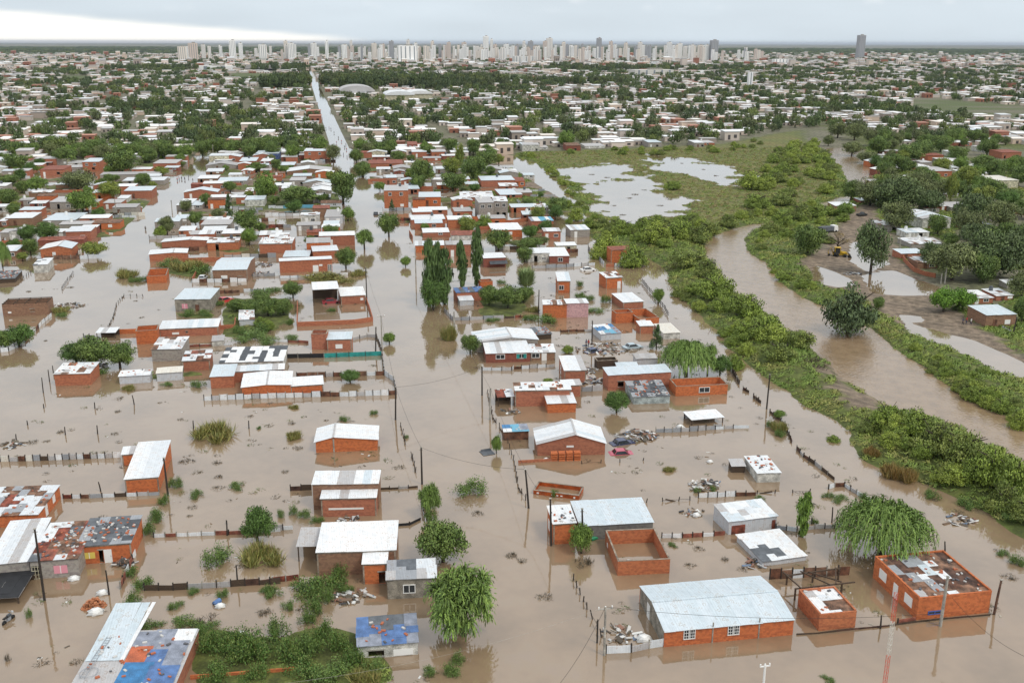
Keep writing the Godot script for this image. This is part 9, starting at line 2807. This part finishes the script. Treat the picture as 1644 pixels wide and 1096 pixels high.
	var towers := [
		[-348, -3282, 23.7, 46, 4],
		[-335, -3484, 27.2, 56, 3],
		[-312, -3586, 12.9, 51, 1],
		[-212, -3494, 18.9, 65, 2],
		[-192, -3595, 12.9, 56, 2],
		[-114, -3398, 24.4, 52, 0],
		[-45, -3700, 13.3, 64, 4],
		[-26, -3500, 21, 56, 0],
		[48, -3500, 18.9, 56, 0],
		[93, -3599, 10.8, 64, 2],
		[148, -3497, 18.9, 52, 2],
		[190, -3895, 9.3, 65, 1],
		[253, -3591, 17.2, 56, 4],
		[312, -3586, 15.1, 64, 5],
		[400, -3879, 11.7, 69, 1],
		[304, -2985, 50.3, 51, 2],
		[395, -3578, 10.8, 58, 0],
		[490, -3869, 11.7, 65, 4],
		[522, -3663, 13.3, 60, 3],
		[576, -3655, 15.5, 60, 3],
		[670, -3740, 18.2, 82, 2],
		[709, -3835, 9.3, 72, 0],
		[828, -3811, 9.3, 65, 1],
		[831, -3708, 15.9, 65, 5],
		[882, -3696, 13.7, 65, 3],
		[921, -3790, 21, 76, 1],
		[948, -3680, 11.4, 62, 4],
		[1044, -3550, 15.5, 76, 5],
		[1143, -3729, 11.7, 65, 3],
		[1196, -3712, 11.7, 60, 4],
		[1214, -3601, 13.7, 62, 1],
		[1313, -3566, 15.9, 62, 6],
		[1277, -3366, 15.1, 58, 0],
		[1322, -3348, 12.9, 51, 4],
		[1379, -3433, 15.5, 53, 4],
		[1384, -3323, 23.7, 69, 5],
		[1363, -3332, 12.9, 54, 0],
		[1960, -3372, 23.4, 88, 5],
		[-280, -3879, 6.1, 49, 2],
		[-276, -3862, 9.7, 45, 6],
		[-236, -3762, 9.2, 49, 1],
		[-273, -3341, 9.2, 47, 1],
		[-394, -3905, 12.8, 44, 0],
		[-162, -4080, 11.9, 37, 1],
		[-113, -4283, 10.4, 44, 1],
		[39, -4158, 11.2, 51, 5],
		[141, -3764, 10.5, 47, 5],
		[52, -3672, 8.6, 54, 0],
		[56, -3199, 6.7, 46, 2],
		[128, -3560, 7.8, 27, 2],
		[-53, -3536, 9.1, 26, 0],
		[-14, -4131, 6.7, 51, 0],
		[-58, -3612, 6.4, 32, 4],
		[-51, -3193, 6.8, 38, 3],
		[-41, -3513, 8.8, 51, 1],
		[-24, -3647, 10.9, 50, 6],
		[367, -4231, 9.8, 38, 1],
		[370, -3343, 9.4, 33, 2],
		[496, -4031, 10.5, 44, 1],
		[418, -4260, 15.4, 31, 4],
		[251, -4206, 9, 38, 0],
		[245, -3725, 9.4, 42, 5],
		[298, -3910, 9.7, 34, 4],
		[408, -3410, 11.9, 49, 4],
		[362, -3616, 9.5, 49, 0],
		[405, -3912, 7.2, 34, 2],
		[276, -3378, 9.1, 28, 4],
		[448, -4200, 8.8, 38, 0],
		[309, -3794, 10.4, 36, 2],
		[493, -3834, 9, 41, 1],
		[191, -3948, 13.4, 35, 3],
		[367, -4030, 9.4, 40, 0],
		[350, -3308, 9.8, 52, 3],
		[318, -3234, 8.6, 36, 5],
		[390, -3777, 6.5, 44, 2],
		[188, -3203, 7, 51, 5],
		[241, -3907, 7.5, 45, 1],
		[316, -3619, 7, 45, 5],
		[349, -3632, 7.3, 50, 2],
		[317, -4106, 12.2, 50, 2],
		[273, -4194, 7.9, 32, 3],
		[292, -3690, 11.1, 54, 3],
		[349, -4111, 10.9, 49, 6],
		[417, -3702, 9.1, 47, 0],
		[478, -3734, 11.5, 50, 2],
		[462, -4149, 11.9, 42, 1],
		[195, -3365, 5.6, 47, 6],
		[276, -3580, 10.2, 52, 2],
		[327, -4135, 7.5, 44, 5],
		[193, -3885, 12.4, 47, 3],
		[683, -3780, 9, 53, 3],
		[977, -3959, 7.9, 40, 6],
		[522, -3365, 5.7, 41, 6],
		[822, -3905, 12, 51, 5],
		[953, -3911, 13.4, 47, 5],
		[728, -3044, 6.8, 48, 0],
		[749, -3249, 11.5, 48, 1],
		[827, -3663, 6, 33, 0],
		[637, -3643, 5.8, 53, 1],
		[828, -3613, 10.6, 49, 3],
		[703, -4048, 6.6, 37, 6],
		[682, -4154, 10.8, 30, 6],
		[556, -3175, 8.6, 45, 4],
		[553, -3138, 10.9, 40, 2],
		[441, -3200, 5.1, 52, 1],
		[521, -3889, 10.6, 52, 5],
		[967, -3877, 8.1, 51, 6],
		[620, -3290, 10.4, 54, 3],
		[843, -4009, 11.8, 50, 2],
		[1033, -4158, 13.3, 40, 2],
		[474, -3212, 6.9, 49, 1],
		[575, -3634, 11.2, 54, 6],
		[616, -3426, 11.7, 39, 6],
		[621, -3275, 9.4, 45, 4],
		[642, -3112, 8.6, 51, 6],
		[819, -4163, 13, 44, 2],
		[728, -4227, 11, 40, 2],
		[739, -3743, 10.4, 43, 3],
		[599, -3498, 12.3, 33, 4],
		[607, -3251, 7.8, 42, 1],
		[921, -3733, 7.1, 36, 2],
		[655, -3834, 9.2, 37, 4],
		[629, -3692, 12.4, 47, 1],
		[962, -4178, 12.6, 39, 1],
		[751, -3290, 6.5, 39, 2],
		[790, -3783, 10.7, 46, 3],
		[752, -3390, 8.5, 46, 3],
		[679, -3899, 12.2, 43, 1],
		[803, -3961, 12.2, 35, 6],
		[752, -3445, 7.7, 53, 0],
		[539, -3866, 8.4, 49, 3],
		[604, -4059, 9.9, 34, 2],
		[542, -3566, 8.9, 51, 4],
		[544, -3245, 5.9, 50, 6],
		[721, -3644, 7.2, 53, 6],
		[645, -4082, 14.1, 48, 4],
		[912, -3938, 13.2, 48, 0],
		[759, -3327, 9, 49, 3],
		[545, -3802, 12.5, 45, 5],
		[471, -3429, 12.4, 35, 3],
		[614, -3527, 9.4, 31, 4],
		[947, -4159, 13.2, 39, 3],
		[796, -4039, 6.6, 34, 6],
		[539, -3876, 8.3, 34, 2],
		[557, -3545, 9.4, 49, 6],
		[660, -3084, 6.8, 39, 2],
		[741, -3437, 6.3, 42, 6],
		[557, -3783, 7, 35, 4],
		[636, -3251, 11.8, 45, 1],
		[709, -3042, 5.8, 37, 3],
		[774, -3865, 12.2, 54, 2],
		[724, -3951, 7.9, 29, 0],
		[1240, -3301, 8.2, 50, 2],
		[1073, -3624, 10, 38, 4],
		[1195, -3571, 10.2, 37, 1],
		[1116, -2966, 7, 54, 4],
		[1271, -3738, 13.9, 52, 0],
		[1262, -3787, 14.3, 48, 5],
		[977, -3279, 7.9, 47, 2],
		[1073, -4114, 14.2, 51, 5],
		[1359, -3955, 13.5, 41, 5],
		[1258, -3981, 14.4, 39, 4],
		[1130, -4030, 9.4, 40, 1],
		[1340, -3677, 10.8, 51, 1],
		[1216, -3769, 11.4, 48, 1],
		[1027, -3709, 8.6, 54, 5],
		[957, -3063, 6.1, 42, 6],
		[1357, -3635, 11.2, 31, 1],
		[1010, -3810, 11.5, 51, 0],
		[1087, -3825, 10.1, 36, 1],
		[849, -3092, 9.5, 42, 4],
		[1150, -4054, 14.9, 47, 6],
		[1144, -3069, 6.8, 53, 6],
		[1083, -3223, 8, 41, 4],
		[1177, -4071, 10.3, 39, 0],
		[1111, -3555, 13.1, 42, 5],
		[1226, -3949, 14.1, 52, 0],
		[975, -3610, 8.9, 50, 4],
		[981, -3491, 9.6, 34, 0],
		[1236, -3859, 6.9, 42, 1],
		[1096, -2933, 5.8, 42, 0],
		[994, -3887, 9.3, 25, 2],
		[1065, -3063, 9, 52, 5],
		[1016, -3808, 12.7, 47, 6],
		[1243, -4053, 7.5, 19, 2],
		[953, -3358, 12.1, 33, 6],
		[1226, -3462, 5.8, 49, 1],
		[1098, -3532, 9.8, 54, 6],
		[1250, -3345, 10.6, 49, 0],
		[1479, -3995, 11.9, 34, 1],
		[1297, -3777, 8.6, 49, 5],
		[849, -2984, 6.1, 48, 3],
		[1013, -3324, 6.4, 53, 0],
		[939, -3054, 7.1, 49, 3],
		[904, -3541, 8.2, 48, 0],
		[965, -3243, 6.6, 47, 3],
		[1104, -4066, 13.5, 46, 5],
		[1185, -3238, 5.7, 27, 6],
		[1627, -3618, 10.5, 33, 0],
		[1279, -3049, 8.1, 33, 0],
		[1170, -2975, 8.1, 55, 1],
		[1609, -3623, 8.9, 36, 0],
		[1225, -3044, 5.5, 48, 3],
		[1351, -3462, 7.6, 51, 2],
		[1746, -3866, 10.2, 43, 0],
		[1247, -3000, 8.3, 41, 6],
		[1754, -3906, 15.1, 19, 6],
		[1458, -3151, 9.1, 42, 3],
		[1603, -3439, 10.8, 37, 4],
		[1316, -3414, 12.9, 49, 1],
		[1395, -3079, 10.3, 35, 0],
		[1533, -3792, 13.3, 51, 0],
		[1403, -3501, 7.6, 40, 4],
		[1601, -3551, 7.4, 41, 5],
		[1199, -2813, 5.7, 39, 3],
		[251, -4184, 6.1, 20, 0],
		[923, -3289, 9.2, 35, 2],
		[530, -3444, 7.9, 38, 6],
		[1254, -3358, 8.3, 45, 0],
		[826, -2902, 6.5, 39, 1],
		[-106, -3447, 8.8, 47, 3],
		[558, -3425, 5.1, 35, 3],
		[991, -3047, 6.3, 45, 6],
		[737, -2992, 6, 39, 3],
		[824, -3435, 6, 28, 3],
		[899, -2955, 8.4, 33, 1],
		[392, -3427, 7.6, 46, 3],
		[415, -3676, 7.8, 38, 4],
		[146, -3196, 5.5, 47, 3],
		[863, -3917, 9.4, 35, 2],
		[1178, -3846, 9, 33, 0],
		[603, -2777, 5.6, 49, 6],
		[809, -3969, 9.1, 44, 6],
		[1020, -3364, 7.8, 38, 6],
		[487, -3972, 7.2, 45, 4],
		[1195, -3327, 5.7, 37, 4],
		[624, -3284, 8.5, 29, 3],
		[711, -3580, 9.7, 42, 6],
		[760, -3977, 6.5, 38, 3],
		[665, -4067, 9.3, 25, 1],
		[1133, -2793, 5.1, 48, 4],
		[1194, -4027, 7.8, 34, 6],
		[-130, -3812, 7.9, 40, 6],
		[233, -3095, 8.4, 44, 6],
		[219, -3899, 8.4, 42, 1],
		[1143, -3936, 7.5, 39, 2],
		[441, -3563, 9.2, 28, 4],
		[801, -3645, 6.3, 30, 0],
		[1643, -3496, 9.7, 32, 3],
		[764, -3272, 8.3, 39, 6],
		[320, -3600, 5.8, 26, 1],
		[406, -3857, 7.8, 27, 3],
		[396, -3762, 9, 38, 6],
		[788, -3496, 8, 34, 3],
		[1237, -3381, 5.3, 41, 6],
		[631, -3924, 9.1, 43, 2],
		[921, -3869, 9.6, 30, 4],
		[633, -4099, 7.2, 31, 6],
		[398, -4007, 10.9, 45, 3],
		[548, -3869, 8.2, 30, 1],
		[999, -3581, 7.5, 40, 1],
		[483, -4017, 9, 33, 2],
		[543, -3572, 7.2, 28, 4],
		[643, -3375, 7.2, 45, 6],
		[171, -3494, 8.4, 28, 6],
		[1370, -3641, 10.1, 24, 3],
		[717, -3497, 7.9, 33, 6],
		[355, -2825, 5.4, 43, 6],
		[824, -3734, 8.1, 44, 4],
		[946, -4087, 6.6, 28, 4],
		[1163, -3776, 9.2, 26, 0],
		[-48, -4030, 10, 39, 2],
		[296, -3260, 6.9, 42, 6],
		[616, -3920, 10.7, 27, 3],
		[681, -3518, 9.5, 37, 6],
		[619, -2778, 4.7, 45, 3],
		[1128, -4038, 8.2, 25, 6],
		[221, -3339, 8.8, 30, 2],
		[359, -3690, 6, 35, 2],
		[349, -3573, 5.4, 35, 1],
		[1009, -3444, 5.4, 47, 0],
		[758, -2729, 7.7, 48, 3],
		[428, -4228, 7.5, 30, 4],
		[1193, -3387, 8.6, 42, 6],
		[267, -3625, 7.2, 36, 1],
		[190, -2871, 5.4, 33, 6],
		[657, -3673, 9.2, 37, 0],
		[317, -4023, 6.3, 37, 2],
		[1132, -3620, 6.9, 26, 4]
	]
	city(towers)
	far_town()
	for k in PROTO: PROTO[k].free()
